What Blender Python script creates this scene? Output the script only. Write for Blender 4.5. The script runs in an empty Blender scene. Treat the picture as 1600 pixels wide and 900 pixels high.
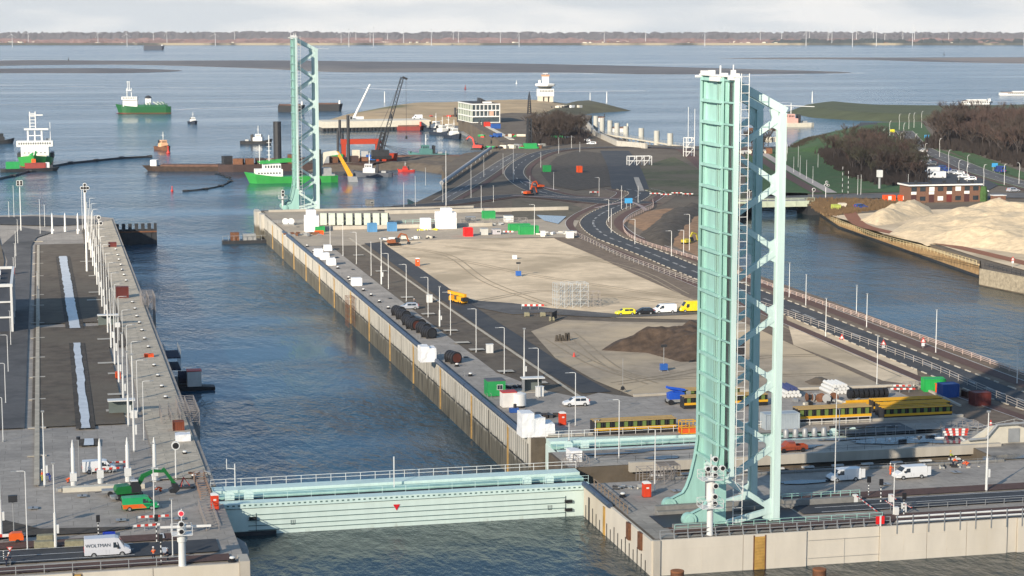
import bpy, math, random
from mathutils import Vector, Matrix, noise as mn
from mathutils.geometry import tessellate_polygon
R = random.Random(7)
sc = bpy.context.scene
COL = sc.collection
rad = math.radians

# ------------------------------------------------------------------ camera
FPX, HOR, VX, CAMH = 3100.0, 42.0, 62.0, 73.4
pitch = math.atan((450 - HOR) / FPX)
yaw = math.atan((800 - VX) / FPX * math.cos(pitch))
cd = bpy.data.cameras.new("Camera")
cam = bpy.data.objects.new("Camera", cd); COL.objects.link(cam)
cam.location = (0, 0, CAMH)
cam.rotation_euler = (math.pi / 2 - pitch, 0, -yaw)
cd.sensor_width = 36; cd.lens = 36 * FPX / 1600
cd.clip_start = 1; cd.clip_end = 60000
sc.camera = cam
CF = Vector((math.sin(yaw) * math.cos(pitch), math.cos(yaw) * math.cos(pitch), -math.sin(pitch)))
CR = Vector((math.cos(yaw), -math.sin(yaw), 0)); CU = CR.cross(CF)

# ------------------------------------------------------------------ sky and sun
SUN_EL, SHX, SHY = 21.0, 1.0, 1.02          # shadows run along (SHX, SHY)
w = bpy.data.worlds.new("World"); sc.world = w; w.use_nodes = True
nt = w.node_tree; nt.nodes.clear()
def WN(t, **k):
    n = nt.nodes.new(t)
    for a, b in k.items(): setattr(n, a, b)
    return n
out = WN('ShaderNodeOutputWorld'); bg = WN('ShaderNodeBackground'); sky = WN('ShaderNodeTexSky')
sky.sky_type = 'NISHITA'; sky.sun_disc = False; sky.sun_elevation = rad(SUN_EL)
sky.sun_rotation = math.atan2(-SHX, -SHY); sky.altitude = 0; sky.air_density = 1.0; sky.dust_density = 0.6; sky.ozone_density = 2.0
bg.inputs[1].default_value = 0.105
tc = WN('ShaderNodeTexCoord'); sep = WN('ShaderNodeSeparateXYZ'); nt.links.new(tc.outputs['Generated'], sep.inputs[0])
mp = WN('ShaderNodeMapping'); mp.inputs['Scale'].default_value = (1.6, 1.6, 9.0); nt.links.new(tc.outputs['Generated'], mp.inputs[0])
nz = WN('ShaderNodeTexNoise'); nz.inputs['Scale'].default_value = 3.2; nz.inputs['Detail'].default_value = 7; nz.inputs['Roughness'].default_value = .6
nt.links.new(mp.outputs[0], nz.inputs[0])
cr = WN('ShaderNodeValToRGB'); cr.color_ramp.elements[0].position = .44; cr.color_ramp.elements[1].position = .66
cr.color_ramp.elements[0].color = (0, 0, 0, 1); cr.color_ramp.elements[1].color = (1, 1, 1, 1)
nt.links.new(nz.outputs[0], cr.inputs[0])
# low bank of cloud up to about five degrees, broken cloud above it
mr = WN('ShaderNodeMapRange'); mr.inputs[1].default_value = .03; mr.inputs[2].default_value = .08; mr.inputs[3].default_value = 1; mr.inputs[4].default_value = 0
nt.links.new(sep.outputs[2], mr.inputs[0])
mx = WN('ShaderNodeMath', operation='MAXIMUM'); mu = WN('ShaderNodeMath', operation='MULTIPLY'); mu.inputs[1].default_value = .2
nt.links.new(cr.outputs[0], mu.inputs[0]); nt.links.new(mr.outputs[0], mx.inputs[0]); nt.links.new(mu.outputs[0], mx.inputs[1])
nz2 = WN('ShaderNodeTexNoise'); nz2.inputs['Scale'].default_value = 5.5; nz2.inputs['Detail'].default_value = 8; nt.links.new(mp.outputs[0], nz2.inputs[0])
cr2 = WN('ShaderNodeValToRGB'); cr2.color_ramp.elements[0].position = .42; cr2.color_ramp.elements[1].position = .58
cr2.color_ramp.elements[0].color = (4.7, 4.9, 4.95, 1); cr2.color_ramp.elements[1].color = (6.6, 6.4, 6.0, 1)
nt.links.new(nz2.outputs[0], cr2.inputs[0])
blu = WN('ShaderNodeMix', data_type='RGBA'); bmr = WN('ShaderNodeMapRange'); bmr.inputs[1].default_value = .9; bmr.inputs[2].default_value = .25; bmr.inputs[3].default_value = .15; bmr.inputs[4].default_value = .8
nt.links.new(sep.outputs[2], bmr.inputs[0]); nt.links.new(bmr.outputs[0], blu.inputs[0]); nt.links.new(sky.outputs[0], blu.inputs[6]); blu.inputs[7].default_value = (.95, 2.2, 3.9, 1)
mix = WN('ShaderNodeMix', data_type='RGBA'); nt.links.new(mx.outputs[0], mix.inputs[0]); nt.links.new(blu.outputs[2], mix.inputs[6]); nt.links.new(cr2.outputs[0], mix.inputs[7])
nt.links.new(mix.outputs[2], bg.inputs[0]); nt.links.new(bg.outputs[0], out.inputs[0])

sl = bpy.data.lights.new("Sun", 'SUN'); sl.energy = 5.0; sl.angle = rad(0.6); sl.color = (1.0, .88, .72)
so = bpy.data.objects.new("Sun", sl); COL.objects.link(so)
sdir = Vector((SHX, SHY, 0)).normalized() * math.cos(rad(SUN_EL)) + Vector((0, 0, -math.sin(rad(SUN_EL))))
so.rotation_euler = sdir.to_track_quat('-Z', 'Y').to_euler(); so.location = (-50, -50, 200)
sc.view_settings.view_transform = 'Standard'; sc.view_settings.look = 'None'
sc.view_settings.exposure = 0.58; sc.view_settings.gamma = 1.0
sc.cycles.max_bounces = 5; sc.cycles.diffuse_bounces = 2; sc.cycles.glossy_bounces = 2
sc.cycles.volume_bounces = 0; sc.cycles.use_denoising = True

# ------------------------------------------------------------------ helpers
QZ, SEA = 4.9, -4.7
def G(px, py, z=QZ):                     # a point of the plane z
    d = CF + CR * ((px - 800) / FPX) + CU * ((450 - py) / FPX)
    t = (z - CAMH) / d.z
    p = Vector((0, 0, CAMH)) + d * t
    return Vector((p.x, p.y, z))
def mpp(py, z=QZ): return (CAMH - z) / (py - HOR)      # metres per pixel where row py meets plane z
ORD = ['first','second','third','fourth','fifth','sixth','seventh','eighth','ninth','tenth','eleventh','twelfth','thirteenth','fourteenth','fifteenth','sixteenth','seventeenth','eighteenth','nineteenth','twentieth','twenty-first','twenty-second','twenty-third','twenty-fourth','twenty-fifth','twenty-sixth','twenty-seventh','twenty-eighth','twenty-ninth','thirtieth']

_m = {}
def M(name, col, rough=.8, metal=0, var=.12, scale=.6, bump=0, world=False, emit=0, streak=0, dark=None, dpos=(.55, .7), spec=.4, joint=0):
    if name in _m: return _m[name]
    m = bpy.data.materials.new(name); m.use_nodes = True; n = m.node_tree; b = n.nodes['Principled BSDF']; L = n.links.new
    b.inputs['Roughness'].default_value = rough; b.inputs['Metallic'].default_value = metal
    b.inputs['Specular IOR Level'].default_value = spec
    if world: src = n.nodes.new('ShaderNodeNewGeometry').outputs['Position']
    else: src = n.nodes.new('ShaderNodeTexCoord').outputs['Object']
    mpn = n.nodes.new('ShaderNodeMapping'); L(src, mpn.inputs[0])
    if streak: mpn.inputs['Scale'].default_value = (1, 1, 1 / streak)
    nz = n.nodes.new('ShaderNodeTexNoise'); nz.inputs['Scale'].default_value = scale; nz.inputs['Detail'].default_value = 8; nz.inputs['Roughness'].default_value = .62
    L(mpn.outputs[0], nz.inputs[0])
    r = n.nodes.new('ShaderNodeValToRGB'); r.color_ramp.elements[0].position = .3; r.color_ramp.elements[1].position = .7
    c0 = [max(0, c * (1 - var)) for c in col]; c1 = [min(1, c * (1 + var)) for c in col]
    r.color_ramp.elements[0].color = (*c0, 1); r.color_ramp.elements[1].color = (*c1, 1)
    L(nz.outputs[0], r.inputs[0]); o = r.outputs[0]
    if dark:
        n2 = n.nodes.new('ShaderNodeTexNoise'); n2.inputs['Scale'].default_value = scale * .13; n2.inputs['Detail'].default_value = 7; n2.inputs['Roughness'].default_value = .6
        L(mpn.outputs[0], n2.inputs[0])
        r2 = n.nodes.new('ShaderNodeValToRGB'); r2.color_ramp.elements[0].position = dpos[0]; r2.color_ramp.elements[1].position = dpos[1]
        r2.color_ramp.elements[0].color = (0, 0, 0, 1); r2.color_ramp.elements[1].color = (1, 1, 1, 1); L(n2.outputs[0], r2.inputs[0])
        mi = n.nodes.new('ShaderNodeMix'); mi.data_type = 'RGBA'; L(r2.outputs[0], mi.inputs[0]); L(o, mi.inputs[6]); mi.inputs[7].default_value = (*dark, 1); o = mi.outputs[2]
    if joint:
        bk = n.nodes.new('ShaderNodeTexBrick'); bk.inputs['Scale'].default_value = 1; bk.inputs['Brick Width'].default_value = joint; bk.inputs['Row Height'].default_value = joint * .5; bk.inputs['Mortar Size'].default_value = .05; bk.inputs['Mortar Smooth'].default_value = .3
        bk.inputs['Color1'].default_value = (1, 1, 1, 1); bk.inputs['Color2'].default_value = (.87, .87, .87, 1); bk.inputs['Mortar'].default_value = (.62, .62, .62, 1); L(mpn.outputs[0], bk.inputs[0])
        mj = n.nodes.new('ShaderNodeMix'); mj.data_type = 'RGBA'; mj.blend_type = 'MULTIPLY'; mj.inputs[0].default_value = 1; L(o, mj.inputs[6]); L(bk.outputs[0], mj.inputs[7]); o = mj.outputs[2]
    L(o, b.inputs['Base Color'])
    if bump:
        bp = n.nodes.new('ShaderNodeBump'); bp.inputs['Strength'].default_value = 1; bp.inputs['Distance'].default_value = bump; L(nz.outputs[0], bp.inputs['Height']); L(bp.outputs[0], b.inputs['Normal'])
    if emit:
        b.inputs['Emission Color'].default_value = (*col, 1); b.inputs['Emission Strength'].default_value = emit
    _m[name] = m; return m

class MB:
    def __init__(s): s.v = []; s.f = []; s.mi = []; s.c = 0
    def mat(s, i): s.c = i; return s
    def add(s, vs, fs):
        o = len(s.v); s.v += [tuple(p) for p in vs]; s.f += [tuple(i + o for i in f) for f in fs]; s.mi += [s.c] * len(fs); return s
    def box(s, c, d, rz=0, ry=0):
        x, y, z = [k / 2 for k in d]; m = Matrix.Rotation(rz, 3, 'Z') @ Matrix.Rotation(ry, 3, 'Y'); c = Vector(c)
        vs = [c + m @ Vector(p) for p in ((-x,-y,-z),(x,-y,-z),(x,y,-z),(-x,y,-z),(-x,-y,z),(x,-y,z),(x,y,z),(-x,y,z))]
        return s.add(vs, ((3,2,1,0),(4,5,6,7),(0,1,5,4),(1,2,6,5),(2,3,7,6),(3,0,4,7)))
    def b2(s, x0, x1, y0, y1, z0, z1): return s.box(((x0+x1)/2, (y0+y1)/2, (z0+z1)/2), (abs(x1-x0), abs(y1-y0), abs(z1-z0)))
    def bar(s, a, b, wd, h=None, up=(0, 0, 1)):
        a = Vector(a); b = Vector(b); h = h or wd; d = (b - a)
        if d.length < 1e-6: return s
        d.normalize(); u = Vector(up)
        if abs(d.dot(u)) > .99: u = Vector((0, 1, 0))
        sx = d.cross(u).normalized(); uz = sx.cross(d)
        vs = [p + sx * (i * wd / 2) + uz * (j * h / 2) for p in (a, b) for i, j in ((-1,-1),(1,-1),(1,1),(-1,1))]
        return s.add(vs, ((0,3,2,1)[::-1],(4,5,6,7)[::-1],(0,1,5,4)[::-1],(1,2,6,5)[::-1],(2,3,7,6)[::-1],(3,0,4,7)[::-1]))
    def tube(s, a, b, r0, r1=None, n=6, cap=True):
        a = Vector(a); b = Vector(b); r1 = r0 if r1 is None else r1; d = (b - a)
        if d.length < 1e-6: return s
        d.normalize(); u = Vector((0, 0, 1)) if abs(d.z) < .9 else Vector((1, 0, 0)); x = d.cross(u).normalized(); y = d.cross(x)
        vs = []
        for p, r in ((a, r0), (b, r1)):
            for i in range(n):
                t = 2 * math.pi * i / n; vs.append(p + x * (r * math.cos(t)) + y * (r * math.sin(t)))
        fs = [(i, (i+1) % n, n + (i+1) % n, n + i) for i in range(n)]
        if cap: fs += [tuple(range(n))[::-1], tuple(range(n, 2*n))]
        return s.add(vs, fs)
    def path(s, pts, r, n=6):
        for a, b in zip(pts, pts[1:]): s.tube(a, b, r, r, n)
        return s
    def prism(s, poly, z0, z1):
        n = len(poly); vs = [(p[0], p[1], z0) for p in poly] + [(p[0], p[1], z1) for p in poly]
        t = tessellate_polygon([[Vector((p[0], p[1], 0)) for p in poly]])
        ar = sum(poly[i][0]*poly[(i+1)%n][1] - poly[(i+1)%n][0]*poly[i][1] for i in range(n))
        fs = []
        for a, b, c in t:
            pa, pb, pc = poly[a], poly[b], poly[c]
            cr_ = (pb[0]-pa[0])*(pc[1]-pa[1]) - (pb[1]-pa[1])*(pc[0]-pa[0])
            if cr_ < 0: a, b = b, a
            fs += [(n+a, n+b, n+c), (c, b, a)]
        for i in range(n):
            j = (i+1) % n; fs.append((i, j, n+j, n+i) if ar > 0 else (j, i, n+i, n+j))
        return s.add(vs, fs)
    def flat(s, poly, z):
        t = tessellate_polygon([[Vector((p[0], p[1], 0)) for p in poly]]); fs = []
        for a, b, c in t:
            pa, pb, pc = poly[a], poly[b], poly[c]
            if (pb[0]-pa[0])*(pc[1]-pa[1]) - (pb[1]-pa[1])*(pc[0]-pa[0]) < 0: a, b = b, a
            fs.append((a, b, c))
        return s.add([(p[0], p[1], z) for p in poly], fs)
    def side(s, prof, y0, y1, plane='xz'):      # a profile in x,z pushed from y0 to y1
        n = len(prof); vs = [(p[0], y0, p[1]) for p in prof] + [(p[0], y1, p[1]) for p in prof]
        t = tessellate_polygon([[Vector((p[0], p[1], 0)) for p in prof]])
        fs = [f for a, b, c in t for f in ((a, b, c), (n+c, n+b, n+a))]
        fs += [(i, n+i, n+(i+1) % n, (i+1) % n) for i in range(n)]
        if plane == 'yz': vs = [(v[1], v[0], v[2]) for v in vs]
        return s.add(vs, fs)
    def loft(s, rings):
        n = len(rings[0]); vs = [p for r in rings for p in r]; fs = []
        for k in range(len(rings) - 1):
            for i in range(n):
                j = (i+1) % n; fs.append((k*n+i, k*n+j, (k+1)*n+j, (k+1)*n+i))
        fs += [tuple(range(n))[::-1], tuple(range((len(rings)-1)*n, len(rings)*n))]
        return s.add(vs, fs)
    def lathe(s, prof, n=12, c=(0, 0)):
        vs = [(c[0] + r*math.cos(2*math.pi*i/n), c[1] + r*math.sin(2*math.pi*i/n), z) for r, z in prof for i in range(n)]
        fs = [(k*n+i, k*n+(i+1) % n, (k+1)*n+(i+1) % n, (k+1)*n+i) for k in range(len(prof)-1) for i in range(n)]
        fs += [tuple(range(n))[::-1], tuple(range((len(prof)-1)*n, len(prof)*n))]
        return s.add(vs, fs)
    def xf(s, m, i0=0):
        for i in range(i0, len(s.v)): s.v[i] = tuple(m @ Vector(s.v[i]))
        return s
    def build(s, name, mats, parent=None, smooth=False, loc=None, rz=0):
        me = bpy.data.meshes.new(name); me.from_pydata(s.v, [], s.f)
        if not isinstance(mats, (list, tuple)): mats = [mats]
        for m in mats: me.materials.append(m)
        if len(mats) > 1: me.polygons.foreach_set('material_index', s.mi)
        if smooth:
            me.polygons.foreach_set('use_smooth', [True] * len(me.polygons))
            try: me.set_sharp_from_angle(angle=rad(40))
            except Exception: pass
        me.update()
        o = bpy.data.objects.new(name, me); COL.objects.link(o)
        if parent: o.parent = parent
        if loc is not None: o.location = loc
        if rz: o.rotation_euler.z = rz
        return o

def tag(o, label=None, cat=None, group=None, kind=None):
    if label: o['label'] = label
    if cat: o['category'] = cat
    if group: o['group'] = group
    if kind: o['kind'] = kind
    return o
def thing(name, label, cat, loc=(0, 0, 0), rz=0, group=None):
    o = bpy.data.objects.new(name, None); COL.objects.link(o); o.location = loc; o.rotation_euler = (0, 0, rz); o.empty_display_size = .1
    return tag(o, label, cat, group)
def copy_tree(o, loc=None, rz=None, label=None, scale=None):
    def rec(x, par):
        c = x.copy(); COL.objects.link(c); c.parent = par
        for ch in x.children: rec(ch, c)
        return c
    c = rec(o, None)
    if loc is not None: c.location = loc
    if rz is not None: c.rotation_euler.z = rz
    if label: c['label'] = label
    if scale: c.scale = (scale,) * 3 if not isinstance(scale, tuple) else scale
    return c
def link_copy(o, par, loc=None, rz=None):
    c = o.copy(); COL.objects.link(c); c.parent = par
    if loc is not None: c.location = loc
    if rz is not None: c.rotation_euler.z = rz
    return c
def struct(o): o['kind'] = 'structure'; return o
def W(pts, z=QZ): return [tuple(G(x, y, z)[:2]) for x, y in pts]
_k = [0]
def kz(z): _k[0] += 1; return z + .0013 * _k[0]
def sheet(name, pts, z, mat, world=False):
    z = kz(z)
    return struct(MB().flat(pts if world else W(pts, QZ), z).build(name, mat))
def catmull(P, step=4.0):
    P = [Vector(p) for p in P]; out = []
    for i in range(len(P) - 1):
        p0 = P[i-1] if i else P[0]*2 - P[1]; p1 = P[i]; p2 = P[i+1]; p3 = P[i+2] if i+2 < len(P) else P[-1]*2 - P[-2]
        n = max(2, int((p2-p1).length / step))
        for k in range(n):
            t = k / n
            out.append(.5 * ((2*p1) + (p2-p0)*t + (2*p0-5*p1+4*p2-p3)*t*t + (3*p1-p0-3*p2+p3)*t**3))
    out.append(P[-1]); return out
def offs(P, o):
    res = []
    for i, p in enumerate(P):
        d = (P[min(i+1, len(P)-1)] - P[max(i-1, 0)]); d = Vector((d.x, d.y, 0)).normalized(); n = Vector((-d.y, d.x, 0)); res.append(p + n * o)
    return res
def ribbon_mb(mb, P, a, b, z, dash=None):
    A = offs(P, a); B = offs(P, b); s = 0
    for i in range(len(P) - 1):
        l = (P[i+1] - P[i]).length
        if dash is None or (s % (dash[0] + dash[1])) < dash[0]:
            mb.add([(A[i].x, A[i].y, z), (B[i].x, B[i].y, z), (B[i+1].x, B[i+1].y, z), (A[i+1].x, A[i+1].y, z)], [(0,1,2,3) if a > b else (3,2,1,0)])
        s += l
    return mb
def ribbon(name, P, a, b, z, mat, dash=None): return struct(ribbon_mb(MB(), P, a, b, kz(z), dash).build(name, mat))
def pw(pts, z=QZ): return [G(x, y, z) for x, y in pts]
def inside(p, poly):
    c = False; n = len(poly)
    for i in range(n):
        a, b = poly[i], poly[(i+1) % n]
        if (a[1] > p[1]) != (b[1] > p[1]) and p[0] < (b[0]-a[0])*(p[1]-a[1])/(b[1]-a[1]) + a[0]: c = not c
    return c
def edist(p, poly):
    best = 1e9; n = len(poly)
    for i in range(n):
        ax, ay = poly[i][:2]; bx, by = poly[(i+1) % n][:2]; dx, dy = bx-ax, by-ay
        t = max(0, min(1, ((p[0]-ax)*dx + (p[1]-ay)*dy) / (dx*dx + dy*dy + 1e-9)))
        best = min(best, math.hypot(p[0]-ax-t*dx, p[1]-ay-t*dy))
    return best
def mound(name, poly, z0, h, mat, nx=40, fall=8, rough=.5, ns=.1, power=1.0, seed=0):
    xs = [p[0] for p in poly]; ys = [p[1] for p in poly]; x0, x1, y0, y1 = min(xs), max(xs), min(ys), max(ys)
    st = max(x1-x0, y1-y0) / nx; ax = int((x1-x0)/st)+2; ay = int((y1-y0)/st)+2
    mb = MB(); vs = []; ok = {}
    for j in range(ay):
        for i in range(ax):
            x, y = x0 + i*st, y0 + j*st; d = edist((x, y), poly)
            ins = inside((x, y), poly)
            jx = mn.noise(Vector((x*ns, y*ns, seed))) ; k = min(1, d / fall) ** power if ins else 0
            hz = h * k * (1 + rough * jx) + (rough * .4 * h * k * mn.noise(Vector((x*ns*4, y*ns*4, seed+5))))
            if ins: z = z0 + .05 + max(0, hz)
            else: z = z0 - .5 * min(1, d / st)
            ok[(i, j)] = ins or d < st * 1.5
            vs.append((x, y, z))
    fs = [(j*ax+i, j*ax+i+1, (j+1)*ax+i+1, (j+1)*ax+i) for j in range(ay-1) for i in range(ax-1) if ok[(i, j)] and ok[(i+1, j)] and ok[(i, j+1)] and ok[(i+1, j+1)]]
    mb.add(vs, fs); return struct(mb.build(name, mat, smooth=True))
def rnd(a, b): return R.uniform(a, b)
# ------------------------------------------------------------------ materials
paving = M('grey_paving', (.40, .36, .31), .85, scale=.9, joint=5, var=.18, world=True, dark=(.27, .245, .215), dpos=(.45, .75), bump=.02)
paving_l = M('pale_paving', (.44, .40, .34), .85, joint=7, scale=.7, var=.15, world=True, dark=(.17, .16, .15), dpos=(.5, .72))
concrete = M('cast_concrete', (.48, .44, .37), .85, scale=.5, var=.10, world=True, streak=4, dark=(.34, .31, .25), dpos=(.52, .72))
concrete_d = M('grey_concrete', (.24, .235, .22), .85, scale=.8, var=.18, world=True)
asphalt = M('asphalt', (.055, .058, .063), .85, scale=.7, var=.18, world=True, dark=(.085, .083, .08), dpos=(.5, .7))
asphalt_o = M('old_asphalt', (.125, .12, .115), .85, scale=.5, var=.2, world=True, dark=(.065, .063, .06), dpos=(.48, .7))
clinker = M('brown_clinker', (.115, .066, .052), .85, scale=1.5, var=.2, world=True)
soil = M('brown_soil', (.125, .10, .074), .95, scale=.35, var=.35, world=True, bump=.12, dark=(.15, .125, .092), dpos=(.45, .65))
soil_d = M('dark_soil', (.078, .066, .053), .95, scale=.4, var=.4, world=True, bump=.2)
sand = M('pale_sand', (.66, .53, .365), .95, scale=.25, var=.18, world=True, bump=.06, dark=(.42, .335, .225), dpos=(.46, .62))
sand_g = M('trodden_sand', (.38, .31, .225), .95, scale=.2, var=.25, world=True, bump=.08, dark=(.55, .435, .285), dpos=(.47, .62))
sand_y = M('heaped_sand', (.64, .51, .335), .95, scale=.5, var=.22, world=True, bump=.25)
grass = M('winter_grass', (.05, .105, .032), .95, scale=.5, var=.3, world=True, bump=.05, dark=(.085, .10, .045), dpos=(.5, .7))
revet = M('stone_revetment', (.055, .052, .047), .9, scale=.8, var=.5, world=True, bump=.3)
mud = M('tidal_mud', (.135, .115, .10), .6, scale=.012, var=.35, world=True, dark=(.22, .185, .15), dpos=(.5, .6))
white_mark = M('road_paint', (.62, .62, .60), .7, var=.15, scale=3, world=True)
mint = M('mint_paint', (.36, .61, .54), .45, scale=2.0, var=.09, streak=6, dark=(.27, .47, .42), dpos=(.5, .62))
mint_w = M('pale_mint_paint', (.62, .78, .73), .45, scale=2.0, var=.06, streak=6, dark=(.52, .68, .64), dpos=(.52, .64))
steel_w = M('white_paint', (.74, .74, .71), .5, var=.05)
steel_g = M('galvanised_steel', (.36, .37, .37), .5, .3, var=.12)
steel_d = M('dark_steel', (.04, .042, .046), .5, .2, var=.2)
black = M('black_rubber', (.018, .018, .02), .6, var=.2)
tarp = M('white_tarpaulin', (.86, .86, .85), .5, scale=1.2, var=.05, bump=.12)
redp = M('red_paint', (.55, .045, .03), .5, var=.1); orange = M('orange_paint', (.75, .11, .02), .5, var=.08)
yellow = M('yellow_paint', (.72, .38, .02), .5, var=.1); yellow_l = M('lemon_paint', (.75, .68, .04), .4, var=.05)
greenp = M('green_paint', (.03, .32, .09), .45, var=.1); green_hull = M('green_hull_paint', (.04, .31, .065), .45, scale=.2, var=.12)
bluep = M('blue_paint', (.03, .12, .42), .45, var=.12); blue_l = M('light_blue_paint', (.10, .27, .48), .5, var=.12)
maroon = M('maroon_paint', (.14, .03, .025), .55, var=.15); rust = M('rusty_steel', (.16, .07, .035), .8, var=.35, scale=1.5)
glass = M('window_glass', (.03, .04, .05), .1, var=.2, spec=.6); rubber_p = M('blue_grey_rubber', (.06, .085, .13), .45, var=.15)
olive = M('olive_green_paint', (.14, .20, .05), .6, var=.15); cream = M('cream_paint', (.62, .58, .48), .6, var=.1)
skin = M('skin', (.5, .3, .22), .6, var=.05); hivis = M('orange_workwear', (.85, .13, .03), .7, var=.1); navy = M('navy_cloth', (.02, .025, .05), .8)
lampred = M('red_lamp', (.9, .02, .03), .4, emit=1.5)
wood = M('bark', (.05, .042, .04), .9, var=.3, scale=2); twig = M('twigs', (.060, .046, .038), .95, var=.35, scale=.6)
brick = M('brown_brick', (.17, .09, .06), .9, var=.25, scale=2)

def wall_material(name, zedge, top, low, tv=.16):
    m = bpy.data.materials.new(name); m.use_nodes = True; n = m.node_tree; L = n.links.new; b = n.nodes['Principled BSDF']; b.inputs['Roughness'].default_value = .8
    g = n.nodes.new('ShaderNodeNewGeometry'); s = n.nodes.new('ShaderNodeSeparateXYZ'); L(g.outputs['Position'], s.inputs[0])
    mp_ = n.nodes.new('ShaderNodeMapping'); mp_.inputs['Scale'].default_value = (1, .9, .12); L(g.outputs['Position'], mp_.inputs[0])
    a = n.nodes.new('ShaderNodeTexNoise'); a.inputs['Scale'].default_value = .55; a.inputs['Detail'].default_value = 9; a.inputs['Roughness'].default_value = .7; L(mp_.outputs[0], a.inputs[0])
    ad = n.nodes.new('ShaderNodeMath'); ad.operation = 'MULTIPLY_ADD'; ad.inputs[1].default_value = 5.0; L(a.outputs[0], ad.inputs[0]); L(s.outputs[2], ad.inputs[2])
    r = n.nodes.new('ShaderNodeMapRange'); r.inputs[1].default_value = zedge + 2.5 - .5; r.inputs[2].default_value = zedge + 2.5 + .7; L(ad.outputs[0], r.inputs[0])
    def col(c, v, sc_):
        q = n.nodes.new('ShaderNodeTexNoise'); q.inputs['Scale'].default_value = sc_; q.inputs['Detail'].default_value = 8; L(mp_.outputs[0], q.inputs[0])
        k = n.nodes.new('ShaderNodeValToRGB'); k.color_ramp.elements[0].position = .35; k.color_ramp.elements[1].position = .65
        k.color_ramp.elements[0].color = (*[x*(1-v) for x in c], 1); k.color_ramp.elements[1].color = (*[x*(1+v) for x in c], 1); L(q.outputs[0], k.inputs[0]); return k.outputs[0]
    mi = n.nodes.new('ShaderNodeMix'); mi.data_type = 'RGBA'; L(r.outputs[0], mi.inputs[0]); L(col(low, .45, 1.2), mi.inputs[6]); L(col(top, tv, .8), mi.inputs[7])
    L(mi.outputs[2], b.inputs['Base Color']); return m
wall_mat = wall_material('tide_marked_concrete', -.2, (.54, .51, .44), (.115, .105, .08))

def water_material(name, deep, rough, streaks, bd=1.0):
    m = bpy.data.materials.new(name); m.use_nodes = True; n = m.node_tree; L = n.links.new; b = n.nodes['Principled BSDF']
    b.inputs['IOR'].default_value = 1.33; b.inputs['Roughness'].default_value = rough
    g = n.nodes.new('ShaderNodeNewGeometry'); pos = g.outputs['Position']
    def nz_(scale, det, sx=1, sy=1, ro=.5, rot=0):
        mpp_ = n.nodes.new('ShaderNodeMapping'); mpp_.inputs['Scale'].default_value = (sx, sy, 1); mpp_.inputs['Rotation'].default_value = (0, 0, rot); L(pos, mpp_.inputs[0])
        q = n.nodes.new('ShaderNodeTexNoise'); q.inputs['Scale'].default_value = scale; q.inputs['Detail'].default_value = det; q.inputs['Roughness'].default_value = ro; L(mpp_.outputs[0], q.inputs[0]); return q.outputs[0]
    wv = nz_(.55, 5, 1, .45, .6, .35); sw = nz_(.13, 4, 1, .5, .6, .25)
    patch = nz_(.006, 6, .3, 1, .62, .12); fine = nz_(.03, 6, .35, 1, .6, -.15)
    am = n.nodes.new('ShaderNodeMath'); am.operation = 'ADD'; L(wv, am.inputs[0])
    s2 = n.nodes.new('ShaderNodeMath'); s2.operation = 'MULTIPLY'; s2.inputs[1].default_value = 2.2; L(sw, s2.inputs[0]); L(s2.outputs[0], am.inputs[1])
    pr = n.nodes.new('ShaderNodeMapRange'); pr.inputs[1].default_value = .38; pr.inputs[2].default_value = .62; pr.inputs[3].default_value = 1 - streaks; pr.inputs[4].default_value = 1; L(patch, pr.inputs[0])
    fr = n.nodes.new('ShaderNodeMapRange'); fr.inputs[1].default_value = .36; fr.inputs[2].default_value = .56; fr.inputs[3].default_value = 1 - streaks * .6; fr.inputs[4].default_value = 1; L(fine, fr.inputs[0])
    band = nz_(.010, 5, .07, 1, .6, .234); br_ = n.nodes.new('ShaderNodeMapRange'); br_.inputs[1].default_value = .38; br_.inputs[2].default_value = .52; br_.inputs[3].default_value = 1 - streaks; br_.inputs[4].default_value = 1; L(band, br_.inputs[0])
    m0 = n.nodes.new('ShaderNodeMath'); m0.operation = 'MULTIPLY'; L(pr.outputs[0], m0.inputs[0]); L(br_.outputs[0], m0.inputs[1])
    mm = n.nodes.new('ShaderNodeMath'); mm.operation = 'MULTIPLY'; L(m0.outputs[0], mm.inputs[0]); L(fr.outputs[0], mm.inputs[1])
    bp = n.nodes.new('ShaderNodeBump'); bp.inputs['Distance'].default_value = bd; L(mm.outputs[0], bp.inputs['Strength']); L(am.outputs[0], bp.inputs['Height']); L(bp.outputs[0], b.inputs['Normal'])
    k = n.nodes.new('ShaderNodeValToRGB'); k.color_ramp.elements[0].position = .35; k.color_ramp.elements[1].position = .65
    k.color_ramp.elements[0].color = (*[x * .75 for x in deep], 1); k.color_ramp.elements[1].color = (*[x * 1.25 for x in deep], 1); L(patch, k.inputs[0]); L(k.outputs[0], b.inputs['Base Color'])
    return m
sea_mat = water_material('sea_water', (.016, .068, .115), .12, .85, 1.9)
canal_mat = water_material('canal_water', (.010, .028, .036), .08, .5, .5)

# ------------------------------------------------------------------ water
struct(MB().flat([(-9000, -400), (15000, -400), (15000, 16000), (-9000, 16000)], SEA).build('sea', sea_mat))
struct(MB().prism([(-500, -390), (900, -390), (900, 287.5), (-500, 287.5)], -3, 0).build('canal_water', canal_mat))
struct(MB().prism([(152, 287.6), (900, 287.6), (900, 840), (152, 840)], -3, 0).build('canal_water', canal_mat))

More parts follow.
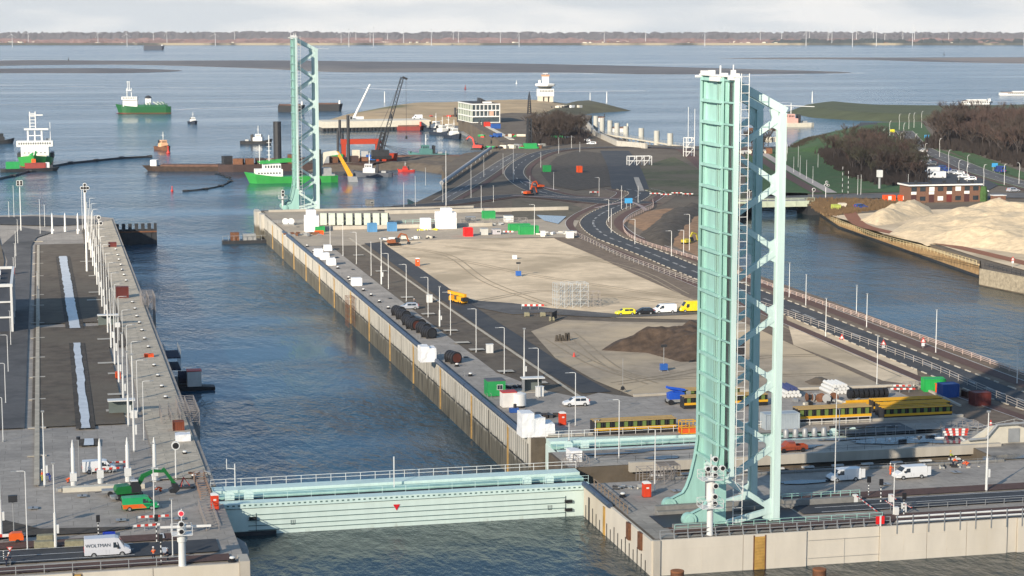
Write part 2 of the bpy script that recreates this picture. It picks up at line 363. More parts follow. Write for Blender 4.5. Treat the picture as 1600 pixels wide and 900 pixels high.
foam = M('foam_streak', (.55, .58, .60), .7, scale=.05, var=.3, world=True)
for pts, wd in (([(-20,133),(120,135),(260,137),(430,138)],4),([(560,138),(700,142),(860,143),(1010,142)],7),([(266,173),(300,170),(360,168),(455,165)],5),([(-20,163),(120,165),(200,164)],3),([(1125,160),(1180,161),(1235,160)],6),([(1400,159),(1500,160),(1600,158)],4),([(500,114.5),(700,114.2),(820,113.8),(930,115)],9),([(300,103),(420,101),(560,103)],12),([(1170,118),(1290,115.6),(1350,114)],9),([(60,99),(190,98),(330,99.5)],8),([(600,172),(680,169),(760,170)],3)):
    P = catmull([G(x, y, SEA) for x, y in pts], 14); mbf = MB()
    for i in range(len(P)-1):
        k = .5 + .5*mn.noise(Vector((P[i].x*.01, P[i].y*.01, 2)))*2
        if k > .35: ribbon_mb(mbf, P[i:i+2], wd*2.2*k, -wd*2.2*k, SEA + .06)
    struct(mbf.build('foam_line', foam))
# tidal sandbanks and far shore
def blob(pts, z, name, mat, h=.0, wav=0):
    P = catmull([G(x, y, SEA) for x, y in pts] + [G(*pts[0], SEA)], 40)
    return struct(MB().prism([(p.x, p.y) for p in P[:-1]], SEA - .5, z).build(name, mat))
blob([(-60,96),(60,94),(200,95),(420,94.5),(560,96),(760,98.5),(980,103),(1200,109),(1330,113.5),(1180,115.5),(1000,115.8),(900,113.5),(700,113.2),(520,112.4),(380,106),(200,101),(40,102),(-60,104)], SEA+.25, 'sandbank', mud)
blob([(-60,108),(60,107),(190,107),(285,110.5),(200,114),(60,114),(-60,114)], SEA+.25, 'sandbank', mud)
blob([(1120,91),(1250,90),(1420,90),(1680,90),(1680,99),(1500,97.5),(1330,93),(1200,92.5)], SEA+.22, 'sandbank', mud)
blob([(1420,91.2),(1440,90.8),(1680,92),(1680,97),(1500,95)], SEA+.3, 'sandbank', M('pale_tidal_sand', (.24, .20, .17), .8, world=True, scale=.02))

far_g = M('far_farmland', (.26, .175, .13), .95, scale=.004, var=.45, world=True, dark=(.40, .30, .2), dpos=(.5, .62))
far_dike = M('far_sea_dike', (.075, .075, .06), .95, scale=.01, var=.4, world=True, dark=(.34, .29, .2), dpos=(.52, .56))
def farstrip(name, y_px, z, x0=-2500, x1=6500, depth=5500):
    a, b = G(-40, y_px, SEA), G(1640, y_px, SEA)
    d = (b - a).normalized(); n = Vector((-d.y, d.x, 0)); a = a - d * 2500; b = b + d * 2500
    return a, b, d, n
A_, B_, D_, N_ = farstrip('x', 70.5, 0)
struct(MB().prism([A_[:2], B_[:2], (B_ + N_*60)[:2], (A_ + N_*60)[:2]], SEA - 1, SEA + 9).build('far_shore', far_dike))
struct(MB().prism([(A_ + N_*60.5)[:2], (B_ + N_*60.5)[:2], (B_ + N_*6500)[:2], (A_ + N_*6500)[:2]], SEA - 1, SEA + 4).build('far_land', far_g))
# hedges, woods and villages of the far shore, read as one mass
def farwoods(name, n, d0, d1, hmin, hmax, mat, lmin, lmax, lab, kind='stuff', xr=(0, 1)):
    mb = MB(); L = (B_ - A_).length
    for i in range(n):
        u = rnd(*xr) * L; v = rnd(d0, d1); c = A_ + D_*u + N_*v; ln = rnd(lmin, lmax); h = rnd(hmin, hmax); seg = max(3, int(ln / 18)); prev = None
        ring = []
        for k in range(seg + 1):
            p = c + D_ * (k * ln / seg); hh = h * (.75 + .5 * R.random()) * (.3 if k in (0, seg) else 1); ring.append([(p + N_*-9) + Vector((0,0,0)), p + Vector((0,0,hh)) + N_*rnd(-4,4), p + N_*9])
        mb.loft([[Vector((q.x, q.y, q.z)) for q in r] for r in ring])
    o = mb.build(name, mat); o['kind'] = kind; o['label'] = lab; return o
fw1 = M('far_bare_wood', (.17, .11, .10), .95, scale=.01, var=.4, world=True)
fw2 = M('far_dark_wood', (.09, .085, .09), .95, scale=.01, var=.3, world=True)
farwoods('far_hedgerows', 420, 150, 3000, 9, 18, fw1, 60, 420, 'brown bare hedgerows and tree belts across the far shore')
farwoods('far_woodland', 140, 2200, 5600, 26, 42, fw2, 300, 1200, 'blue grey belt of woodland along the horizon')
farwoods('far_conifer_wood', 90, 90, 500, 14, 24, M('far_conifer', (.035,.045,.045), .95, world=True), 40, 160, 'dark evergreen wood behind the far dike on the right', xr=(.62, .76))
mb = MB(); L_ = (B_ - A_).length
for i in range(520):
    u = rnd(0, 1); cl = mn.noise(Vector((u * 30, 3, 0)))
    if cl < 0: continue
    p = A_ + D_*(u*L_) + N_*rnd(90, 900); s = rnd(5, 16); mb.mat(0 if R.random() < .55 else 1).box((p.x, p.y, SEA + 4 + 3), (s*1.4, s, rnd(5, 9)), rnd(0, 3))
o = mb.build('far_village_houses', [cream, brick]); tag(o, 'pale and red village houses scattered along the far shore', kind='stuff')
# church tower on the far shore
p = G(1005, 60, SEA); t = thing('church', 'tiny white church spire among the houses of the far shore', 'church', (p.x, p.y + 200, SEA + 4))
MB().box((0, 0, 10), (14, 14, 20)).build('tower', cream, t); MB().lathe([(9, 20), (.3, 48)], 6).build('spire', steel_w, t); MB().box((18, 0, 6), (24, 14, 12)).build('nave', brick, t)

# ------------------------------------------------------------------ land
LWALL, RWALL, YF = 23.8, 78.3, 249.0
YG0, YG1, XS = 283.0, 294.2, 147.0          # slot of the near gate
YH0, YH1 = 306.0, 317.5                      # slot of the second gate
left_poly = [(-140, 250.5), (LWALL, 250.5), (LWALL, 283), (LWALL - 1.2, 283), (LWALL - 1.2, 295), (LWALL, 295), (LWALL, 728), (18, 738), (-4, 748), (-160, 748)]
struct(MB().prism(left_poly, -9, QZ).build('ground', paving))
B1 = [(RWALL, YF), (360, YF), *W([(1760, 650), (1680, 615), (1600, 583), (1430, 519), (1240, 452), (1165, 424), (1128, 392), (1120, 350), (1150, 330), (1163, 318), (1200, 296), (1210, 288)])]
B1n = W([(1250, 288), (1285, 300), (1262, 303)])
Cz = [tuple(G(x, y, 0)[:2]) for x, y in [(1262, 322), (1312, 356), (1400, 387), (1530, 433), (1531, 446), (1605, 461), (1900, 560)]]
north = W([(2600, 300), (2300, 186), (1600, 186), (1440, 189), (1345, 192), (1325, 203), (1262, 214), (1240, 229), (1165, 229), (1060, 228), (1000, 226), (915, 200), (925, 180), (800, 176), (716, 183), (800, 232), (772, 236), (720, 243), (690, 262), (697, 276), (690, 297), (640, 321), (560, 325)])
central = B1 + B1n + Cz + north + [(79.2, 746), (RWALL, 742), (RWALL, YH1), (XS, YH1), (XS, YH0), (RWALL, YH0), (RWALL, YG1), (XS, YG1), (XS, YG0), (RWALL, YG0)]
struct(MB().prism(central, -9, QZ).build('ground', soil))

Z1, Z2, Z3, Z4 = QZ + .05, QZ + .10, QZ + .16, QZ + .22
# central platform coverings
sheet('concrete_apron', [(RWALL+.4, YF+.4), (250, YF+.4), (250, YG0-.1), (RWALL+.4, YG0-.1)], Z1, paving, True)
sheet('concrete_apron', [(RWALL+.4, YG1+.1), (185, YG1+.1), (185, YH0-.1), (RWALL+.4, YH0-.1)], Z1, paving_l, True)
sheet('concrete_apron', [(XS+.1, YG0), (185, YG0), (185, YG1), (XS+.1, YG1)], Z1+.002, paving_l, True)
yard = [(RWALL+.5, YH1+.1), (160, YH1+.1), (172, 330), (166, 345), (107, 350), (101, 350), (101.5, 352), (96, 352), (95, 360), (91.5, 366), (91.5, 700), (79, 738)]
sheet('pavement', [(RWALL+.4, YH1+.1), *W([(1590, 668), (1500, 640), (1432, 605), (990, 621), (935, 614), (906, 622), (850, 610), (775, 582), (687, 516), (600, 450), (530, 395), (500, 372)]), (RWALL+.4, 741)], Z1, paving, True)
sheet('pavement', W([(412, 330), (560, 330), (740, 333), (905, 345), (890, 371), (800, 372), (600, 377), (560, 384), (470, 385)]), Z2, M('sandy_paving', (.40, .34, .26), .9, scale=.3, var=.12, world=True, dark=(.3, .26, .21)), True)
# sand flats and road beside the lock
sheet('sand_field', [(600, 379), (700, 373), (893, 372), (1160, 462), (1240, 487), (1290, 540), (1160, 560), (1092, 500), (960, 497), (870, 488), (800, 492), (745, 480), (640, 420)], Z1+.01, sand)
sheet('sand_field', [(830, 518), (880, 500), (960, 503), (1092, 505), (1230, 497), (1330, 540), (1420, 580), (1436, 603), (1200, 610), (990, 620), (930, 595), (868, 560)], Z1+.012, sand_g)
sheet('sand_strip', [(1228, 494), (1300, 520), (1432, 572), (1436, 603), (1380, 596), (1320, 570), (1240, 540)], Z2+.01, sand)
P = catmull(pw([(583, 380), (632, 414), (681, 449), (745, 495), (813, 540), (870, 578), (932, 614)]), 3)
ribbon('road', P, 2.9, -2.9, Z2, asphalt)
PG = catmull(pw([(545, 372), (552, 377), (650, 447), (712, 490), (800, 550), (907, 622)]), 3)
ribbon('soil_strip', PG, 1.8, -9.5, QZ+.02, soil)
ribbon('concrete_gutter', PG, .4, -.4, Z3, M('gutter_concrete', (.50, .44, .34), .8, var=.2, world=True))
sheet('road', [(700, 452), (745, 481), (800, 492), (870, 488), (962, 497), (962, 491), (860, 482), (800, 474), (740, 470)], Z2+.002, asphalt_o)
rut = M('wheel_rut', (.33, .27, .19), .95, scale=1.2, var=.3, world=True)
for i, pts in enumerate([[(640,400),(720,408),(830,430),(960,450),(1090,470)],[(700,385),(800,395),(900,400),(1000,425),(1070,460)],[(750,470),(850,455),(950,462),(1060,475)],[(890,520),(980,585),(1100,590),(1300,585)],[(960,600),(1060,585),(1180,560),(1290,555)],[(1230,510),(1300,545),(1400,590)],[(620,386),(700,400),(760,440),(860,478)],[(860,530),(930,570),(1020,600)]]):
    PR = catmull(pw(pts), 3)
    for o_ in (-1.1, 1.1): ribbon('wheel_ruts', offs(PR, o_), .22, -.22, Z2-.01, rut)
P2 = catmull(pw([(870, 490), (960, 494), (1092, 489), (1140, 487)]), 4); ribbon('road', P2, 2.6, -2.6, Z2+.004, asphalt_o)
# the S-curve road with its cycle paths
RC = pw([(1720, 668), (1600, 628), (1525, 601), (1375, 541), (1225, 480), (1087, 426), (1025, 400), (975, 381), (950, 371), (932, 358), (927, 347), (938, 336), (960, 325), (985, 314), (1000, 302), (980, 296)])
RP = catmull(RC, 2.5)
ribbon('road_verge', RP, 18, -15, Z1+.004, M('sandy_verge', (.17, .13, .095), .95, scale=.5, var=.3, world=True))
ribbon('road', RP, 4.6, -4.6, Z2+.01, asphalt)
mbk = MB(); ribbon_mb(mbk, RP, .28, .12, Z4, (6, 4)); ribbon_mb(mbk, RP, -.12, -.28, Z4, (6, 4)); struct(mbk.build('road_marking', white_mark))
ribbon('cycle_path', RP, 9.6, 7.0, Z2+.01, clinker); ribbon('cycle_path', RP, -7.2, -10.4, Z2+.01, clinker)
ribbon('road_marking', RP, -10.5, -10.7, Z3, white_mark); ribbon('road_marking', RP, 9.8, 9.65, Z3, white_mark)
kerb = MB()
for o_ in (4.7, -4.7):
    Q = offs(RP, o_)
    for i in range(0, len(Q) - 1, 2): kerb.bar((Q[i].x, Q[i].y, QZ+.24), (Q[i+1].x, Q[i+1].y, QZ+.24), .25, .2)
struct(kerb.build('kerb', concrete))
# roads further off
def road(pts, wdt, z, mat=asphalt, mark=True, name='road'):
    P = catmull(pw(pts), 6); ribbon(name, P, wdt/2, -wdt/2, z, mat)
    if wdt < 15 and name == 'road':
        kb = MB(); ribbon_mb(kb, P, wdt/2 + .25, wdt/2 - .1, kz(z + .02)); ribbon_mb(kb, P, -wdt/2 + .1, -wdt/2 - .25, kz(z + .02)); struct(kb.build('kerb', concrete)); ribbon('cycle_path', P, -wdt/2 - 1.2, -wdt/2 - 3.6, z - .03, clinker)
    if mark: ribbon('road_marking', P, .12, -.12, z + .03, white_mark, (4, 5))
    return P
road([(985, 314), (930, 311), (870, 306), (825, 292), (803, 270), (822, 250), (860, 236), (930, 231), (1040, 231), (1170, 240)], 9, Z3)
road([(620, 324), (700, 318), (800, 306), (880, 310), (960, 318), (1015, 316)], 10, Z3+.01, mark=False)
road([(690, 314), (740, 285), (790, 252), (812, 240)], 7, Z2+.02, asphalt_o)
road([(820, 330), (760, 326), (660, 327), (600, 330)], 6, Z2+.02, asphalt_o)
road([(960, 236), (975, 262), (985, 296)], 16, Z2+.015, asphalt, False, 'asphalt_ramp')
road([(1065, 232), (1100, 262), (1135, 300)], 7, Z2+.018, clinker, False, 'path')
sheet('path', [(990, 278), (998, 278), (1007, 300), (998, 300)], Z4+.02, paving_l)
for pts in ([(800,306),(840,308),(900,309),(960,311),(990,312)], [(1010,330),(1000,322),(985,316)], [(820,284),(845,292),(872,298)], [(930,326),(955,320),(975,316)]):
    P = catmull(pw(pts), 5); ribbon('traffic_island', P, .9, -.9, QZ + .17, M('pale_clinker', (.34, .27, .25), .85, world=True, var=.2))
sheet('soil_patch', [(800, 340), (800, 312), (880, 317), (910, 325), (905, 334), (880, 342), (800, 344)], Z1+.005, M('olive_soil', (.115, .10, .07), .95, scale=.3, var=.3, world=True))
sheet('soil_patch', [(845, 270), (870, 245), (900, 236), (950, 240), (965, 290), (900, 298), (860, 290)], Z1+.006, soil_d)
sheet('puddle', [(838, 337), (885, 339), (872, 351), (850, 346)], Z4, M('shallow_puddle', (.34, .35, .36), .12, var=.1))
sheet('rough_grass', [(1000, 262), (1052, 245), (1085, 262), (1165, 300), (1165, 312), (1010, 300)], Z1+.02, M('rough_grass', (.085, .09, .045), .95, scale=.3, var=.4, world=True, dark=(.13, .11, .075), dpos=(.45, .6)))
sheet('grass', [(1230, 232), (1262, 216), (1330, 204), (1345, 193), (1440, 190), (1475, 240), (1440, 262), (1420, 300), (1300, 303), (1262, 303), (1165, 238)], Z1+.03, grass)
sheet('grass', [(1165, 238), (1240, 272), (1290, 303), (1165, 300)], Z1+.02, grass)
P = catmull(pw([(1180, 232), (1238, 268), (1300, 302)]), 8); ribbon('path', P, 2.2, -2.2, Z3+.02, M('pale_path', (.42, .37, .33), .9, world=True)); ribbon('path', offs(P, -6), 2.5, -2.5, Z3+.02, clinker)
P = catmull(pw([(1340, 212), (1352, 200), (1358, 192)]), 8); ribbon('road', P, 6, -6, Z3+.02, asphalt)
sheet('parking_lot', [(1432, 252), (1470, 244), (1560, 290), (1540, 300), (1440, 300)], Z2+.04, asphalt)
road([(1412, 205), (1440, 232), (1490, 252), (1540, 272), (1640, 300)], 11, Z3+.05, asphalt_o)
sheet('grass', [(1452, 238), (1475, 236), (1640, 300), (1560, 290), (1480, 255)], Z2+.045, grass)
sheet('grass', [(1478, 234), (1520, 240), (1640, 285), (1640, 294), (1540, 262)], Z2+.06, grass)
sheet('road', [(1165, 308), (1262, 306), (1330, 304), (1440, 302), (1700, 302), (1700, 310), (1440, 310), (1330, 311), (1262, 312), (1165, 316)], Z2+.05, asphalt_o)
sheet('sand_field', [*[(1300, 338), (1340, 350), (1380, 366), (1470, 384), (1528, 403), (1700, 450), (1700, 330), (1560, 325), (1400, 330)]], Z1+.04, sand)
P = catmull(pw([(1325, 330), (1345, 352), (1400, 366), (1470, 381), (1600, 412), (1700, 440)]), 6); ribbon('path', P, 2.5, -2.5, Z2+.05, M('red_brown_path', (.26, .11, .06), .9, world=True, var=.25))
# head roads
hr = lambda n, x0, x1, y0, y1, m, z=Z2: sheet(n, [(x0, y0), (x1, y0), (x1, y1), (x0, y1)], z, m, True)
hr('road', 103, 260, 257.2, 263.4, asphalt); hr('cycle_path', 103, 260, 264.4, 268.0, clinker); hr('cycle_path', 82, 260, 250.4, 254.4, clinker)
mbk = MB(); mbk.flat([(106, 260.2), (260, 260.2), (260, 260.4), (106, 260.4)], Z4); mbk.flat([(106, 257.6), (260, 257.6), (260, 257.8), (106, 257.8)], Z4); mbk.flat([(106, 262.9), (260, 262.9), (260, 263.1), (106, 263.1)], Z4); struct(mbk.build('road_marking', white_mark))
hr('road', -140, 21, 256.0, 262.6, asphalt); hr('cycle_path', -140, 17, 263.6, 267.0, clinker); hr('cycle_path', -140, 22, 251.3, 254.6, clinker)
mbk = MB()
for y in (259.2, 256.3, 262.2): mbk.flat([(-140, y), (10, y), (10, y+.18), (-140, y+.18)], Z4+.1)
mbk.flat([(13.6, 256.4), (14.2, 256.4), (14.2, 259.2), (13.6, 259.2)], Z4+.11); mbk.flat([(13.8, 264), (14.3, 264), (14.3, 266.8), (13.8, 266.8)], Z4+.11); struct(mbk.build('road_marking', white_mark))
for (x0, y0, x1, y1) in ((93, 296, 105, 300), (96, 290.6-2+10, 99, 304), (128, 297, 142, 303), (118, 299, 126, 301)): pass
pud = M('wet_patch', (.07, .075, .085), .12, var=.3, scale=.5)
def wet(cx, cy, a, b, z, s):
    n = 22; pts = [(cx + a*math.cos(2*math.pi*i/n)*(1+.45*mn.noise(Vector((math.cos(2*math.pi*i/n)*1.7, math.sin(2*math.pi*i/n)*1.7, s)))), cy + b*math.sin(2*math.pi*i/n)*(1+.6*mn.noise(Vector((math.cos(2*math.pi*i/n)*2, math.sin(2*math.pi*i/n)*2, s+9))))) for i in range(n)]
    sheet('puddle', pts, z, pud, True)
for i, (x, y, a, b) in enumerate([(100, 303.5, 9, 1.0), (95, 297.3, 3, 1.2), (118, 300, 5, 1.6), (139, 301, 10, 2.5), (148, 298, 7, 1.5), (152, 285, 9, 1.6), (158, 276, 6, 1.2), (111, 276, 4, 1.2), (129, 304, 6, .7), (88, 302, 5, .6)]): wet(x, y, a, b, Z2 + .002*i, i)
# left bank coverings
sheet('road', [(-4.6, 345), (-4.6, 640), (-3, 664), (2, 680), (-8, 700), (-14, 640), (-11.4, 600), (-10.2, 345)], Z2, asphalt_o, True)
sheet('asphalt_apron', [(-140, 705), (-30, 718), (-9, 708), (2, 702), (18, 706), (17, 722), (-4, 740), (-150, 742)], Z2, asphalt, True)
sheet('soil_field', [(-3.4, 345), (12.5, 345), (12.5, 462), (-3.4, 462)], Z2, soil, True)
sheet('soil_field', [(-3.4, 468), (11.5, 468), (11.5, 642), (-3.4, 642)], Z2, soil, True)
sheet('soil_field', [(-140, 300), (-11.6, 300), (-12.2, 600), (-16, 690), (-150, 690)], Z2, soil, True)
sheet('soil_field', [(-140, 268), (-9, 268), (-6, 270), (5, 269.5), (12, 271.5), (-2, 273.5), (-8, 281), (-9, 300), (-140, 300)], Z2+.004, soil_d, True)
sheet('quay_pavement', [(15.6, 300), (23, 300), (23, 725), (16.5, 700)], Z2, M('quay_paving', (.56, .485, .37), .85, scale=.8, var=.2, world=True, joint=3.5, dark=(.38, .335, .265), dpos=(.5, .7)), True)
ditch_pale = M('pale_ditch_water', (.66, .67, .67), .35, var=.15, scale=.5, bump=.05)  # pale colour given to the ditch water
def ditch(pts, wd):
    P = catmull([Vector((x, y, QZ)) for x, y in pts], 3); A = [q + Vector((rnd(-.14,.14),0,0)) for q in offs(P, wd/2)]; B = [q + Vector((rnd(-.14,.14),0,0)) for q in offs(P, -wd/2)]
    ribbon('ditch_bank', P, wd/2 + .9, wd/2 - .05, Z3, soil_d); ribbon('ditch_bank', P, -wd/2 + .05, -wd/2 - .9, Z3, soil_d)
    struct(MB().flat([(p.x, p.y) for p in A] + [(p.x, p.y) for p in reversed(B)], Z4+.16).build('ditch_water', ditch_pale))
a = G(98, 402); b = G(117, 515); ditch([(a.x, a.y), ((a.x+b.x)/2, (a.y+b.y)/2), (b.x, b.y)], 2.3)
a = G(120, 538); b = G(134, 672); ditch([(a.x, a.y), ((a.x+b.x)/2, (a.y+b.y)/2), (b.x, b.y)], 1.5)
a = G(140, 693); ditch([(a.x-.2, a.y-3), (a.x, a.y+2.5)], 1.5)
sheet('concrete_gutter', [(-2.9, 300), (-2.1, 300), (-2.1, 640), (-2.9, 640)], Z3+.03, M('gutter_concrete', (.5, .44, .34)), True)
mbk = MB()
for y in (652, 620, 590, 560, 520, 500, 470, 447, 420, 396, 372, 345, 322): mbk.box((-2.5, y, QZ+.15), (3.0, .9, .2))
struct(mbk.build('gutter_crossings', concrete))
sheet('pavement', [(11, 430), (16.4, 430), (16.4, 700), (12, 690)], Z2+.01, soil, True)
for i, y in enumerate((356, 372, 395, 408, 440, 470, 505, 520, 555, 590)):
    sheet('concrete_slab', [(9.5 + (i % 3)*.8, y), (13.4, y), (13.4, y+2), (9.5 + (i % 3)*.8, y+2)], Z3+.04, concrete, True)
for i, (x, y) in enumerate([(560, 400), (596, 425), (636, 466), (669, 492), (704, 518), (722, 537), (745, 548), (790, 582), (842, 600)]):
    c = G(x, y); sheet('concrete_slab', [(c.x-1.6, c.y-1.2), (c.x+1.6, c.y-1.2), (c.x+1.6, c.y+1.2), (c.x-1.6, c.y+1.2)], Z3, concrete, True)

# mounds, spits and dikes
mound('earth_heap', W([(938, 548), (958, 535), (1010, 527), (1100, 526), (1165, 534), (1165, 562), (1100, 566), (1062, 566), (1010, 552)]), QZ, 3.7, M('heap_soil', (.085,.058,.04), .95, scale=.5, var=.45, world=True, bump=.25), 60, 8, .5, .12)
mound('earth_heap', W([(1256, 597), (1278, 590), (1302, 597), (1290, 602), (1265, 602)]), QZ, 1.0, soil, 20, 2, .5, .3)
mound('earth_heap', W([(1000, 368), (1030, 338), (1075, 326), (1110, 330), (1090, 350), (1050, 385), (1020, 385)]), QZ, 2.6, soil_d, 40, 5, .4, .1, seed=2)
mound('sand_terrain', W([(975, 345), (1010, 330), (1045, 325), (1130, 335), (1130, 400), (1090, 402), (1020, 372)]), QZ, 1.0, M('ochre_earth', (.25, .155, .09), .95, scale=.4, var=.3, world=True, bump=.1), 40, 8, .6, .08, seed=3)
mound('sand_heap', W([(1385, 366), (1420, 345), (1500, 330), (1620, 322), (1900, 330), (1900, 420), (1640, 405), (1540, 390), (1440, 380)]), QZ, 3.6, sand_y, 110, 14, .8, .05, seed=4)
mound('sand_heap', W([(1342, 345), (1375, 330), (1450, 322), (1460, 335), (1400, 350), (1370, 354)]), QZ, 3.6, sand_y, 50, 7, .6, .07, seed=5)
mound('dark_dam', [tuple(G(x, y, SEA)[:2]) for x, y in [(470, 266), (500, 258), (560, 254), (640, 252), (700, 248), (735, 243), (790, 244), (740, 264), (692, 272), (640, 265), (560, 267), (500, 269)]], SEA, 3.2, soil, 90, 8, .5, .03, seed=6)
mound('sand_spit', [tuple(G(x, y, SEA)[:2]) for x, y in [(515, 187), (545, 178), (600, 168), (700, 164), (840, 162), (900, 164), (880, 186), (720, 196), (560, 196)]], SEA, 5, M('beach_sand', (.40, .30, .18), .95, scale=.03, var=.25, world=True, dark=(.12, .13, .06), dpos=(.5, .56)), 110, 30, .3, .01, seed=7)
mound('sea_dike', [tuple(G(x, y, SEA)[:2]) for x, y in [(820, 186), (860, 168), (940, 161), (985, 173), (925, 177), (870, 186)]], SEA, 6.5, M('dike_grass', (.10, .095, .055), .95, scale=.05, var=.3, world=True), 70, 26, .05, .01, seed=8)
mound('sea_dike', [tuple(G(x, y, SEA)[:2]) for x, y in [(1228, 176), (1262, 163), (1330, 165), (1400, 171), (1480, 172), (1600, 170), (1700, 170), (1700, 190), (1430, 192), (1330, 188), (1270, 184)]], SEA, 5.5, M('dike_green', (.075, .088, .042), .95, scale=.05, var=.25, world=True), 110, 30, .05, .008, seed=9)
mound('dike_ramp', W([(1235, 236), (1262, 217), (1310, 205), (1350, 196), (1400, 200), (1380, 225), (1290, 240)]), QZ, 5, grass, 60, 25, .1, .02, seed=10)

# air that fades the far things
hz_ = MB().prism([(-12000, -900), (18000, -900), (18000, 19000), (-12000, 19000)], SEA - 12, 260).build('haze', None)
hm = bpy.data.materials.new('haze_air'); hm.use_nodes = True; hn = hm.node_tree; hn.nodes.remove(hn.nodes['Principled BSDF']); pv = hn.nodes.new('ShaderNodeVolumePrincipled')
pv.inputs['Color'].default_value = (.80, .88, 1.0, 1); pv.inputs['Density'].default_value = 2.4e-5; pv.inputs['Anisotropy'].default_value = .0
hn.links.new(pv.outputs[0], hn.nodes['Material Output'].inputs['Volume']); hz_.data.materials.clear(); hz_.data.materials.append(hm); tag(hz_, 'thin pale haze lying over the estuary', kind='stuff')

# a cloud behind the camera shades the near end of the lock
CLZ = 700.0; sd_ = Vector((SHX, SHY, 0)).normalized() * (CLZ / math.tan(rad(SUN_EL)))
shade = [(-700, -100), (-700, 530), (-120, 540), (10, 525), (70, 430), (105, 395), (128, 335), (150, 312), (300, 296), (620, 250), (620, -100)]
shade2 = [(55, 726), (200, 742), (340, 760), (430, 850), (390, 960), (250, 935), (160, 900), (60, 835)]  # second unseen cloud, outline drawn to shade the far leaf
for shade, clab in ((shade, 'thin drifting cloud above and behind the near end of the lock'), (shade2, 'small thin cloud high over the chamber behind the camera')):
    cp = [(x - sd_.x, y - sd_.y) for x, y in shade]
    xs_ = [q[0] for q in cp]; ys_ = [q[1] for q in cp]; N_x, N_y = 60, 34; sx_ = (max(xs_)-min(xs_)+120)/N_x; sy_ = (max(ys_)-min(ys_)+120)/N_y
    vt = []; vb = []
    for j in range(N_y+1):
        for i in range(N_x+1):
            x, y = min(xs_)-60+i*sx_, min(ys_)-60+j*sy_; d = edist((x, y), cp) * (1 if inside((x, y), cp) else -1)
            d += 16 * mn.noise(Vector((x*.02, y*.02, 1))); k = max(0, min(1, (d + 8) / 45)) ** .6
            th = 1 + 70 * k * (1 + .35 * mn.noise(Vector((x*.012, y*.012, 3))))
            vt.append((x, y, CLZ + th*.7, k)); vb.append((x, y, CLZ - th*.3, k))
    cm = MB(); n1 = N_x + 1; nn = n1 * (N_y + 1); cv = [v[:3] for v in vt] + [v[:3] for v in vb]; cf = []; on = lambda i, j: max(vt[(j+a)*n1+i+b][3] for a in (0, 1) for b in (0, 1)) > 0 if 0 <= i < N_x and 0 <= j < N_y else False
    for j in range(N_y):
        for i in range(N_x):
            if not on(i, j): continue
            a, b, c, d = j*n1+i, j*n1+i+1, (j+1)*n1+i+1, (j+1)*n1+i
            cf += [(a, b, c, d), (nn+d, nn+c, nn+b, nn+a)]
            if not on(i-1, j): cf.append((a, d, nn+d, nn+a))
            if not on(i+1, j): cf.append((c, b, nn+b, nn+c))
            if not on(i, j-1): cf.append((b, a, nn+a, nn+b))
            if not on(i, j+1): cf.append((d, c, nn+c, nn+d))
    cm.add(cv, cf); clm = bpy.data.materials.new('cloud_air'); clm.use_nodes = True; cn = clm.node_tree; cn.nodes.remove(cn.nodes['Principled BSDF']); cvn = cn.nodes.new('ShaderNodeVolumePrincipled')
    cvn.inputs['Density'].default_value = .0028; cvn.inputs['Color'].default_value = (.95, .95, .95, 1); cn.links.new(cvn.outputs[0], cn.nodes['Material Output'].inputs['Volume'])
    tag(cm.build('cloud', clm), clab, kind='stuff')
# ------------------------------------------------------------------ lock walls
def lock_wall(label):
    t = thing('lock_wall', label, 'lock wall', (RWALL, 0, 0))
    y = YH1 + .3; k = 0
    while y < 742:
        y1 = min(y + 15.2, 742); mb = MB()
        mb.b2(-.35, 0, y + .12, y1 - .12, -9, QZ + .02)
        n = 9; st = (y1 - y - 1.6) / n
        for i in range(n):
            c = y + .8 + (i + .5) * st; mb.b2(-.43, -.35, c - st * .33, c + st * .33, .1 + rnd(-.1, .1), 3.9)
        mb.b2(-.5, -.3, y + .15, y1 - .15, 3.9, QZ - .05)
        mb.build('wall_panel', wall_mat, t)
        MB().b2(-.375, -.352, y + .5, y1 - .5, -.3, 3.88).build('slot_shade_strip', M('slot_shade', (.05,.05,.045)), t)  # dark strip behind the ribs: shade of the shallow slots put into colour
        if k % 2: mb = MB(); mb.b2(-.62, -.36, y - .12, y + .12, -4.5, 4.2); mb.build('ladder_recess', M('yellow_ladder', (.42, .27, .10), .7, var=.3), t)
        y = y1; k += 1
    for i in range(27):
        a = YH1 + 3 + i * 15.6
        if a < 650: MB().tube((-.7, a, QZ + .25), (-.7, a + 15.2, QZ + .25), .5, n=8).build('fender_roller', rubber_p, t, smooth=True)
    return t
lock_wall('long ribbed concrete wall of the lock chamber with dark tide stain and orange ladder recesses')
t = thing('lock_wall', 'stepped concrete wall end at the far head below the far open bridge leaf', 'lock wall', (RWALL, 742.3, 0))
for i, (dx, dy, ww) in enumerate([(-1.6, -16, 5), (-2.2, -4, 6), (-1.4, 3, 4)]):
    MB().b2(dx, -.05, dy, dy + ww, -9, QZ + .3).build('wall_pier', wall_mat, t)
wm2 = M('form_marked_concrete', (.66, .60, .50), .85, scale=.35, var=.08, world=True, streak=3, dark=(.55, .48, .36), dpos=(.5, .75))
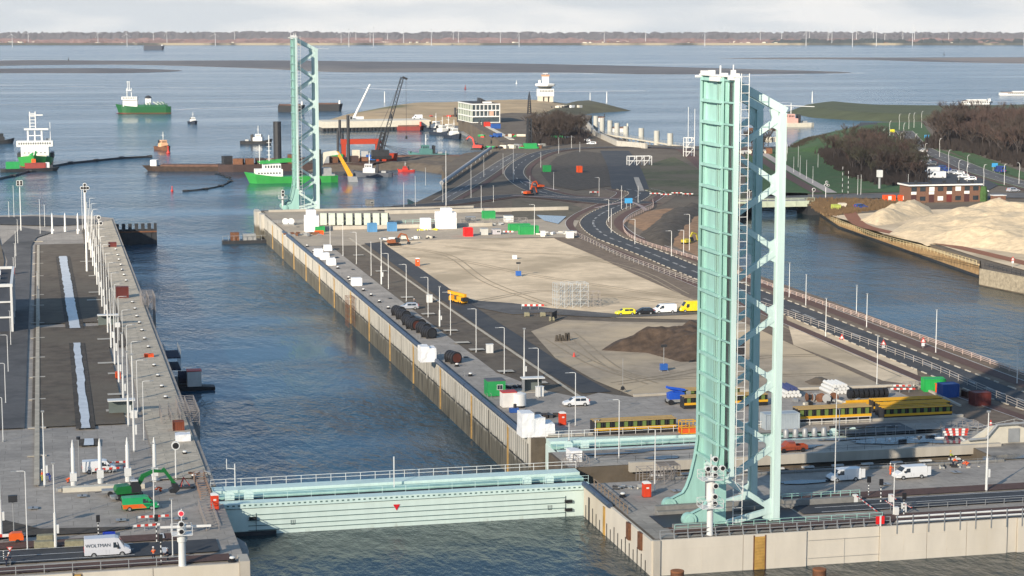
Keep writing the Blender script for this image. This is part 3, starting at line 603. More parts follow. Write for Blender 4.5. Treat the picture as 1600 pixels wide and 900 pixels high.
# canal front of the right head
t = thing('quay_wall', 'cream concrete canal front of the right lock head with panel joints', 'quay wall', (0, YF, 0))
xs = [79.2, 91, 100.2, 111, 118, 124, 130.2, 131.8, 147, 162, 180, 200, 230]
for a, b in zip(xs, xs[1:]):
    mb = MB(); rec = a in (100.2, 130.2)
    mb.b2(a + .04, b - .04, -.35 if not rec else -.08, 0, -1, QZ + .02)
    if b - a > 5:
        for z in (1.1, 3.6): mb.b2(a + .1, b - .1, -.37, -.345, z, z + .05)
        c = (a + b) / 2; mb.b2(c - .02, c + .02, -.37, -.345, -.5, 3.6)
    mb.build('wall_panel', wm2, t)
MB().b2(78.2, 79.15, -.6, 0, -1, QZ + .05).build('corner_edge', concrete, t)
mb = MB(); mb.b2(92.6, 94.1, -.42, -.36, -.5, 4.6); 
for i in range(11): mb.b2(92.75, 93.95, -.5, -.42, .1 + i*.42, .16 + i*.42)
mb.build('ladder_recess', M('rusty_yellow', (.50, .30, .08), .7, var=.3), t)
mb = MB(); mb.b2(92.45, 92.6, -.45, -.36, -.5, 4.8); mb.b2(94.1, 94.25, -.45, -.36, -.5, 4.8); mb.build('ladder_recess_edge', rust, t)
# side of the right head towards the gate
t = thing('quay_wall', 'cream side wall of the right head with dark vertical slots between gate and corner', 'quay wall', (RWALL, 0, 0))
mb = MB(); mb.b2(-.4, 0, YF - .3, YG0 - .2, -1, QZ); mb.build('wall_panel', wm2, t)
mb = MB()
for i in range(17): y = YF + 2 + i * 1.9; mb.b2(-.47, -.41, y, y + .22, -1, 1.6 + (i % 3) * .4)
mb.b2(-.5, -.41, YG0 - 3.6, YG0 - 3.0, 0, 3.6)
mb.build('fender_slot', steel_d, t)
MB().b2(-.55, -.41, 271, 271.8, -1, 4.2).build('ladder_recess', _m['rusty_yellow'], t)
for y0 in (268.2, 260.8+14.5): MB().tube((-.5, y0, QZ + .2), (-.5, y0 + 7, QZ + .2), .42, n=8).build('fender_roller', rubber_p, t, smooth=True)
for y in (258.0, 252.5): MB().b2(-.8, -.41, y, y + 1.2, 2.6, QZ + .1).build('bracket', rust, t)
# canal front of the left head, rounded nose
t = thing('quay_wall', 'cream canal front of the left lock head with rounded grey nose beside the gate', 'quay wall', (0, 250.5, 0))
for a, b in ((-40, -22), (-22, -4), (-4, 2), (3.2, 12), (12, 23)): MB().b2(a + .04, b - .04, -.4, 0, -1, QZ + .02).build('wall_panel', wm2, t)
MB().b2(23, 24.3, -.6, 3, -1, QZ + .3).build('corner_block', concrete, t)
MB().prism([(23.8, 4.2), (24.6, 4.6), (25.0, 8), (25.0, 12), (24.2, 15), (23.8, 15.5)], -1, QZ - .6).build('nose', concrete_d, t)
MB().b2(2.2, 3.0, -.45, -.05, -1, 4.7).build('ladder_recess', _m['rusty_yellow'], t)

# edge walls of the gate slots
for (ya, yb, lab) in ((YG1, YH0, 'pale concrete strip between the two gate recesses with puddles and railings'),):
    pass
t = thing('slot_wall', 'long beige concrete edge of the near gate recess with a row of white blocks below it', 'wall', (0, YG1, 0))
MB().b2(RWALL + 10, 152, -.9, -.02, 3.9, QZ + .55).build('edge_beam', concrete, t)
for i in range(12): MB().b2(91.5 + i*5.1, 93.5 + i*5.1, -1.5, -.92, 3.2, 3.45).build('bearing_block', steel_w, t)
t = thing('slot_wall', 'ribbed grey near wall of the gate recess beside the open bridge leaf', 'wall', (0, YG0, 0))
mb = MB(); mb.b2(92, XS, -.5, -.02, QZ - .3, QZ + .45)
for i in range(110): mb.b2(92 + i*.5, 92.2 + i*.5, -.56, -.51, QZ - .2, QZ + .4)
mb.build('ribbed_beam', concrete_d, t)
t = thing('slot_wall', 'pale concrete rim along the recess of the open second gate', 'wall', (0, YH1, 0))
MB().b2(RWALL + 3, XS + 10, .02, .6, QZ - .2, QZ + .5).build('edge_beam', concrete, t)
t = thing('slot_wall', 'cream sloping retaining wall with pipes at the end of the gate recess', 'wall', (146, 292, QZ))
MB().side([(0, 0), (0, .6), (2, 1.1), (5, 3.0), (9, 3.2), (14, 1.6), (22, .4), (22, 0)], 3.4, 4.0).build('retaining_wall', cream, t)
mb = MB(); mb.path([(1, 3.0, 1.0), (4, 3.0, 1.1), (6, 3.0, 3.3), (11, 3.0, 3.4), (12.2, 3.0, 2.6), (15, 3, 1.5), (22, 3, .7)], .22, 8); mb.build('pipe', steel_g, t, smooth=True)
MB().b2(8.2, 10.2, 3.2, 3.38, .2, 2.5).build('door', steel_g, t)
for (x0, y0, x1, y1) in ((100, 283-.2, 101, 283),): pass

# ------------------------------------------------------------------ railings
def railing(label, pts, h=1.1, sp=2.5, mat=None, rails=2, r=.035, name='railing', cat='railing', z=None, pr=None, group=None, postmb=None):
    P = [Vector(p) for p in pts]; t = thing(name, label, cat, P[0], group=group); o = P[0]; mat = mat or steel_g
    L = sum((b-a).length for a, b in zip(P, P[1:])); n = max(1, round(L / sp))
    if n > 98: n = 98; sp = L / n
    proto = None; spots = []
    acc = 0; tgt = 0
    for a, b in zip(P, P[1:]):
        l = (b-a).length
        while tgt <= acc + l + 1e-6: spots.append(a + (b-a) * ((tgt-acc)/l)); tgt += L / n
        acc += l
    if postmb is None: postmb = MB().bar((0, 0, -.02), (0, 0, h), (pr or r)*2)
    for s in spots:
        if proto is None: proto = postmb.build('post', mat, t, loc=s - o)
        else: link_copy(proto, t, s - o)
    for k in range(rails):
        z_ = h - k * (h - .1) / max(1, rails)
        mb = MB()
        for a, b in zip(P, P[1:]): mb.bar(a - o + Vector((0,0,z_)), b - o + Vector((0,0,z_)), r*1.7)
        mb.build('rail', mat, t)
    return t

# ------------------------------------------------------------------ rolling gates
def gate(label, x0, x1, y0, y1, face=True):
    t = thing('lock_gate', label, 'lock gate', (x0, y0, 0)); L = x1 - x0; D = y1 - y0
    gm = wall_material('gate_mint', -.6, (.62, .75, .70), (.42, .47, .40), .04)
    body = MB(); body.b2(0, L, .25, D, -8, 4.0); body.build('body', gm, t)
    if face:
        mb = MB(); mb.b2(.2, L - .2, 0, .24, -8, 3.9); mb.build('front_plate', gm, t)
        for z in (2.9, 2.1, 1.3, .6): MB().b2(4.5, L - 4.5, -.08, -.002, z, z + .09).build('plate_seam', M('seam_grey_green', (.09, .16, .16)), t)
        mb = MB(); mb.b2(.2, L - .2, -.25, .35, 4.05, 4.75)
        mb.build('edge_beam', mint_w, t)
        pr = MB().b2(0, .35, -.262, -.252, 4.35, 4.55).build('drain_hole', M('seam_dark', (.08, .15, .14)), t, loc=(.6, 0, 0))
        for i in range(1, int(L / .8)): link_copy(pr, t, (.6 + i*.8, 0, 0))
        MB().b2(1.8, 8.5, -.6, -.06, -.6, .55).build('fender', steel_d, t)
        for (x, z) in ((L - 4.6, 2.2), (L - 4.6, .9), (4.6, 2.3)): MB().b2(x, x + 1.1, -.5, -.06, z, z + .4).build('fender_pad', black, t)
        for x in (L - 5, 5.1): MB().b2(x + .5, x + .56, -.12, -.06, -.5, 3.2).build('chain', steel_d, t)
        mb = MB(); c = L * .465; mb.side([(c - .5, 3.35), (c + .5, 3.35), (c, 2.45)], -.12, -.06); mb.build('red_triangle', M('triangle_red', (.7, .01, .02)), t)
        for x in (10.7, L - 7.2):
            mb = MB()
            for i in range(3): mb.b2(x + i*.28, x + i*.28 + .07, -.06, -.01, 1.2, 1.9)
            mb.b2(x, x + .6, -.06, -.01, 1.2, 1.26); mb.build('draft_mark', steel_d, t)
    for (a, b, z, m) in ((.35, 3.4, 4.4, mint_w), (5.6, D - 3.0, 4.5, mint), (D - 2.8, D, 4.9, mint_w)):
        MB().b2(.1, L - .1, a, b, 4.0, z).build('walkway', m, t)
    MB().b2(.1, L - .1, 3.4, 5.6, 3.99, 4.02).build('deck_groove', steel_d, t)
    MB().tube((1, 4.5, 4.2), (L - 1, 4.5, 4.2), .18).build('pipe', steel_d, t)
    railing_part(t, [(0, D - .15, 4.9), (L, D - .15, 4.9)], 1.15, 2.2, steel_w)
    railing_part(t, [(0, 3.2, 4.4), (L, 3.2, 4.4)], 1.0, 3.5, mint_w, .025)
    for x in (2.2, 5, L - 6, L - 9.5):
        mb = MB(); mb.side([(-.7, 0), (-.7, .9), (-.35, 1.25), (.35, 1.25), (.7, .9), (.7, 0)], -.1, .1); mb.tube((0, -.15, .6), (0, .15, .6), .22, n=8)
        mb.build('lifting_lug', mint_w, t, loc=(x, 3.9, 4.4))
    return t
def railing_part(t, pts, h, sp, mat, r=.035):
    P = [Vector(p) for p in pts]; L = (P[1]-P[0]).length; n = max(2, int(L/sp)); proto = None
    for i in range(n + 1):
        s = P[0] + (P[1]-P[0]) * (i / n)
        if proto is None: proto = MB().bar((0,0,0), (0,0,h), r*2).build('railing_post', mat, t, loc=s)
        else: link_copy(proto, t, s)
    for z in (h, h*.55): MB().bar(P[0] + Vector((0,0,z)), P[1] + Vector((0,0,z)), r*1.8).build('railing_rail', mat, t)
g1 = gate('pale mint rolling gate closed across the lock with red triangle on its face', 22.9, 79.6, 283.2, 293.9)
MB().bar((27.1, 6.2, 4.5), (27.1, 6.2, 9.2), .16).build('antenna_pole', steel_w, g1)
mb = MB(); mb.bar((3.6, 10.3, 4.9), (3.6, 10.3, 8.4), .14); mb.bar((3.6, 10.3, 7.6), (2.4, 10.3, 7.8), .1); mb.bar((2.4, 10.3, 7.6), (2.4, 10.3, 9.2), .1); mb.build('lamp_post', steel_w, g1)
g2 = gate('mint second gate drawn back in its recess with white railings behind the open bridge leaf', 80.6, 139, 306.4, 317.0, face=False)
t = thing('gate_machinery', 'open steel platform and machinery at the end of the second gate recess', 'machinery', (130, 306.5, QZ))
MB().b2(0, 13, 0, 7, .2, .5).build('platform', steel_d, t)
mb = MB()
for i in range(8): mb.path([(i*1.8, -.3, 0), (i*1.8, -.3, 1.6), (i*1.8 + 1, -.3, 1.6)], .05)
mb.build('pipe', steel_g, t)
for i in range(5): MB().lathe([(.5, 0), (.5, 1.1), (.3, 1.4)], 10, (-3 - i*1.7, 2)).build('drum', steel_g, t, smooth=True)

# ------------------------------------------------------------------ open bridge leaves
NX = [56.2 - 9.08*k for k in range(7)]
def bridge_leaf(label, loc):
    t = thing('bridge_leaf', label, 'lift bridge', loc, group='open bridge leaves')
    web = [(-4.6, .1), (-4.75, 1.0), (-4.2, 1.7), (-2.1, 2.6), (-1.6, 3.4), (-1.0, 5.0), (-.4, 7.6), (0, 10.2), (0, 61.8), (1.25, 61.8), (1.25, .1)]
    for gy in (0, 9.0):
        g = MB().side(web, gy - .12, gy + .12).build('main_girder', mint, t)
        mb = MB()
        for a, b in zip(web[2:9], web[3:9]): mb.bar((a[0], gy, a[1]), (b[0], gy, b[1]), .7, .12, up=(0,1,0)) if False else mb.side([(a[0]-.06, a[1]), (b[0]-.06, b[1]), (b[0]+.06, b[1]+.001), (a[0]+.06, a[1]+.001)], gy - .38, gy + .38)
        mb.build('girder_flange', mint, t)
        mb = MB(); mb.tube((-4.1, gy - .5, .95), (-4.1, gy + .5, .95), 1.0, n=16); mb.tube((-4.1, gy - .62, .95), (-4.1, gy - .5, .95), .6, n=16); mb.build('hinge', mint, t, smooth=True)
    z0, z1 = 8.2, 61.6
    deck = MB(); deck.b2(.45, .6, -4.8, 9.3, z0, z1)
    deck.build('deck_plate', mint, t)
    mb = MB()
    for y in (-4.4, -3.9, -1.3, -.7, 1.2, 1.9, 2.6, 7.6, 8.2): mb.b2(.15, .44, y - .05, y + .05, z0 + .3, z1 - .3)
    mb.build('stiffener_set', mint, t)
    dk = MB()
    for y in (-2.6, 2.25): dk.tube((.3, y, z0), (.3, y, z1 - .5), .1, n=6)
    for y in (-2.0, -3.3, 1.55, 3.0): dk.b2(.25, .36, y - .05, y + .05, z0, z1)
    dk.build('pipe', steel_d, t)
    n = 18
    proto = None
    for i in range(n + 1):
        z = z0 + .2 + i * (z1 - z0 - .4) / n
        if proto is None:
            mb = MB(); mb.b2(-.15, .44, .13, 8.87, -.14, .14); mb.b2(-.22, -.15, .13, 8.87, -.22, .22)
            proto = mb.build('cross_beam', mint, t, loc=(0, 0, z))
            mb = MB(); mb.add([(-.05, -.14, -.1), (.44, -.14, -.45), (.44, -4.75, -.1), (.2, -4.75, -.1), (-.05, -.14, .1), (.44, -.14, .1), (.44, -4.75, .1), (.2, -4.75, .1)], [(3,2,1,0),(4,5,6,7),(0,1,5,4),(1,2,6,5),(2,3,7,6),(3,0,4,7)])
            pc = mb.build('cantilever_bracket', mint, t, loc=(0, 0, z))
        else: link_copy(proto, t, (0, 0, z)); link_copy(pc, t, (0, 0, z))
    MB().b2(-.05, .62, -5.0, -4.8, z0 - .3, z1 + .2).build('edge_beam', mint_w, t)
    MB().b2(.2, .8, 9.3, 9.5, z0, z1 + .2).build('edge_beam', mint, t)
    mb = MB(); mb.b2(-.2, 1.0, -5.05, 9.45, z1 + .25, z1 + .45); mb.b2(-.5, .2, .8, 4.2, z1 - .4, z1 + .2); mb.b2(-.35, .1, -4.6, -2.8, z1 - .1, z1 + .24); mb.b2(-.1, .7, 5.2, 6.0, z1 + .45, z1 + 1.0); mb.tube((-.9, 9.0, z1 + .1), (.3, 9.0, z1 + .1), .18); mb.b2(.1, .7, -3.2, -2.7, z1+.45, z1+1.2); mb.tube((.4, -3, z1+1.2), (.4, -3, z1+1.9), .08); mb.tube((.4, 2.2, z1+.4), (.4, 2.2, z1+1.7), .12); mb.b2(-.1, .6, -4.9, -4.4, z1+.45, z1+.8); mb.b2(-.1, .6, 7.2, 9.2, z1+.45, z1+.9); mb.b2(-.1, .5, -.6, .6, z1+.45, z1+.75)
    mb.build('locking_gear', steel_w, t)
    # trusses behind the deck
    for gy in (0, 9.0):
        c = MB(); c.b2(8.05, 9.0, gy - .62, gy + .62, .3, 56.9); c.b2(7.85, 8.05, gy - .35, gy + .35,   .3, 55.9); c.build('truss_column', mint_w, t)
        m2 = MB(); m2.bar((1.0, gy, 61.3), (9.0, gy, 57.1), 1.0, 1.1); m2.build('top_chord', mint_w, t)
        for z in NX:
            for s, zz in ((1, z + 4.6), (-1, z - 4.5)):
                if zz > 60: continue
                if zz < 0: zz = max(.1, zz); 
                MB().bar((1.2, gy, zz), (8.2, gy, z), .6, .75).build('diagonal', mint_w, t)
            g_ = MB(); pts = []
            for k in range(7): a = k / 6; pts.append((7.95 - 1.25 * a ** 1.8, z + 2.1 - .95 * a ** .6))
            pts += [(7.1, z)]
            for k in range(7): a = 1 - k / 6; pts.append((7.95 - 1.25 * a ** 1.8, z - 2.1 + .95 * a ** .6))
            q = []
            for p_ in pts:
                if not q or (abs(p_[0]-q[-1][0]) + abs(p_[1]-q[-1][1])) > .02: q.append(p_)
            g_.side(q, gy - .2, gy + .2).build('gusset_plate', mint_w, t)
    mb = MB()
    for x, y in ((.8, -5.1), (1.9, -5.1)): mb.tube((x, y, 5.5 if x > 1 else 7), (x, y, 62.4), .055, n=5)
    for i in range(51): mb.tube((.8, -5.1, 7 + i*1.1), (1.9, -5.1, 7 + i*1.1), .045, n=4)
    mb.bar((.8, -5.1, 7), (1.9, -5.1, 5.5), .08)
    mb.build('ladder', steel_w, t)
    mb = MB()
    for x in (1.8, 3.1): mb.tube((x, -1.5, 0), (x, -1.5, 8), .06, n=5)
    for i in range(8): mb.tube((1.8, -1.5, .6 + i), (3.1, -1.5, .6 + i), .045, n=4)
    mb.build('base_ladder', steel_w, t)
    MB().tube((8.6, 0, 57.9), (13.2, 0, 57.7), .06).build('pole_lamp_head', steel_w, t)  # rod added on the leaf for the lamp head of some pole
    return t
leaf = bridge_leaf('tall mint steel bridge leaf standing upright at the near lock head', (89.4, 255, QZ))
copy_tree(leaf, (91.9, 744, QZ), label='tall mint steel bridge leaf standing upright at the far lock head by the sea', scale=(1, 1, 1.045))

# hinge pit and concrete beams around the near leaf
t = thing('bridge_abutment', 'grey concrete beams and dark pit under the near open bridge leaf', 'abutment', (80, 249.5, QZ))
MB().b2(3, 22, 13.1, 13.9, 0, 1.15).build('parapet', concrete_d, t)
MB().b2(3, 24, 12.2, 13.05, 0, .55).build('parapet_step', concrete_d, t)
MB().b2(1.6, 22.5, 5.2, 12.0, .06, .14).build('pit_floor', steel_d, t)
MB().b2(22, 34, 12.6, 13.6, 0, 1.0).build('parapet', concrete_d, t)
MB().b2(2.6, 8.0, 3.2, 4.6, 0, .75).build('bearing_block', concrete_d, t)
railing('teal railing round the hinge pit of the near bridge leaf', [(82.5, 252.6, QZ), (113, 252.6, QZ)], 1.0, 1.9, mint)
railing('teal railing along the parapet behind the near bridge leaf', [(102, 262.9, QZ+1), (114, 262.9, QZ+1)], .8, 1.5, mint)
# front railings
railing('grey post railing along the canal edge in front of the near bridge leaf', [(79.4, 249.5, QZ), (112.8, 249.5, QZ)], 1.15, 2.0, steel_g, 2, .05, postmb=MB().bar((0,0,0),(0,0,1.15),.12).bar((0,.0,.05),(0,-.5,.05),.1).bar((0,-.45,.05),(0,0,.7),.08))
t = railing('double white pipe railing with posts hung over the canal edge on the right', [(113.4, 249.1, QZ), (175, 249.1, QZ)], 1.3, 2.35, steel_g, 0, .05, postmb=MB().bar((0, -.55, -1.1), (0, -.55, 1.55), .1))
for z in (.55, 1.2): MB().tube((0, -.3, z), (61, -.3, z), .14, n=8).build('pipe', steel_w, t, smooth=True)
railing('thin grey railing between road and canal pipes on the right', [(116, 256.6, QZ), (175, 256.6, QZ)], .9, 3, steel_g)
railing('white railing along the canal front of the left head', [(-40, 251, QZ), (16, 251, QZ)], 1.15, 3.6, steel_g, 2, .05)
railing('weathered railing beside the dark fender on the right head near the gate', [(79, 281, QZ), (79, 263.5, QZ)], 1.2, 1.9, M('weathered_wood', (.25, .19, .14)), 2, .06)
railing('thin railing along the front of the near recess', [(90, 281.6, QZ), (145, 281.6, QZ)], 1.0, 3, steel_g, 2, .02)
railing('thin railing along the concrete strip between both recesses', [(84, 296, QZ), (150, 296, QZ)], 1.0, 3, steel_d, 2, .02)
railing('thin railing on the strip in front of the second gate', [(84, 305, QZ), (150, 305, QZ)], 1.0, 3, steel_g, 2, .02)
railing('railing along the sloping wall at the right edge of the lock head', [(149, 309, QZ), (153, 304, QZ), (158, 300, QZ+2), (168, 288, QZ+1)], 1.1, 1.6, steel_g, 2, .04)
# railings along road
fence_l = [Vector(p) for p in offs(catmull(pw([(900, 369), (975, 405), (1092, 447), (1240, 498), (1425, 566), (1520, 607), (1640, 660)]), 5), 0)]
railing('long brown post and rail fence between the sand field and the curving road', fence_l, 1.5, 4.5, M('fence_galv', (.42, .38, .34), .7), 3, .045, name='fence', cat='fence')
rr = [Vector(p) for p in catmull(pw([(1020, 315), (1020, 325), (1005, 332), (985, 342), (974, 352), (980, 368), (1010, 383), (1092, 408), (1130, 420), (1180, 440), (1240, 462), (1340, 496), (1442, 532), (1520, 560), (1640, 604)]), 5)]
t = railing('pale railing with red bands between the curving road and the canal', rr, 1.15, 4, M('pale_rail', (.55, .42, .36), .6), 3, .06)
br = [Vector((p.x - .3, p.y + .3, QZ)) for p in pw([(1300, 345), (1372, 372), (1460, 395), (1528, 414)])]
railing('yellowish railing on the sheet pile bank across the canal', br, 1.3, 2.6, M('yellow_rail', (.55, .45, .25), .7), 2, .06)
br = [Vector((p.x, p.y + .5, QZ)) for p in pw([(1540, 417), (1600, 432), (1680, 452)])]
railing('dark railing on the concrete corner across the canal', br, 1.1, 2.6, steel_d, 2, .05)
# sheet pile facing of the far bank
t = thing('sheet_pile_wall', 'ochre sheet pile wall with dark rim along the far side of the canal', 'quay wall', (0, 0, 0))
bank = [Vector((*p, 0)) for p in Cz[:4]]
for a, b in zip(bank, bank[1:]):
    mb = MB(); d = (b-a).normalized(); n = Vector((-d.y, d.x, 0)); n = n if n.x < 0 else -n; L = (b-a).length; k = int(L / 1.2)
    for i in range(k):
        p0 = a + d*(i*L/k); p1 = a + d*((i+.55)*L/k); mb.bar(p0 + n*.2 + Vector((0,0,1.6)), p1 + n*.2 + Vector((0,0,1.6)), .35, 3.6)
    mb.build('sheet_pile_section', M('ochre_pile', (.30, .20, .10), .85, var=.3), t)
    MB().bar(a + n*.25 + Vector((0,0,3.7)), b + n*.25 + Vector((0,0,3.7)), .7, .5).build('capping_beam', M('ochre_cap', (.46, .36, .22), .85, var=.2), t)
    MB().bar(a + n*.3 + Vector((0,0,.25)), b + n*.3 + Vector((0,0,.25)), .3, .9).build('waterline_stain', steel_d, t)
a, b = Vector((*Cz[3], 0)), Vector((*Cz[4], 0)); c = Vector((*Cz[5], 0)); e = Vector((*Cz[6], 0))
t = thing('quay_wall', 'weathered brick and concrete corner wall across the canal with dark base', 'quay wall', (0, 0, 0))
for p, q in ((a, b), (b, c), (c, e)):
    d = (q-p).normalized(); n = Vector((-d.y, d.x, 0)); n = n if n.y < 0 else -n
    MB().bar(p + n*.15 + Vector((0,0,2.6)), q + n*.15 + Vector((0,0,2.6)), .3, 4.6).build('wall_face', M('old_wall', (.30, .26, .19), .9, scale=1, var=.35, dark=(.12, .11, .09)), t)
# ------------------------------------------------------------------ placing by footprint
def az(px): return yaw + math.atan((px - 800) / FPX)
def fit(x0, x1, yb, yt, d, z=QZ):
    px = (x0+x1)/2; a = az(px); c0 = G(px, yb, z); dist = math.hypot(c0.x, c0.y); s = mpp(yb, z)
    w = max(.4, ((x1-x0)*s - d*abs(math.sin(a))) / math.cos(a)); h = max(.3, (yb-yt)*s*1.01 - d*math.cos(a)*(CAMH-z)/dist*.9)
    return Vector((c0.x, c0.y + d/2, z)), w, d, h

def container(label, x0, x1, yb, yt, mat, d=2.44, rz=0, name='shipping_container', cat='container', z=QZ, group=None):
    p, w_, d_, h_ = fit(x0, x1, yb, yt, d, z); h_ = min(h_, 3.2)
    t = thing(name, label, cat, p, rz, group=group); mb = MB(); mb.b2(-w_/2+.06, w_/2-.06, -d_/2+.06, d_/2-.06, .12, h_-.06)
    n = int(w_/.3)
    for i in range(n):
        x = -w_/2 + (i+.5)*w_/n; mb.b2(x-.07, x+.07, -d_/2+.015, -d_/2+.06, .25, h_-.2)
    n = int(d_/.3)
    for i in range(n):
        y = -d_/2 + (i+.5)*d_/n; mb.b2(-w_/2+.015, -w_/2+.06, y-.07, y+.07, .25, h_-.2)
    mb.build('body', mat, t)
    fr = MB()
    for x in (-1, 1):
        for y in (-1, 1): fr.b2(x*w_/2-.08, x*w_/2+.08, y*d_/2-.08, y*d_/2+.08, 0, h_)
        fr.b2(x*w_/2-.06, x*w_/2+.06, -d_/2, d_/2, h_-.14, h_); fr.b2(x*w_/2-.06, x*w_/2+.06, -d_/2, d_/2, .02, .16)
    for y in (-1, 1): fr.b2(-w_/2, w_/2, y*d_/2-.06, y*d_/2+.06, h_-.14, h_); fr.b2(-w_/2, w_/2, y*d_/2-.06, y*d_/2+.06, .02, .16)
    fr.build('frame', mat, t); return t
def cabin(label, x0, x1, yb, yt, mat, roof, d=2.6, z=QZ, win=1, name='site_cabin'):
    p, w_, d_, h_ = fit(x0, x1, yb, yt, d, z)
    t = thing(name, label, 'cabin', p); MB().b2(-w_/2, w_/2, -d_/2, d_/2, .15, h_-.12).build('body', mat, t)
    MB().b2(-w_/2-.06, w_/2+.06, -d_/2-.06, d_/2+.06, h_-.12, h_+.02).build('roof', roof, t)
    mb = MB()
    for x in (-1, 1): mb.b2(x*w_/2*.8-.1, x*w_/2*.8+.1, -d_/2*.8, d_/2*.8, 0, .15)
    mb.build('skid', steel_d, t)
    for i in range(win):
        x = w_*(.18 - .4*i); f = MB().b2(x-.55, x+.55, -d_/2-.04, -d_/2-.005, h_*.42, h_*.75).build('window_frame', steel_w, t)
        g = MB().b2(x-.48, x-.03, -d_/2-.06, -d_/2-.042, h_*.45, h_*.72).b2(x+.03, x+.48, -d_/2-.06, -d_/2-.042, h_*.45, h_*.72).build('pane', glass, f)
    return t
def tarped(label, x0, x1, yb, yt, d, steps=((0, 1, 1),), seed=1, name='tarpaulin_cover', z=QZ):
    p, w_, d_, h_ = fit(x0, x1, yb, yt, d, z); t = thing(name, label, 'tarpaulin cover', p)
    for (a, b, hh) in steps:
        mb = MB(); nx, nz = 7, 6; rings = []
        for k in range(nz + 1):
            zz = h_*hh*k/nz; ins = .06*(k/nz); ring = []
            per = [(-1,-1),(-.5,-1),(0,-1),(.5,-1),(1,-1),(1,0),(1,1),(.5,1),(0,1),(-.5,1),(-1,1),(-1,0)]
            for (u, v) in per:
                x = (-w_/2 + w_*(a + (b-a)*(u*.5+.5))); y = d_/2*v
                nn = mn.noise(Vector((x*1.3, y*1.3 + seed*7, zz*.8)))*.22
                ring.append((x*(1-ins*.3) + nn*abs(u)*.6, y*(1-ins) + nn*abs(v)*.6, zz + (nn*.5 if k == nz else 0)))
            rings.append(ring)
        mb.loft(rings); mb.build('sheeting', tarp, t, smooth=False)
    return t
_toilet = None
def toilet(label, px, yb, mat=orange, z=QZ):
    p = G(px, yb, z); t = thing('portable_toilet', label, 'portable toilet', p + Vector((0, .6, 0)), group='orange portable toilets')
    MB().b2(-.55, .55, -.55, .55, .1, 2.1).build('body', mat, t)
    MB().b2(-.42, .42, -.6, -.552, .2, 2.0).build('door', mat, t)
    MB().lathe([(.8, 2.1), (.74, 2.22), (.35, 2.4)], 4).xf(Matrix.Rotation(rad(45), 4, 'Z')).build('roof', steel_w, t)
    MB().b2(-.2, .2, -.62, -.602, 1.35, 1.6).build('sign_plate', steel_w, t); MB().b2(-.6, .6, -.6, .6, 0, .1).build('skid', steel_d, t); return t

# ------------------------------------------------------------------ vehicles
VK = {  # stations x, zb, zs, zt, w, wt ; windscreen stations ; side windows (x0,x1,z0,z1) ; wheels
 'van': dict(st=[(-2.55,.38,.7,1.85,.9,.82),(-2.5,.34,1.0,1.93,.95,.85),(.75,.34,1.0,1.96,.95,.85),(1.15,.34,1.0,1.88,.95,.80),(1.78,.34,1.0,1.20,.94,.82),(2.4,.36,.85,.98,.90,.76),(2.58,.45,.62,.68,.80,.70)], ws=(3,4), win=[(.35,1.2,1.12,1.72)], wh=(-1.55,1.55,.34)),
 'bigvan': dict(st=[(-2.95,.42,.8,2.45,.95,.88),(-2.9,.36,1.1,2.55,1.0,.9),(1.0,.36,1.1,2.58,1.0,.9),(1.45,.36,1.1,2.45,1.0,.86),(2.2,.36,1.1,1.35,.98,.84),(2.8,.4,.9,1.05,.93,.78),(2.98,.5,.7,.76,.84,.72)], ws=(3,4), win=[(.75,1.6,1.25,1.95)], wh=(-1.75,1.85,.36)),
 'car': dict(st=[(-2.1,.4,.75,.85,.75,.7),(-2.0,.3,.8,1.15,.86,.66),(-1.55,.3,.85,1.42,.88,.64),(.1,.3,.85,1.46,.89,.66),(.55,.3,.85,1.35,.89,.64),(1.2,.3,.82,.92,.88,.74),(2.0,.34,.62,.72,.84,.70),(2.12,.42,.5,.55,.74,.62)], ws=(4,5), win=[(-1.5,-.6,.92,1.32),(-.55,.4,.92,1.34)], wh=(-1.3,1.3,.32)),
}
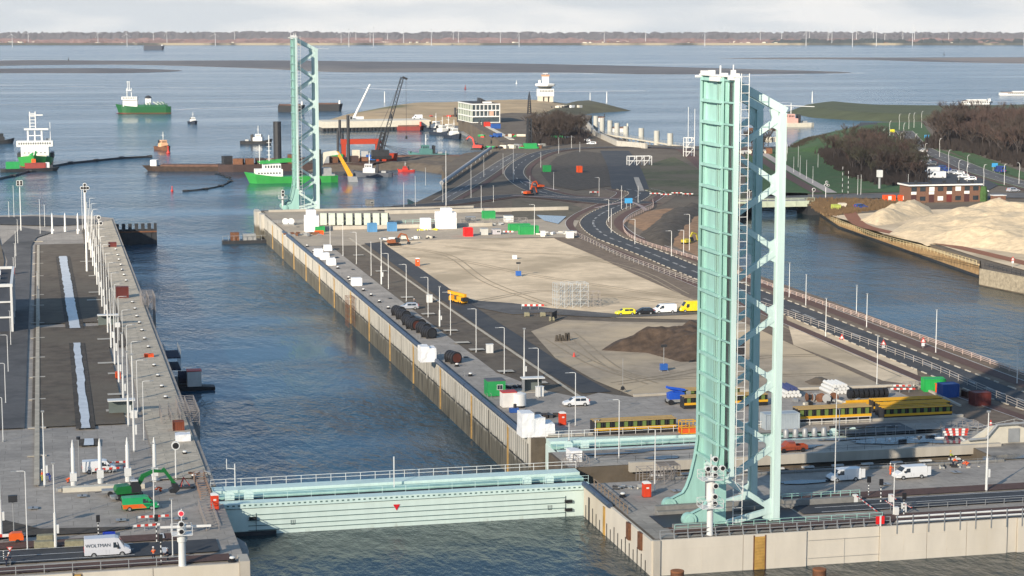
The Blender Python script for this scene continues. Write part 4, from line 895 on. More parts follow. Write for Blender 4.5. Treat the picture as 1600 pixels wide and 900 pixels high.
def vehicle(name, label, cat, px, py, kind, paint, rz, lower=None, dark_bumper=False, group=None, z=QZ, roof_mat=None, text=None, loc=None, scale=None):
    K = VK[kind]; p = loc or G(px, py, z); t = thing(name, label, cat, p, rz, group)
    mb = MB(); st = K['st']
    mb.loft([[(x,-w_,zb),(x,w_,zb),(x,w_,zs),(x,wt,zt),(x,-wt,zt),(x,-w_,zs)] for x,zb,zs,zt,w_,wt in st])
    mb.build('body', [paint], t, smooth=False)
    def at(x):
        for a, b in zip(st, st[1:]):
            if a[0] <= x <= b[0]: k = (x-a[0])/(b[0]-a[0]); return [a[i]+(b[i]-a[i])*k for i in range(6)]
    def yat(x, zz): _, zb, zs, zt, w_, wt = at(x); return w_ + (wt-w_)*max(0, (zz-zs))/(zt-zs)
    for (x0, x1, z0, z1) in K['win']:
        for s in (-1, 1):
            q = [(x0, s*(yat(x0,z0)+.015), z0), (x1, s*(yat(x1,z0)+.015), z0), (x1-.25 if x1 > .9 else x1-.04, s*(yat(x1-.25,z1)+.015), z1), (x0, s*(yat(x0,z1)+.015), z1)]
            MB().add(q, [(0,1,2,3) if s < 0 else (3,2,1,0)]).build('side_window', glass, t)
    a, b = st[K['ws'][0]], st[K['ws'][1]]
    def wsq(a, b, k0, k1, off):
        A = [a[i]+(b[i]-a[i])*k0 for i in range(6)]; B = [a[i]+(b[i]-a[i])*k1 for i in range(6)]
        return [(A[0]+off, -A[5]*.93, A[3]+off), (B[0]+off, -B[5]*.95, B[3]+off), (B[0]+off, B[5]*.95, B[3]+off), (A[0]+off, A[5]*.93, A[3]+off)]
    MB().add(wsq(a, b, .08, .92, .02), [(0,1,2,3)]).build('windscreen', glass, t)
    r0 = st[1 if kind != 'car' else 2]
    if kind == 'car': MB().add([(st[1][0]-.02, -.55, st[1][3]-.05), (st[2][0]-.1, -.58, st[2][3]-.04), (st[2][0]-.1, .58, st[2][3]-.04), (st[1][0]-.02, .55, st[1][3]-.05)], [(3,2,1,0)]).build('rear_window', glass, t)
    else:
        h = r0[3]; MB().b2(r0[0]-.1, r0[0]-.06, -.7, .7, h*.62, h*.88).build('rear_window', glass, t)
    xr, xf_, r = K['wh']
    for x in (xr, xf_):
        for s in (-1, 1):
            wy = st[2][4]; wh = MB().tube((x, s*(wy-.16), r), (x, s*(wy+.03), r), r, n=14).build('wheel', black, t)
            MB().tube((x, s*(wy+.02), r), (x, s*(wy+.045), r), r*.58, n=10).build('rim', steel_g, wh)
    e = st[-1]; c = st[-2]
    MB().b2(e[0]-.12, e[0]+.05, -e[4], e[4], e[1]-.1, e[1]+.14).build('front_bumper', steel_d if dark_bumper else paint, t)
    MB().b2(st[0][0]-.06, st[0][0]+.05, -st[0][4], st[0][4], .32, .55).build('rear_bumper', steel_d if dark_bumper or kind != 'car' else paint, t)
    for s in (-1, 1):
        MB().b2(c[0]-.02, e[0]-.03, s*(c[4]-.1)-.12, s*(c[4]-.1)+.1, c[2]-.16, c[2]+.02).build('headlight', M('lamp_glass', (.7,.7,.72), .15), t)
        MB().b2(st[0][0]-.05, st[0][0]+.03, s*st[0][4]*.9-.08, s*st[0][4]*.9+.08, .8, 1.15).build('tail_light', redp, t)
    if lower: 
        for s in (-1, 1): MB().add([(-2.5, s*.965, .4), (.9, s*.965, .4), (.3, s*.965, 1.0), (-2.5, s*.965, 1.0)], [(0,1,2,3) if s < 0 else (3,2,1,0)]).build('side_stripe', lower, t)
    if roof_mat: MB().b2(st[1][0]+.05, st[2][0]+.1, -.8, .8, st[2][3]+.002, st[2][3]+.03).build('roof_panel', roof_mat, t)
    if kind != 'car':
        for s in (-1, 1):
            for dx in (-.2, .25): MB().b2(dx-.01, dx+.01, s*(.965 if kind=='van' else 1.005)-.01, s*(.965 if kind=='van' else 1.005)+.01, .5, 1.0).build('door_seam', steel_g, t)
            MB().b2(1.25, 1.45, s*1.1-.12, s*1.1+.12, 1.15, 1.4).build('mirror', steel_d, t)
    if text:
        cu = bpy.data.curves.new('txt', 'FONT'); cu.body = text[0]; cu.size = text[1]; cu.align_x = 'CENTER'; cu.extrude = .004; tmp = bpy.data.objects.new('tmp', cu); COL.objects.link(tmp)
        dg = bpy.context.evaluated_depsgraph_get(); me = bpy.data.meshes.new_from_object(tmp.evaluated_get(dg)); COL.objects.unlink(tmp); bpy.data.objects.remove(tmp)
        me.materials.clear(); me.materials.append(text[2]); o = bpy.data.objects.new('lettering', me); COL.objects.link(o); o.parent = t; o.location = text[3]; o.rotation_euler = (rad(90 - 3), 0, 0)
    if scale: t.scale = (scale,)*3
    return t
whitecar = M('white_car_paint', (.75, .76, .76), .25, var=.03); silver = M('silver_car_paint', (.50, .52, .56), .25, .3, var=.03); blackcar = M('black_car_paint', (.02, .022, .026), .2, var=.05)
sgrey = M('light_grey_van_paint', (.62, .63, .66), .3, var=.03)
vehicle('van', 'pale grey van with dark lettering driving on the left head road', 'van', 168, 868, 'bigvan', sgrey, 0, dark_bumper=True, text=('WOLTMAN', .62, M('lettering_grey', (.08, .10, .12)), (-1.2, -1.03, 1.45)))
vehicle('van', 'white van behind red and white barriers on the left head', 'van', 155, 738, 'van', whitecar, 0)
vehicle('van', 'green and orange van parked by the green excavator', 'van', 219, 796, 'van', M('van_green', (.02, .36, .12), .3), rad(2), lower=M('van_orange', (.75, .14, .02), .35))
vehicle('van', 'white van with dark bumper and open rear doors near the open bridge leaf', 'van', 1318, 751, 'van', whitecar, rad(184), dark_bumper=True)
vehicle('van', 'white van with open rear doors beside a worker in orange', 'van', 1421, 747, 'van', whitecar, rad(184))
for (px, py, lab) in ((1346, 747, 0), (1447, 744, 1)):
    p = G(px, py); c = [o for o in COL.objects if o.name.startswith('van') and o.type == 'EMPTY' and 'open rear doors' in o['label']][lab]
    for s in (-1, 1): MB().b2(-3.15, -2.55, s*.93-.03, s*.93+.03, .5, 1.85).build('rear_door', whitecar, c)
vehicle('car', 'white estate car parked by the soil strip near the red toilet', 'car', 900, 634, 'car', whitecar, rad(178), scale=1.12)
vehicle('van', 'yellow delivery van at the right end of the row on the sand road', 'van', 1080, 487, 'bigvan', M('van_yellow', (.80, .58, .02), .3), rad(182), scale=1.05)
vehicle('van', 'white van parked between a black car and the yellow van', 'van', 1038, 489, 'van', whitecar, rad(182), scale=1.12)
vehicle('car', 'black car parked behind the lemon yellow car', 'car', 1006, 491, 'car', blackcar, rad(182), scale=1.1)
vehicle('car', 'lemon yellow car at the left end of the row on the sand road', 'car', 977, 492, 'car', yellow_l, rad(182), scale=1.12)
vehicle('car', 'silver car next to the black wrapped drums on the quay', 'car', 639, 483, 'car', silver, rad(175), scale=1.1)
t = thing('pickup_truck', 'rust red pickup truck beside the truss of the near bridge leaf', 'pickup', G(1236, 706), rad(183)); pr_ = M('pickup_red', (.33,.07,.03), .3)
MB().loft([[(x,-w_,zb),(x,w_,zb),(x,w_,zs),(x,wt,zt),(x,-wt,zt),(x,-w_,zs)] for x,zb,zs,zt,w_,wt in [(-.5,.5,1.1,1.15,.92,.9),(-.35,.5,1.1,1.8,.92,.72),(.8,.5,1.1,1.82,.92,.72),(1.4,.5,1.08,1.15,.92,.85),(2.5,.55,.95,1.02,.88,.8),(2.65,.6,.8,.85,.8,.75)]]).build('body', pr_, t)
bd_ = MB().b2(-2.6,-.5,-.92,.92,.5,.7).b2(-2.6,-.5,-.92,-.84,.7,1.15).b2(-2.6,-.5,.84,.92,.7,1.15).b2(-2.6,-2.52,-.84,.84,.7,1.15).build('cargo_bed', pr_, t)
for s in (-1, 1):
    MB().add([(-.3,s*.86,1.22),(.85,s*.86,1.22),(.7,s*.76,1.7),(-.25,s*.76,1.7)],[(0,1,2,3) if s < 0 else (3,2,1,0)]).build('side_window', glass, t)
    for x in (-1.7, 1.7): MB().tube((x, s*.8, .4), (x, s*.97, .4), .4, n=14).build('wheel', black, t)

# ------------------------------------------------------------------ people
def skin_body(name, J, E, mat, parent, lev=1):
    me = bpy.data.meshes.new(name); me.from_pydata([j[:3] for j in J], E, []); me.materials.append(mat); o = bpy.data.objects.new(name, me); COL.objects.link(o); o.parent = parent
    me.skin_vertices.new() if hasattr(me.skin_vertices, 'new') else None
    md = o.modifiers.new('Skin', 'SKIN')
    if not me.skin_vertices: 
        pass
    for i, j in enumerate(J): me.skin_vertices[0].data[i].radius = (j[3], j[3]*.85)
    me.skin_vertices[0].data[0].use_root = True
    s = o.modifiers.new('Sub', 'SUBSURF'); s.levels = lev; s.render_levels = lev
    return o
def person(label, px, py, jacket, trousers, rz, bend=0, z=QZ, loc=None, group=None, helmet=None, reach=.3):
    p = loc or G(px, py, z); t = thing('person', label, 'person', p, rz, group)
    b = rad(bend); hx, hz = 0, .92
    if bend > 60: hz = .55
    def up(d, y=0): return (hx + math.sin(b)*d, y, hz + math.cos(b)*d)
    kx = .05 if bend <= 60 else .38
    J = [(hx, 0, hz, .15), (*up(.28), .14), (*up(.5), .15), (*up(.6), .07), (*up(.72), .10), (*up(.84), .085),
         (.0, .1, hz-.06, .11), (kx, .12, hz*.52, .08), (-.03, .13, .09, .055), (.14, .15, .04, .045),
         (.0, -.1, hz-.06, .11), (kx*.6, -.12, hz*.52, .08), (-.09, -.14, .09, .055), (.08, -.16, .04, .045)]
    E = [(0,1),(1,2),(2,3),(3,4),(4,5),(0,6),(6,7),(7,8),(8,9),(0,10),(10,11),(11,12),(12,13)]
    for s in (1, -1):
        i = len(J); sh = up(.48, s*.19); J += [(*sh, .065), (sh[0]+.08+reach*.2, s*.25, sh[2]-.27, .052), (sh[0]+.16+reach, s*.2, sh[2]-.42+reach*.35, .04), (sh[0]+.24+reach, s*.19, sh[2]-.45+reach*.4, .035)]
        E += [(2, i), (i, i+1), (i+1, i+2), (i+2, i+3)]
    skin_body('body', J, E, skin, t)
    k = 1.22
    Jj = [(J[0][0], 0, J[0][2]+.02, .17), (*J[1][:3], .175), (*J[2][:3], .18)]; Ej = [(0,1),(1,2)]
    for i in (14, 18): n = len(Jj); Jj += [(*J[i][:3], .09), (*J[i+1][:3], .07), (*J[i+2][:3], .058)]; Ej += [(2,n),(n,n+1),(n+1,n+2)]
    skin_body('jacket', Jj, Ej, jacket, t)
    Jt = [(J[0][0], 0, J[0][2]-.02, .155)]; Et = []
    for i in (6, 10): n = len(Jt); Jt += [(*J[i][:3], .125), (*J[i+1][:3], .10), (*J[i+2][:3], .08)]; Et += [(0,n),(n,n+1),(n+1,n+2)]
    skin_body('trousers', Jt, Et, trousers, t)
    hd = J[5]; m = MB(); m.lathe([(.135, -.03), (.13, .05), (.08, .11), (.02, .13)], 10); m.build('helmet', helmet or steel_w, t, loc=(hd[0], 0, hd[2]+.02))
    for s in (1, -1): MB().box((.02, 0, .0), (.26, .1, .09)).build('shoe', steel_d, t, loc=(J[9 if s > 0 else 13][0]-.04, J[9 if s > 0 else 13][1], .05))
    return t
person('person in orange jacket walking on the road behind the grey van', 240, 876, hivis, navy, rad(90))
person('person in dark clothes cycling along the left road edge', 10, 885, navy, navy, rad(10), bend=25)
person('person in orange jacket and yellow trousers standing by the left gutter', 66, 752, hivis, M('yellow_trousers', (.45, .4, .05)), rad(20))
person('person in blue overalls bending beside the tall left lamp pole', 78, 752, M('blue_overalls', (.03, .06, .3)), M('blue_overalls', (.03, .06, .3)), rad(200), bend=30)
person('person in orange crouching at the first white stub mast', 105, 754, hivis, hivis, rad(10), bend=75)
person('person in orange crouching under the excavator bucket', 252, 768, hivis, hivis, rad(180), bend=75)
person('person in orange leaning at the front of the right white van', 1391, 742, hivis, hivis, rad(0))
person('person in orange bending over the works beside the cream wall, left one', 1489, 730, hivis, navy, rad(0), bend=35)
person('person in yellow helmet standing behind the bending worker', 1485, 722, M('lime_jacket', (.35, .45, .05)), navy, rad(0), helmet=yellow)
person('person in orange crouching over a black hose near the cream wall', 1512, 728, hivis, hivis, rad(180), bend=70)
person('person in dark clothes standing beside the silver car on the quay', 647, 478, navy, navy, rad(0))
person('person in dark clothes with bicycle by the tall signal mast', 262, 878, navy, M('grey_cloth', (.1,.1,.1)), rad(160))

# ------------------------------------------------------------------ lamps and masts
def lamp(label, px, yb, yt, kind='arm', z=QZ, group='street lamps', cat='street lamp', loc=None, h=None, arm=-1, name='street_lamp', thick=.09):
    p = loc or G(px, yb, z); h = h or (yb - yt) * mpp(yb, z); t = thing(name, label, cat, p, group=group)
    if kind == 'thick':
        MB().tube((0,0,0), (0,0,h*.42), .2, .18, 8).build('pole_base', steel_w, t); MB().tube((0,0,h*.42), (0,0,h), .10, .07, 8).build('pole', steel_w, t)
        MB().b2(.2, .5, -.15, .15, h*.18, h*.28).build('control_box', steel_w, t)
        MB().b2(-.25, .25, -.15, .15, h-.1, h+.15).build('lamp_head', steel_g, t)
    elif kind == 'arm':
        MB().tube((0,0,0), (0,0,h-.15), thick, thick*.75, 6).build('pole', steel_w, t)
        MB().path([(0,0,h-.15), (arm*.18,0,h-.03), (arm*.5,0,h), (arm*1.6,0,h)], .06, 5).build('arm', steel_w, t)
        MB().b2(arm*1.5-.35, arm*1.5+.35, -.14, .14, h-.06, h+.06).build('lamp_head', steel_g, t)
    elif kind == 'bow':
        MB().tube((0,0,0), (0,0,h*.55), .1, .09, 6).build('pole', steel_w, t)
        MB().path([(0,0,h*.55), (-.25*arm,0,h*.75), (-.1*arm,0,h*.92), (.3*arm,0,h), (.9*arm,0,h+.05)], .08, 5).build('arm', steel_w, t)
        MB().b2(arm*.9-.35, arm*.9+.35, -.14, .14, h-.05, h+.07).build('lamp_head', steel_g, t)
    else:
        MB().tube((0,0,0), (0,0,h), thick, thick*.65, 6).build('pole', steel_w, t)
        MB().b2(-.3, .2, -.12, .12, h-.02, h+.1).build('lamp_head', steel_g, t)
    MB().lathe([(.2, 0), (.2, .25)], 8).build('pole_foot', steel_g, t)
    return t
def cap(s): return s
for i, (px, yb, yt, k) in enumerate([(1023,770,668,'arm'),(967,716,622,'arm'),(899,666,580,'arm'),(841,622,542,'arm'),(788,584,510,'arm'),(744,551,481,'arm'),(704,524,455,'arm'),(669,496,432,'arm'),(635,471,412,'arm'),(607,452,395,'arm'),(580,431,377,'plain'),(557,413,362,'arm'),(536,400,347,'plain'),(516,386,335,'plain')]):
    lamp(f'white lamp post along the right lock wall, {ORD[i]} from the near gate', px, yb, yt, k, group='lamps along the right lock wall')
for i, (px, yb, yt) in enumerate([(819,595,512),(687,511,447),(596,445,374)]):
    lamp(f'thick footed white mast behind the right lock wall, {["nearest, beside the shelter","middle, beside the cross path","farthest, by the end of the gutter"][i]}', px, yb, yt, 'thick', group='thick white masts', cat='mast', name='lighting_mast')
for px, yb, yt, k, l in [(1304,771,604,'plain','tall thin light pole by the white van with dark bumper'),(1541,768,640,'thick','thick footed white mast at the road near the right frame edge'),(1396,806,722,'plain','white lamp post beside the red and white barrier arms'),(930,718,655,'plain','thin pole on the concrete strip beside the white box'),(935,679,655,'plain','short white pole at the left end of the black and yellow truss unit'),(889,690,660,'plain','short grey post in front of the red toilet'),(1311,690,638,'plain','thin pole in front of the grey container')]:
    lamp(l, px, yb, yt, k, group='poles on the right lock head')
for i, (px, yb, yt) in enumerate([(1589,600,536),(1462,552,483),(1354,512,458),(1338,490,445),(1259,478,428),(1233,465,410)]):
    lamp(f'white street lamp between road and canal, {ORD[i]} from the right frame edge', px, yb, yt, 'plain', group='lamps of the canal road')
for px, yb, yt, l in [(1370,602,523,'white lamp post in front of the warning sign on the sand strip'),(1290,527,465,'thin pole at the fence of the canal road')]:
    lamp(l, px, yb, yt, 'plain', group='lamps of the canal road')
for i, (px, yb, yt, k) in enumerate([(1077,392,334,'arm'),(1068,399,359,'arm'),(1049,401,360,'arm'),(992,382,342,'arm'),(955,364,326,'plain'),(951,347,311,'arm'),(936,307,277,'arm'),(971,327,290,'plain'),(997,317,290,'plain'),(865,297,269,'plain'),(835,367,319,'arm'),(828,297,275,'plain'),(802,285,232,'plain'),(786,272,240,'plain'),(771,316,290,'plain'),(752,332,290,'plain'),(736,310,258,'plain'),(756,277,248,'plain'),(692,317,285,'plain'),(631,327,285,'plain'),(649,322,275,'plain'),(665,290,262,'plain'),(845,262,238,'plain'),(873,240,215,'plain'),(893,232,212,'plain'),(906,238,222,'plain')]):
    lamp(f'grey lamp post of the roads beyond the sand field, {ORD[i]} from the right front', px, yb, yt, k, group='lamps around the roundabout')
t = lamp('very tall white twin mast behind the large white tarpaulin hut', 697, 322, 235, 'plain', cat='mast', name='lighting_mast', thick=.18)
for i, (px, yb, yt) in enumerate([(1075,232,167),(1085,236,170)]): lamp(f'very tall dark pole left of the bridge leaf, {["left","right"][i]} one', px, yb, yt, 'plain', name='radio_mast', cat='mast', thick=.2, group='tall poles')
# bow lamps along the avenue on the right
bl = [(1592,288,260,-1),(1569,290,262,1),(1537,292,263,1),(1511,290,262,1),(1498,283,256,1),(1512,262,248,1),(1482,272,240,1),(1445,262,230,1),(1468,246,222,1),(1430,246,215,1),(1407,240,213,1),(1412,222,198,1),(1390,222,195,1),(1380,228,208,1),(1365,232,212,1),(1440,200,180,1),(1428,200,182,1),(1420,202,183,1),(1405,203,184,1)]
for i, (px, yb, yt, a_) in enumerate(bl): lamp(f'white bow topped avenue lamp, {ORD[i]} counted from the right frame edge', px, yb, yt-6, 'bow', group='bow topped avenue lamps', arm=a_)
for i, (px, yb, yt) in enumerate([(1247,262,228),(1229,252,222),(1240,270,245),(1250,275,243),(1260,280,250),(1270,287,260),(1340,305,274),(1345,305,273),(1419,290,272),(1230,240,225),(1278,262,240)]): lamp(f'thin lamp pole on the green by the bridge, {ORD[i]} from the left', px, yb, yt, 'plain', group='lamps on the green')
# left bank
for i, (px, yb, yt, k) in enumerate([(43,860,732,'arm'),(87,857,720,'thick'),(70,760,640,'thick'),(2,837,700,'thick'),(270,870,777,'plain'),(241,807,690,'plain'),(5,690,619,'arm'),(9,631,566,'arm'),(13,582,522,'arm'),(17,540,485,'plain'),(62,502,452,'plain'),(60,500,424,'plain'),(22,447,402,'plain'),(24,419,380,'plain'),(25,401,361,'plain'),(28,381,343,'plain'),(63,366,311,'plain'),(70,354,320,'plain'),(22,340,290,'plain'),(14,340,315,'plain'),(129,360,295,'plain'),(124,300+160,290+112,'plain')]):
    if i == 21: continue
    lamp(f'white pole on the left lock bank, {ORD[i]} counted from the front road', px, yb, yt, k, group='poles on the left lock bank')
i = 0; y = 322.0
while y < 690:
    for dx, k, h in ((12.9, 'thick', 13.0), (14.9, 'arm', 10.0)):
        yy = y + (0 if k == 'thick' else 9); lamp(f'{"thick white mast" if k=="thick" else "slim white lamp with arm"} in the row by the left quay, {ORD[i]} from the front', 0, 0, 0, k, loc=Vector((dx, yy, QZ)), h=h + (3 if i % 4 == 0 and k == 'thick' else 0), arm=1, group='row of masts beside the left quay', thick=.08)
    i += 1; y += 21.5
for i, (px, yb, yt) in enumerate([(115,760,685),(157,755,683),(200,752,681),(242,752,681),(82,365,332),(102,362,332),(122,365,332)]):
    h = (yb-yt)*mpp(yb); t = thing('stub_mast', f'stout white stub mast with pointed top, {["leftmost of the near four","second of the near four","behind the excavator cab","rightmost of the near four","left of the far three","middle of the far three","right of the far three"][i]}', 'mast', G(px, yb), group='white stub masts')
    MB().lathe([(.42, 0), (.42, .9), (.34, 1.0)], 10).build('base', steel_w, t); MB().lathe([(.30, 1.0), (.28, h*.82), (.2, h*.84), (.2, h*.9), (.05, h)], 10).build('shaft', steel_w, t, smooth=True)
    MB().b2(-.5, .5, -.5, .5, .9, 2.1 if yb > 500 else 1.5).build('hinge_box', steel_w, t)
# signal masts
def signal(label, px, yb, yt, lights, platforms, r=.75, post=.1, frame=None):
    s = mpp(yb); h = (yb-yt)*s; t = thing('signal_mast', label, 'signal mast', G(px, yb)); 
    if post > .3: MB().lathe([(post*1.05, 0), (post, .3), (post*.95, h*.42), (post*1.25, h*.43), (post*1.25, h*.72)], 14).build('column', steel_w, t, smooth=True)
    else: MB().tube((0,0,0), (0,0,h*.96), post, post*.7, 8).build('column', steel_w, t)
    MB().bar((0, -.1, h*.5), (0, -.1, h), .12).build('lamp_bar', steel_w, t)
    for (dx, dy, rr, red) in lights:
        zz = (yb-dy)*s; x = dx*s; lt = MB().tube((x, -1.0, zz), (x, -.6, zz), r*rr, n=20).build('signal_lamp', steel_w, t, smooth=True)
        MB().tube((x, -1.03, zz), (x, -.995, zz), r*rr*.74, n=18).build('lens', lampred if red else black, lt)
        MB().bar((x, -.6, zz), (0, -.1, zz), .08).build('lamp_bracket', steel_w, t)
    for (py_, wd) in platforms:
        z0 = (yb-py_)*s; pl = MB().b2(-wd, wd, -wd*.75, wd*.75, z0-.08, z0).build('platform', steel_w, t)
        mb = MB()
        for x in (-wd, 0, wd):
            for y in (-wd*.75, wd*.75): mb.bar((x, y, z0), (x, y, z0+1.1), .06)
        for zz in (z0+.55, z0+1.1):
            for y in (-wd*.75, wd*.75): mb.bar((-wd, y, zz), (wd, y, zz), .05)
            for x in (-wd, wd): mb.bar((x, -wd*.75, zz), (x, wd*.75, zz), .05)
        mb.build('platform_railing', steel_w, pl)
    return t
signal('white mast with eight round signal lamps in front of the near bridge leaf', 1109, 836, 706, [(4,712,.5,0),(-8,727,.5,0),(4,727,.5,0),(16,727,.5,0),(4,738,.5,0),(5,755,.5,0),(4,772,.5,0),(4,783,.5,0)], [(745,1.5),(790,1.5)], r=.8, post=.45)
signal('stout cream mast with a red and two dark signal lamps at the left head', 285, 884, 792, [(-1,797,.5,1),(-1,814,.5,0),(-1,826,.5,0)], [(832,1.3)], r=.78, post=.48)
signal('tall thin mast with four ring lamps at the far left end', 33, 361, 281, [(-2.5,283,.5,0),(2.5,283,.5,0),(-2.5,287,.5,0),(2.5,287,.5,0)], [], r=1.1, post=.18)
signal('tall mast with five dark signal lamps above the far end of the left quay', 136, 425, 284, [(0,287,.5,0),(-4.5,292,.5,0),(0,292,.5,0),(4.5,292,.5,0),(0,297,.5,0)], [], r=1.0, post=.3)
signal('white post with big black disc near the left scaffolding', 275, 749, 690, [(0,693,.5,0)], [], r=1.3, post=.12)
signal('white post with two black lamps at the far end of the left quay', 155, 375, 338, [(0,339,.5,0),(3,348,.5,0)], [], r=1.3, post=.12)
signal('white signal mast with two dark lamps left of the far bridge leaf', 442, 326, 296, [(0,299,.6,0),(0,304,.6,0)], [(310,1.6)], r=1.1, post=.4)
# ------------------------------------------------------------------ bollards
def bollard(label, p, group):
    t = thing('bollard', label, 'bollard', p, group=group)
    MB().lathe([(.55, 0), (.55, .15), (.36, .25), (.42, .5)], 10).build('stem', black, t); MB().lathe([(.36, .5), (.38, .58), (.3, .72), (.1, .76)], 10).build('cap', steel_w, t); return t
for i, (x, y) in enumerate([(259,624),(253,607),(247,590),(241,574),(232,545),(226,532),(222,519),(218,507),(214,497),(211,485),(207,475),(197,441),(194,432),(191,424),(189,416),(186,408),(184,401),(181,392)]):
    bollard(f'black bollard with white cap along the left lock quay, {ORD[i]} from the front', G(x, y), 'bollards on the left quay')
for i, (x, y) in enumerate([(735,588),(714,573),(607,483),(593,473),(580,463),(568,455),(547,440),(545,446-10),(528,420),(513,410),(490,394),(480,386)]):
    bollard(f'black bollard with white cap along the right lock quay, {ORD[i]} from the front', G(x, y), 'bollards on the right quay')
bollard('black bollard with white top on the concrete edge beside the red toilet', G(973, 777), 'bollards on the lock heads')
bollard('black bollard with white top on the front corner of the left head', G(363, 878), 'bollards on the lock heads')
bollard('black bollard beside the orange crouching worker on the left head', G(303, 748), 'bollards on the lock heads')
bollard('black bollard by the white box on the left quay edge', G(289, 711), 'bollards on the lock heads')

# ------------------------------------------------------------------ toilets, cabins, covers, containers
toilet('red toilet with white roof beside the closed gate at the left head', 336, 797, M('toilet_red', (.68, .06, .02), .5))
toilet('red toilet on the right head in front of the scaffolding', 1012, 778, _m['toilet_red'])
toilet('red toilet behind the white stepped tarpaulin cover', 880, 665, _m['toilet_red'])
toilet('orange toilet alone on the sand field left side', 653, 416)
toilet('orange toilet at the soil track on the far left', 20, 430)
container('square bright red container on the far sandy paving', 725, 740, 370, 355, M('bright_red', (.8, .02, .02), .5))
container('light blue container left one between silos and sand', 575, 590, 363, 348, blue_l, group='light blue containers'); container('light blue container right one between silos and sand', 606, 621, 362, 347, blue_l, group='light blue containers')
container('green container raised behind the red one at the far head', 754, 775, 343, 329, greenp)
container('long green container behind its twin by the sand field edge', 795, 830, 361, 349, greenp); container('green container in front of its twin by the sand field edge', 811, 843, 367, 352, greenp)
container('green container beside the blue one on the right yard', 1443, 1482, 613, 589, M('vivid_green', (.02, .38, .08), .45), rz=rad(-12)); container('orange red container squeezed between green and blue ones', 1464, 1480, 616, 598, M('orange_red', (.75, .10, .02), .5))
container('dark blue container on the right yard', 1469, 1502, 622, 597, M('deep_blue', (.03, .10, .34), .45)); container('maroon container at the fence of the canal road', 1519, 1552, 635, 610, maroon)
container('small dark rack container left of the maroon one', 1507, 1520, 623, 609, M('dark_brown', (.07, .03, .02), .6))
container('grey corrugated container seen through the truss of the near leaf', 1192, 1253, 671, 642, M('pale_grey_blue', (.38, .43, .46), .5), d=2.6)
container('rusty red container with blue tarpaulin on the left quay', 182, 201, 467, 447, maroon, d=2.0); container('rust brown container on the left quay edge by the scaffolding', 271, 288, 675, 656, M('rust_brown', (.22, .06, .03), .7), d=1.6)
container('dark red box at the far end of the left quay', 170, 182, 387, 378, maroon, d=2)
container('small orange red skip beside a bollard on the left quay', 226, 240, 560, 552, M('orange_red', (.7,.1,.02)), d=1.2, name='skip', cat='skip')
container('small orange tank at the mast row on the left quay', 181, 188, 592, 580, _m['orange_red'], d=1.2, name='skip', cat='skip')
container('green skip with orange front beside the white tarpaulin hut', 492, 508, 363, 353, greenp, d=2, name='skip', cat='skip'); container('orange skip in front of the green one', 492, 506, 367, 360, orange, d=1.5, name='skip', cat='skip')
container('blue lifting crate of the works on the left head', 162, 180, 839, 831, M('blue_bag', (.02, .06, .5), .6), d=1.5, name='crate', cat='crate')
container('green container on the dark field left of the roundabout', 849, 862, 269, 258, greenp); container('orange red site box on the dark field hill', 902, 911, 270, 259, _m['orange_red'], d=3)
container('green container with white front by the parked white van', 862, 882, 221, 212, greenp, d=4)
container('red container below the glass office', 757, 767, 198, 190, redp, d=4, group='containers below the office'); container('blue container below the glass office', 768, 783, 201, 192, M('deep_blue', (.03,.10,.34)), d=4, group='containers below the office')
container('yellow green container near the end of the canal bridge', 1301, 1316, 328, 319, M('lime_container', (.40, .46, .10)), d=3); container('white container beside the yellow green one', 1311, 1324, 325, 317, cream, d=2)
for i, (a, b) in enumerate([(1381, 1401), (1405, 1422)]):
    c = container(f'orange and white site container left of the terraced house, {["left","right"][i]} one', a, b, 315, 304.5, _m['orange_red'], d=2.5, group='orange and white site containers')
    w_ = (b-a)*mpp(315)*.5; MB().b2(-w_*.35, w_*.2, -1.3, -1.26, .6, 2.2).build('white_panel', steel_w, c)
cabin('green site cabin with a window on the right quay', 759, 793, 620, 590, greenp, M('grey_roof', (.12, .13, .14)), d=3.2)
cabin('white site cabin with red roof edge behind the green one', 783, 810, 638, 609, M('cabin_white', (.76, .73, .68)), redp, d=2.4, win=0)
cabin('white cabin at the corner of the sand field fence', 885, 898, 373, 360, steel_w, steel_g, d=2, win=0); cabin('white cabin between green containers and puddle', 788, 804, 348, 336, steel_w, steel_g, d=3, win=0)
cabin('grey white cabin right of the red container', 751, 764, 368, 356, M('cabin_grey', (.5,.5,.47)), steel_g, d=2.4, win=0); cabin('grey office cabin beside the red white barrels', 769, 784, 367, 357, M('cabin_grey2', (.45,.43,.45)), steel_g, d=2.4)
cabin('dark grey cabin behind the large tarpaulin hut', 728, 745, 346, 338, M('cabin_dark', (.10,.11,.12)), steel_g, d=3)
cabin('grey pump house at the water behind the silos', 572, 586, 323, 311, concrete_d, concrete_d, d=4)
tarped('large white tarpaulin hut with gable on the far head', 681, 716, 358, 324, 5, ((0, .35, .82), (.3, .78, 1.0), (.74, 1, .8)), 2)
tarped('tall white tarpaulin hut right of the far bridge leaf', 476, 500, 363, 327, 4, ((0, 1, .75), (.15, .8, 1.0)), 3)
tarped('white square cover between silos and the large hut', 657, 675, 358, 340, 3, seed=4)
tarped('white cover on the quay, front one of the far group', 511, 526, 415, 402, 3, seed=5); tarped('white cover on the quay, middle one of the far group', 500, 516, 406, 394, 3, seed=6); tarped('white cover on the quay, rear one of the far group', 491, 506, 402, 388, 3, seed=7)
tarped('small white dome cover with dark base behind the far group', 506, 520, 392, 382, 3, seed=8)
tarped('single white cover on the quay right of the wall ladder', 549, 567, 447, 433, 2.4, seed=9)
tarped('large white cover overhanging the lock wall beside the black drums', 655, 685, 566, 535, 3.5, ((0, .55, .9), (.5, 1, .8)), 10)
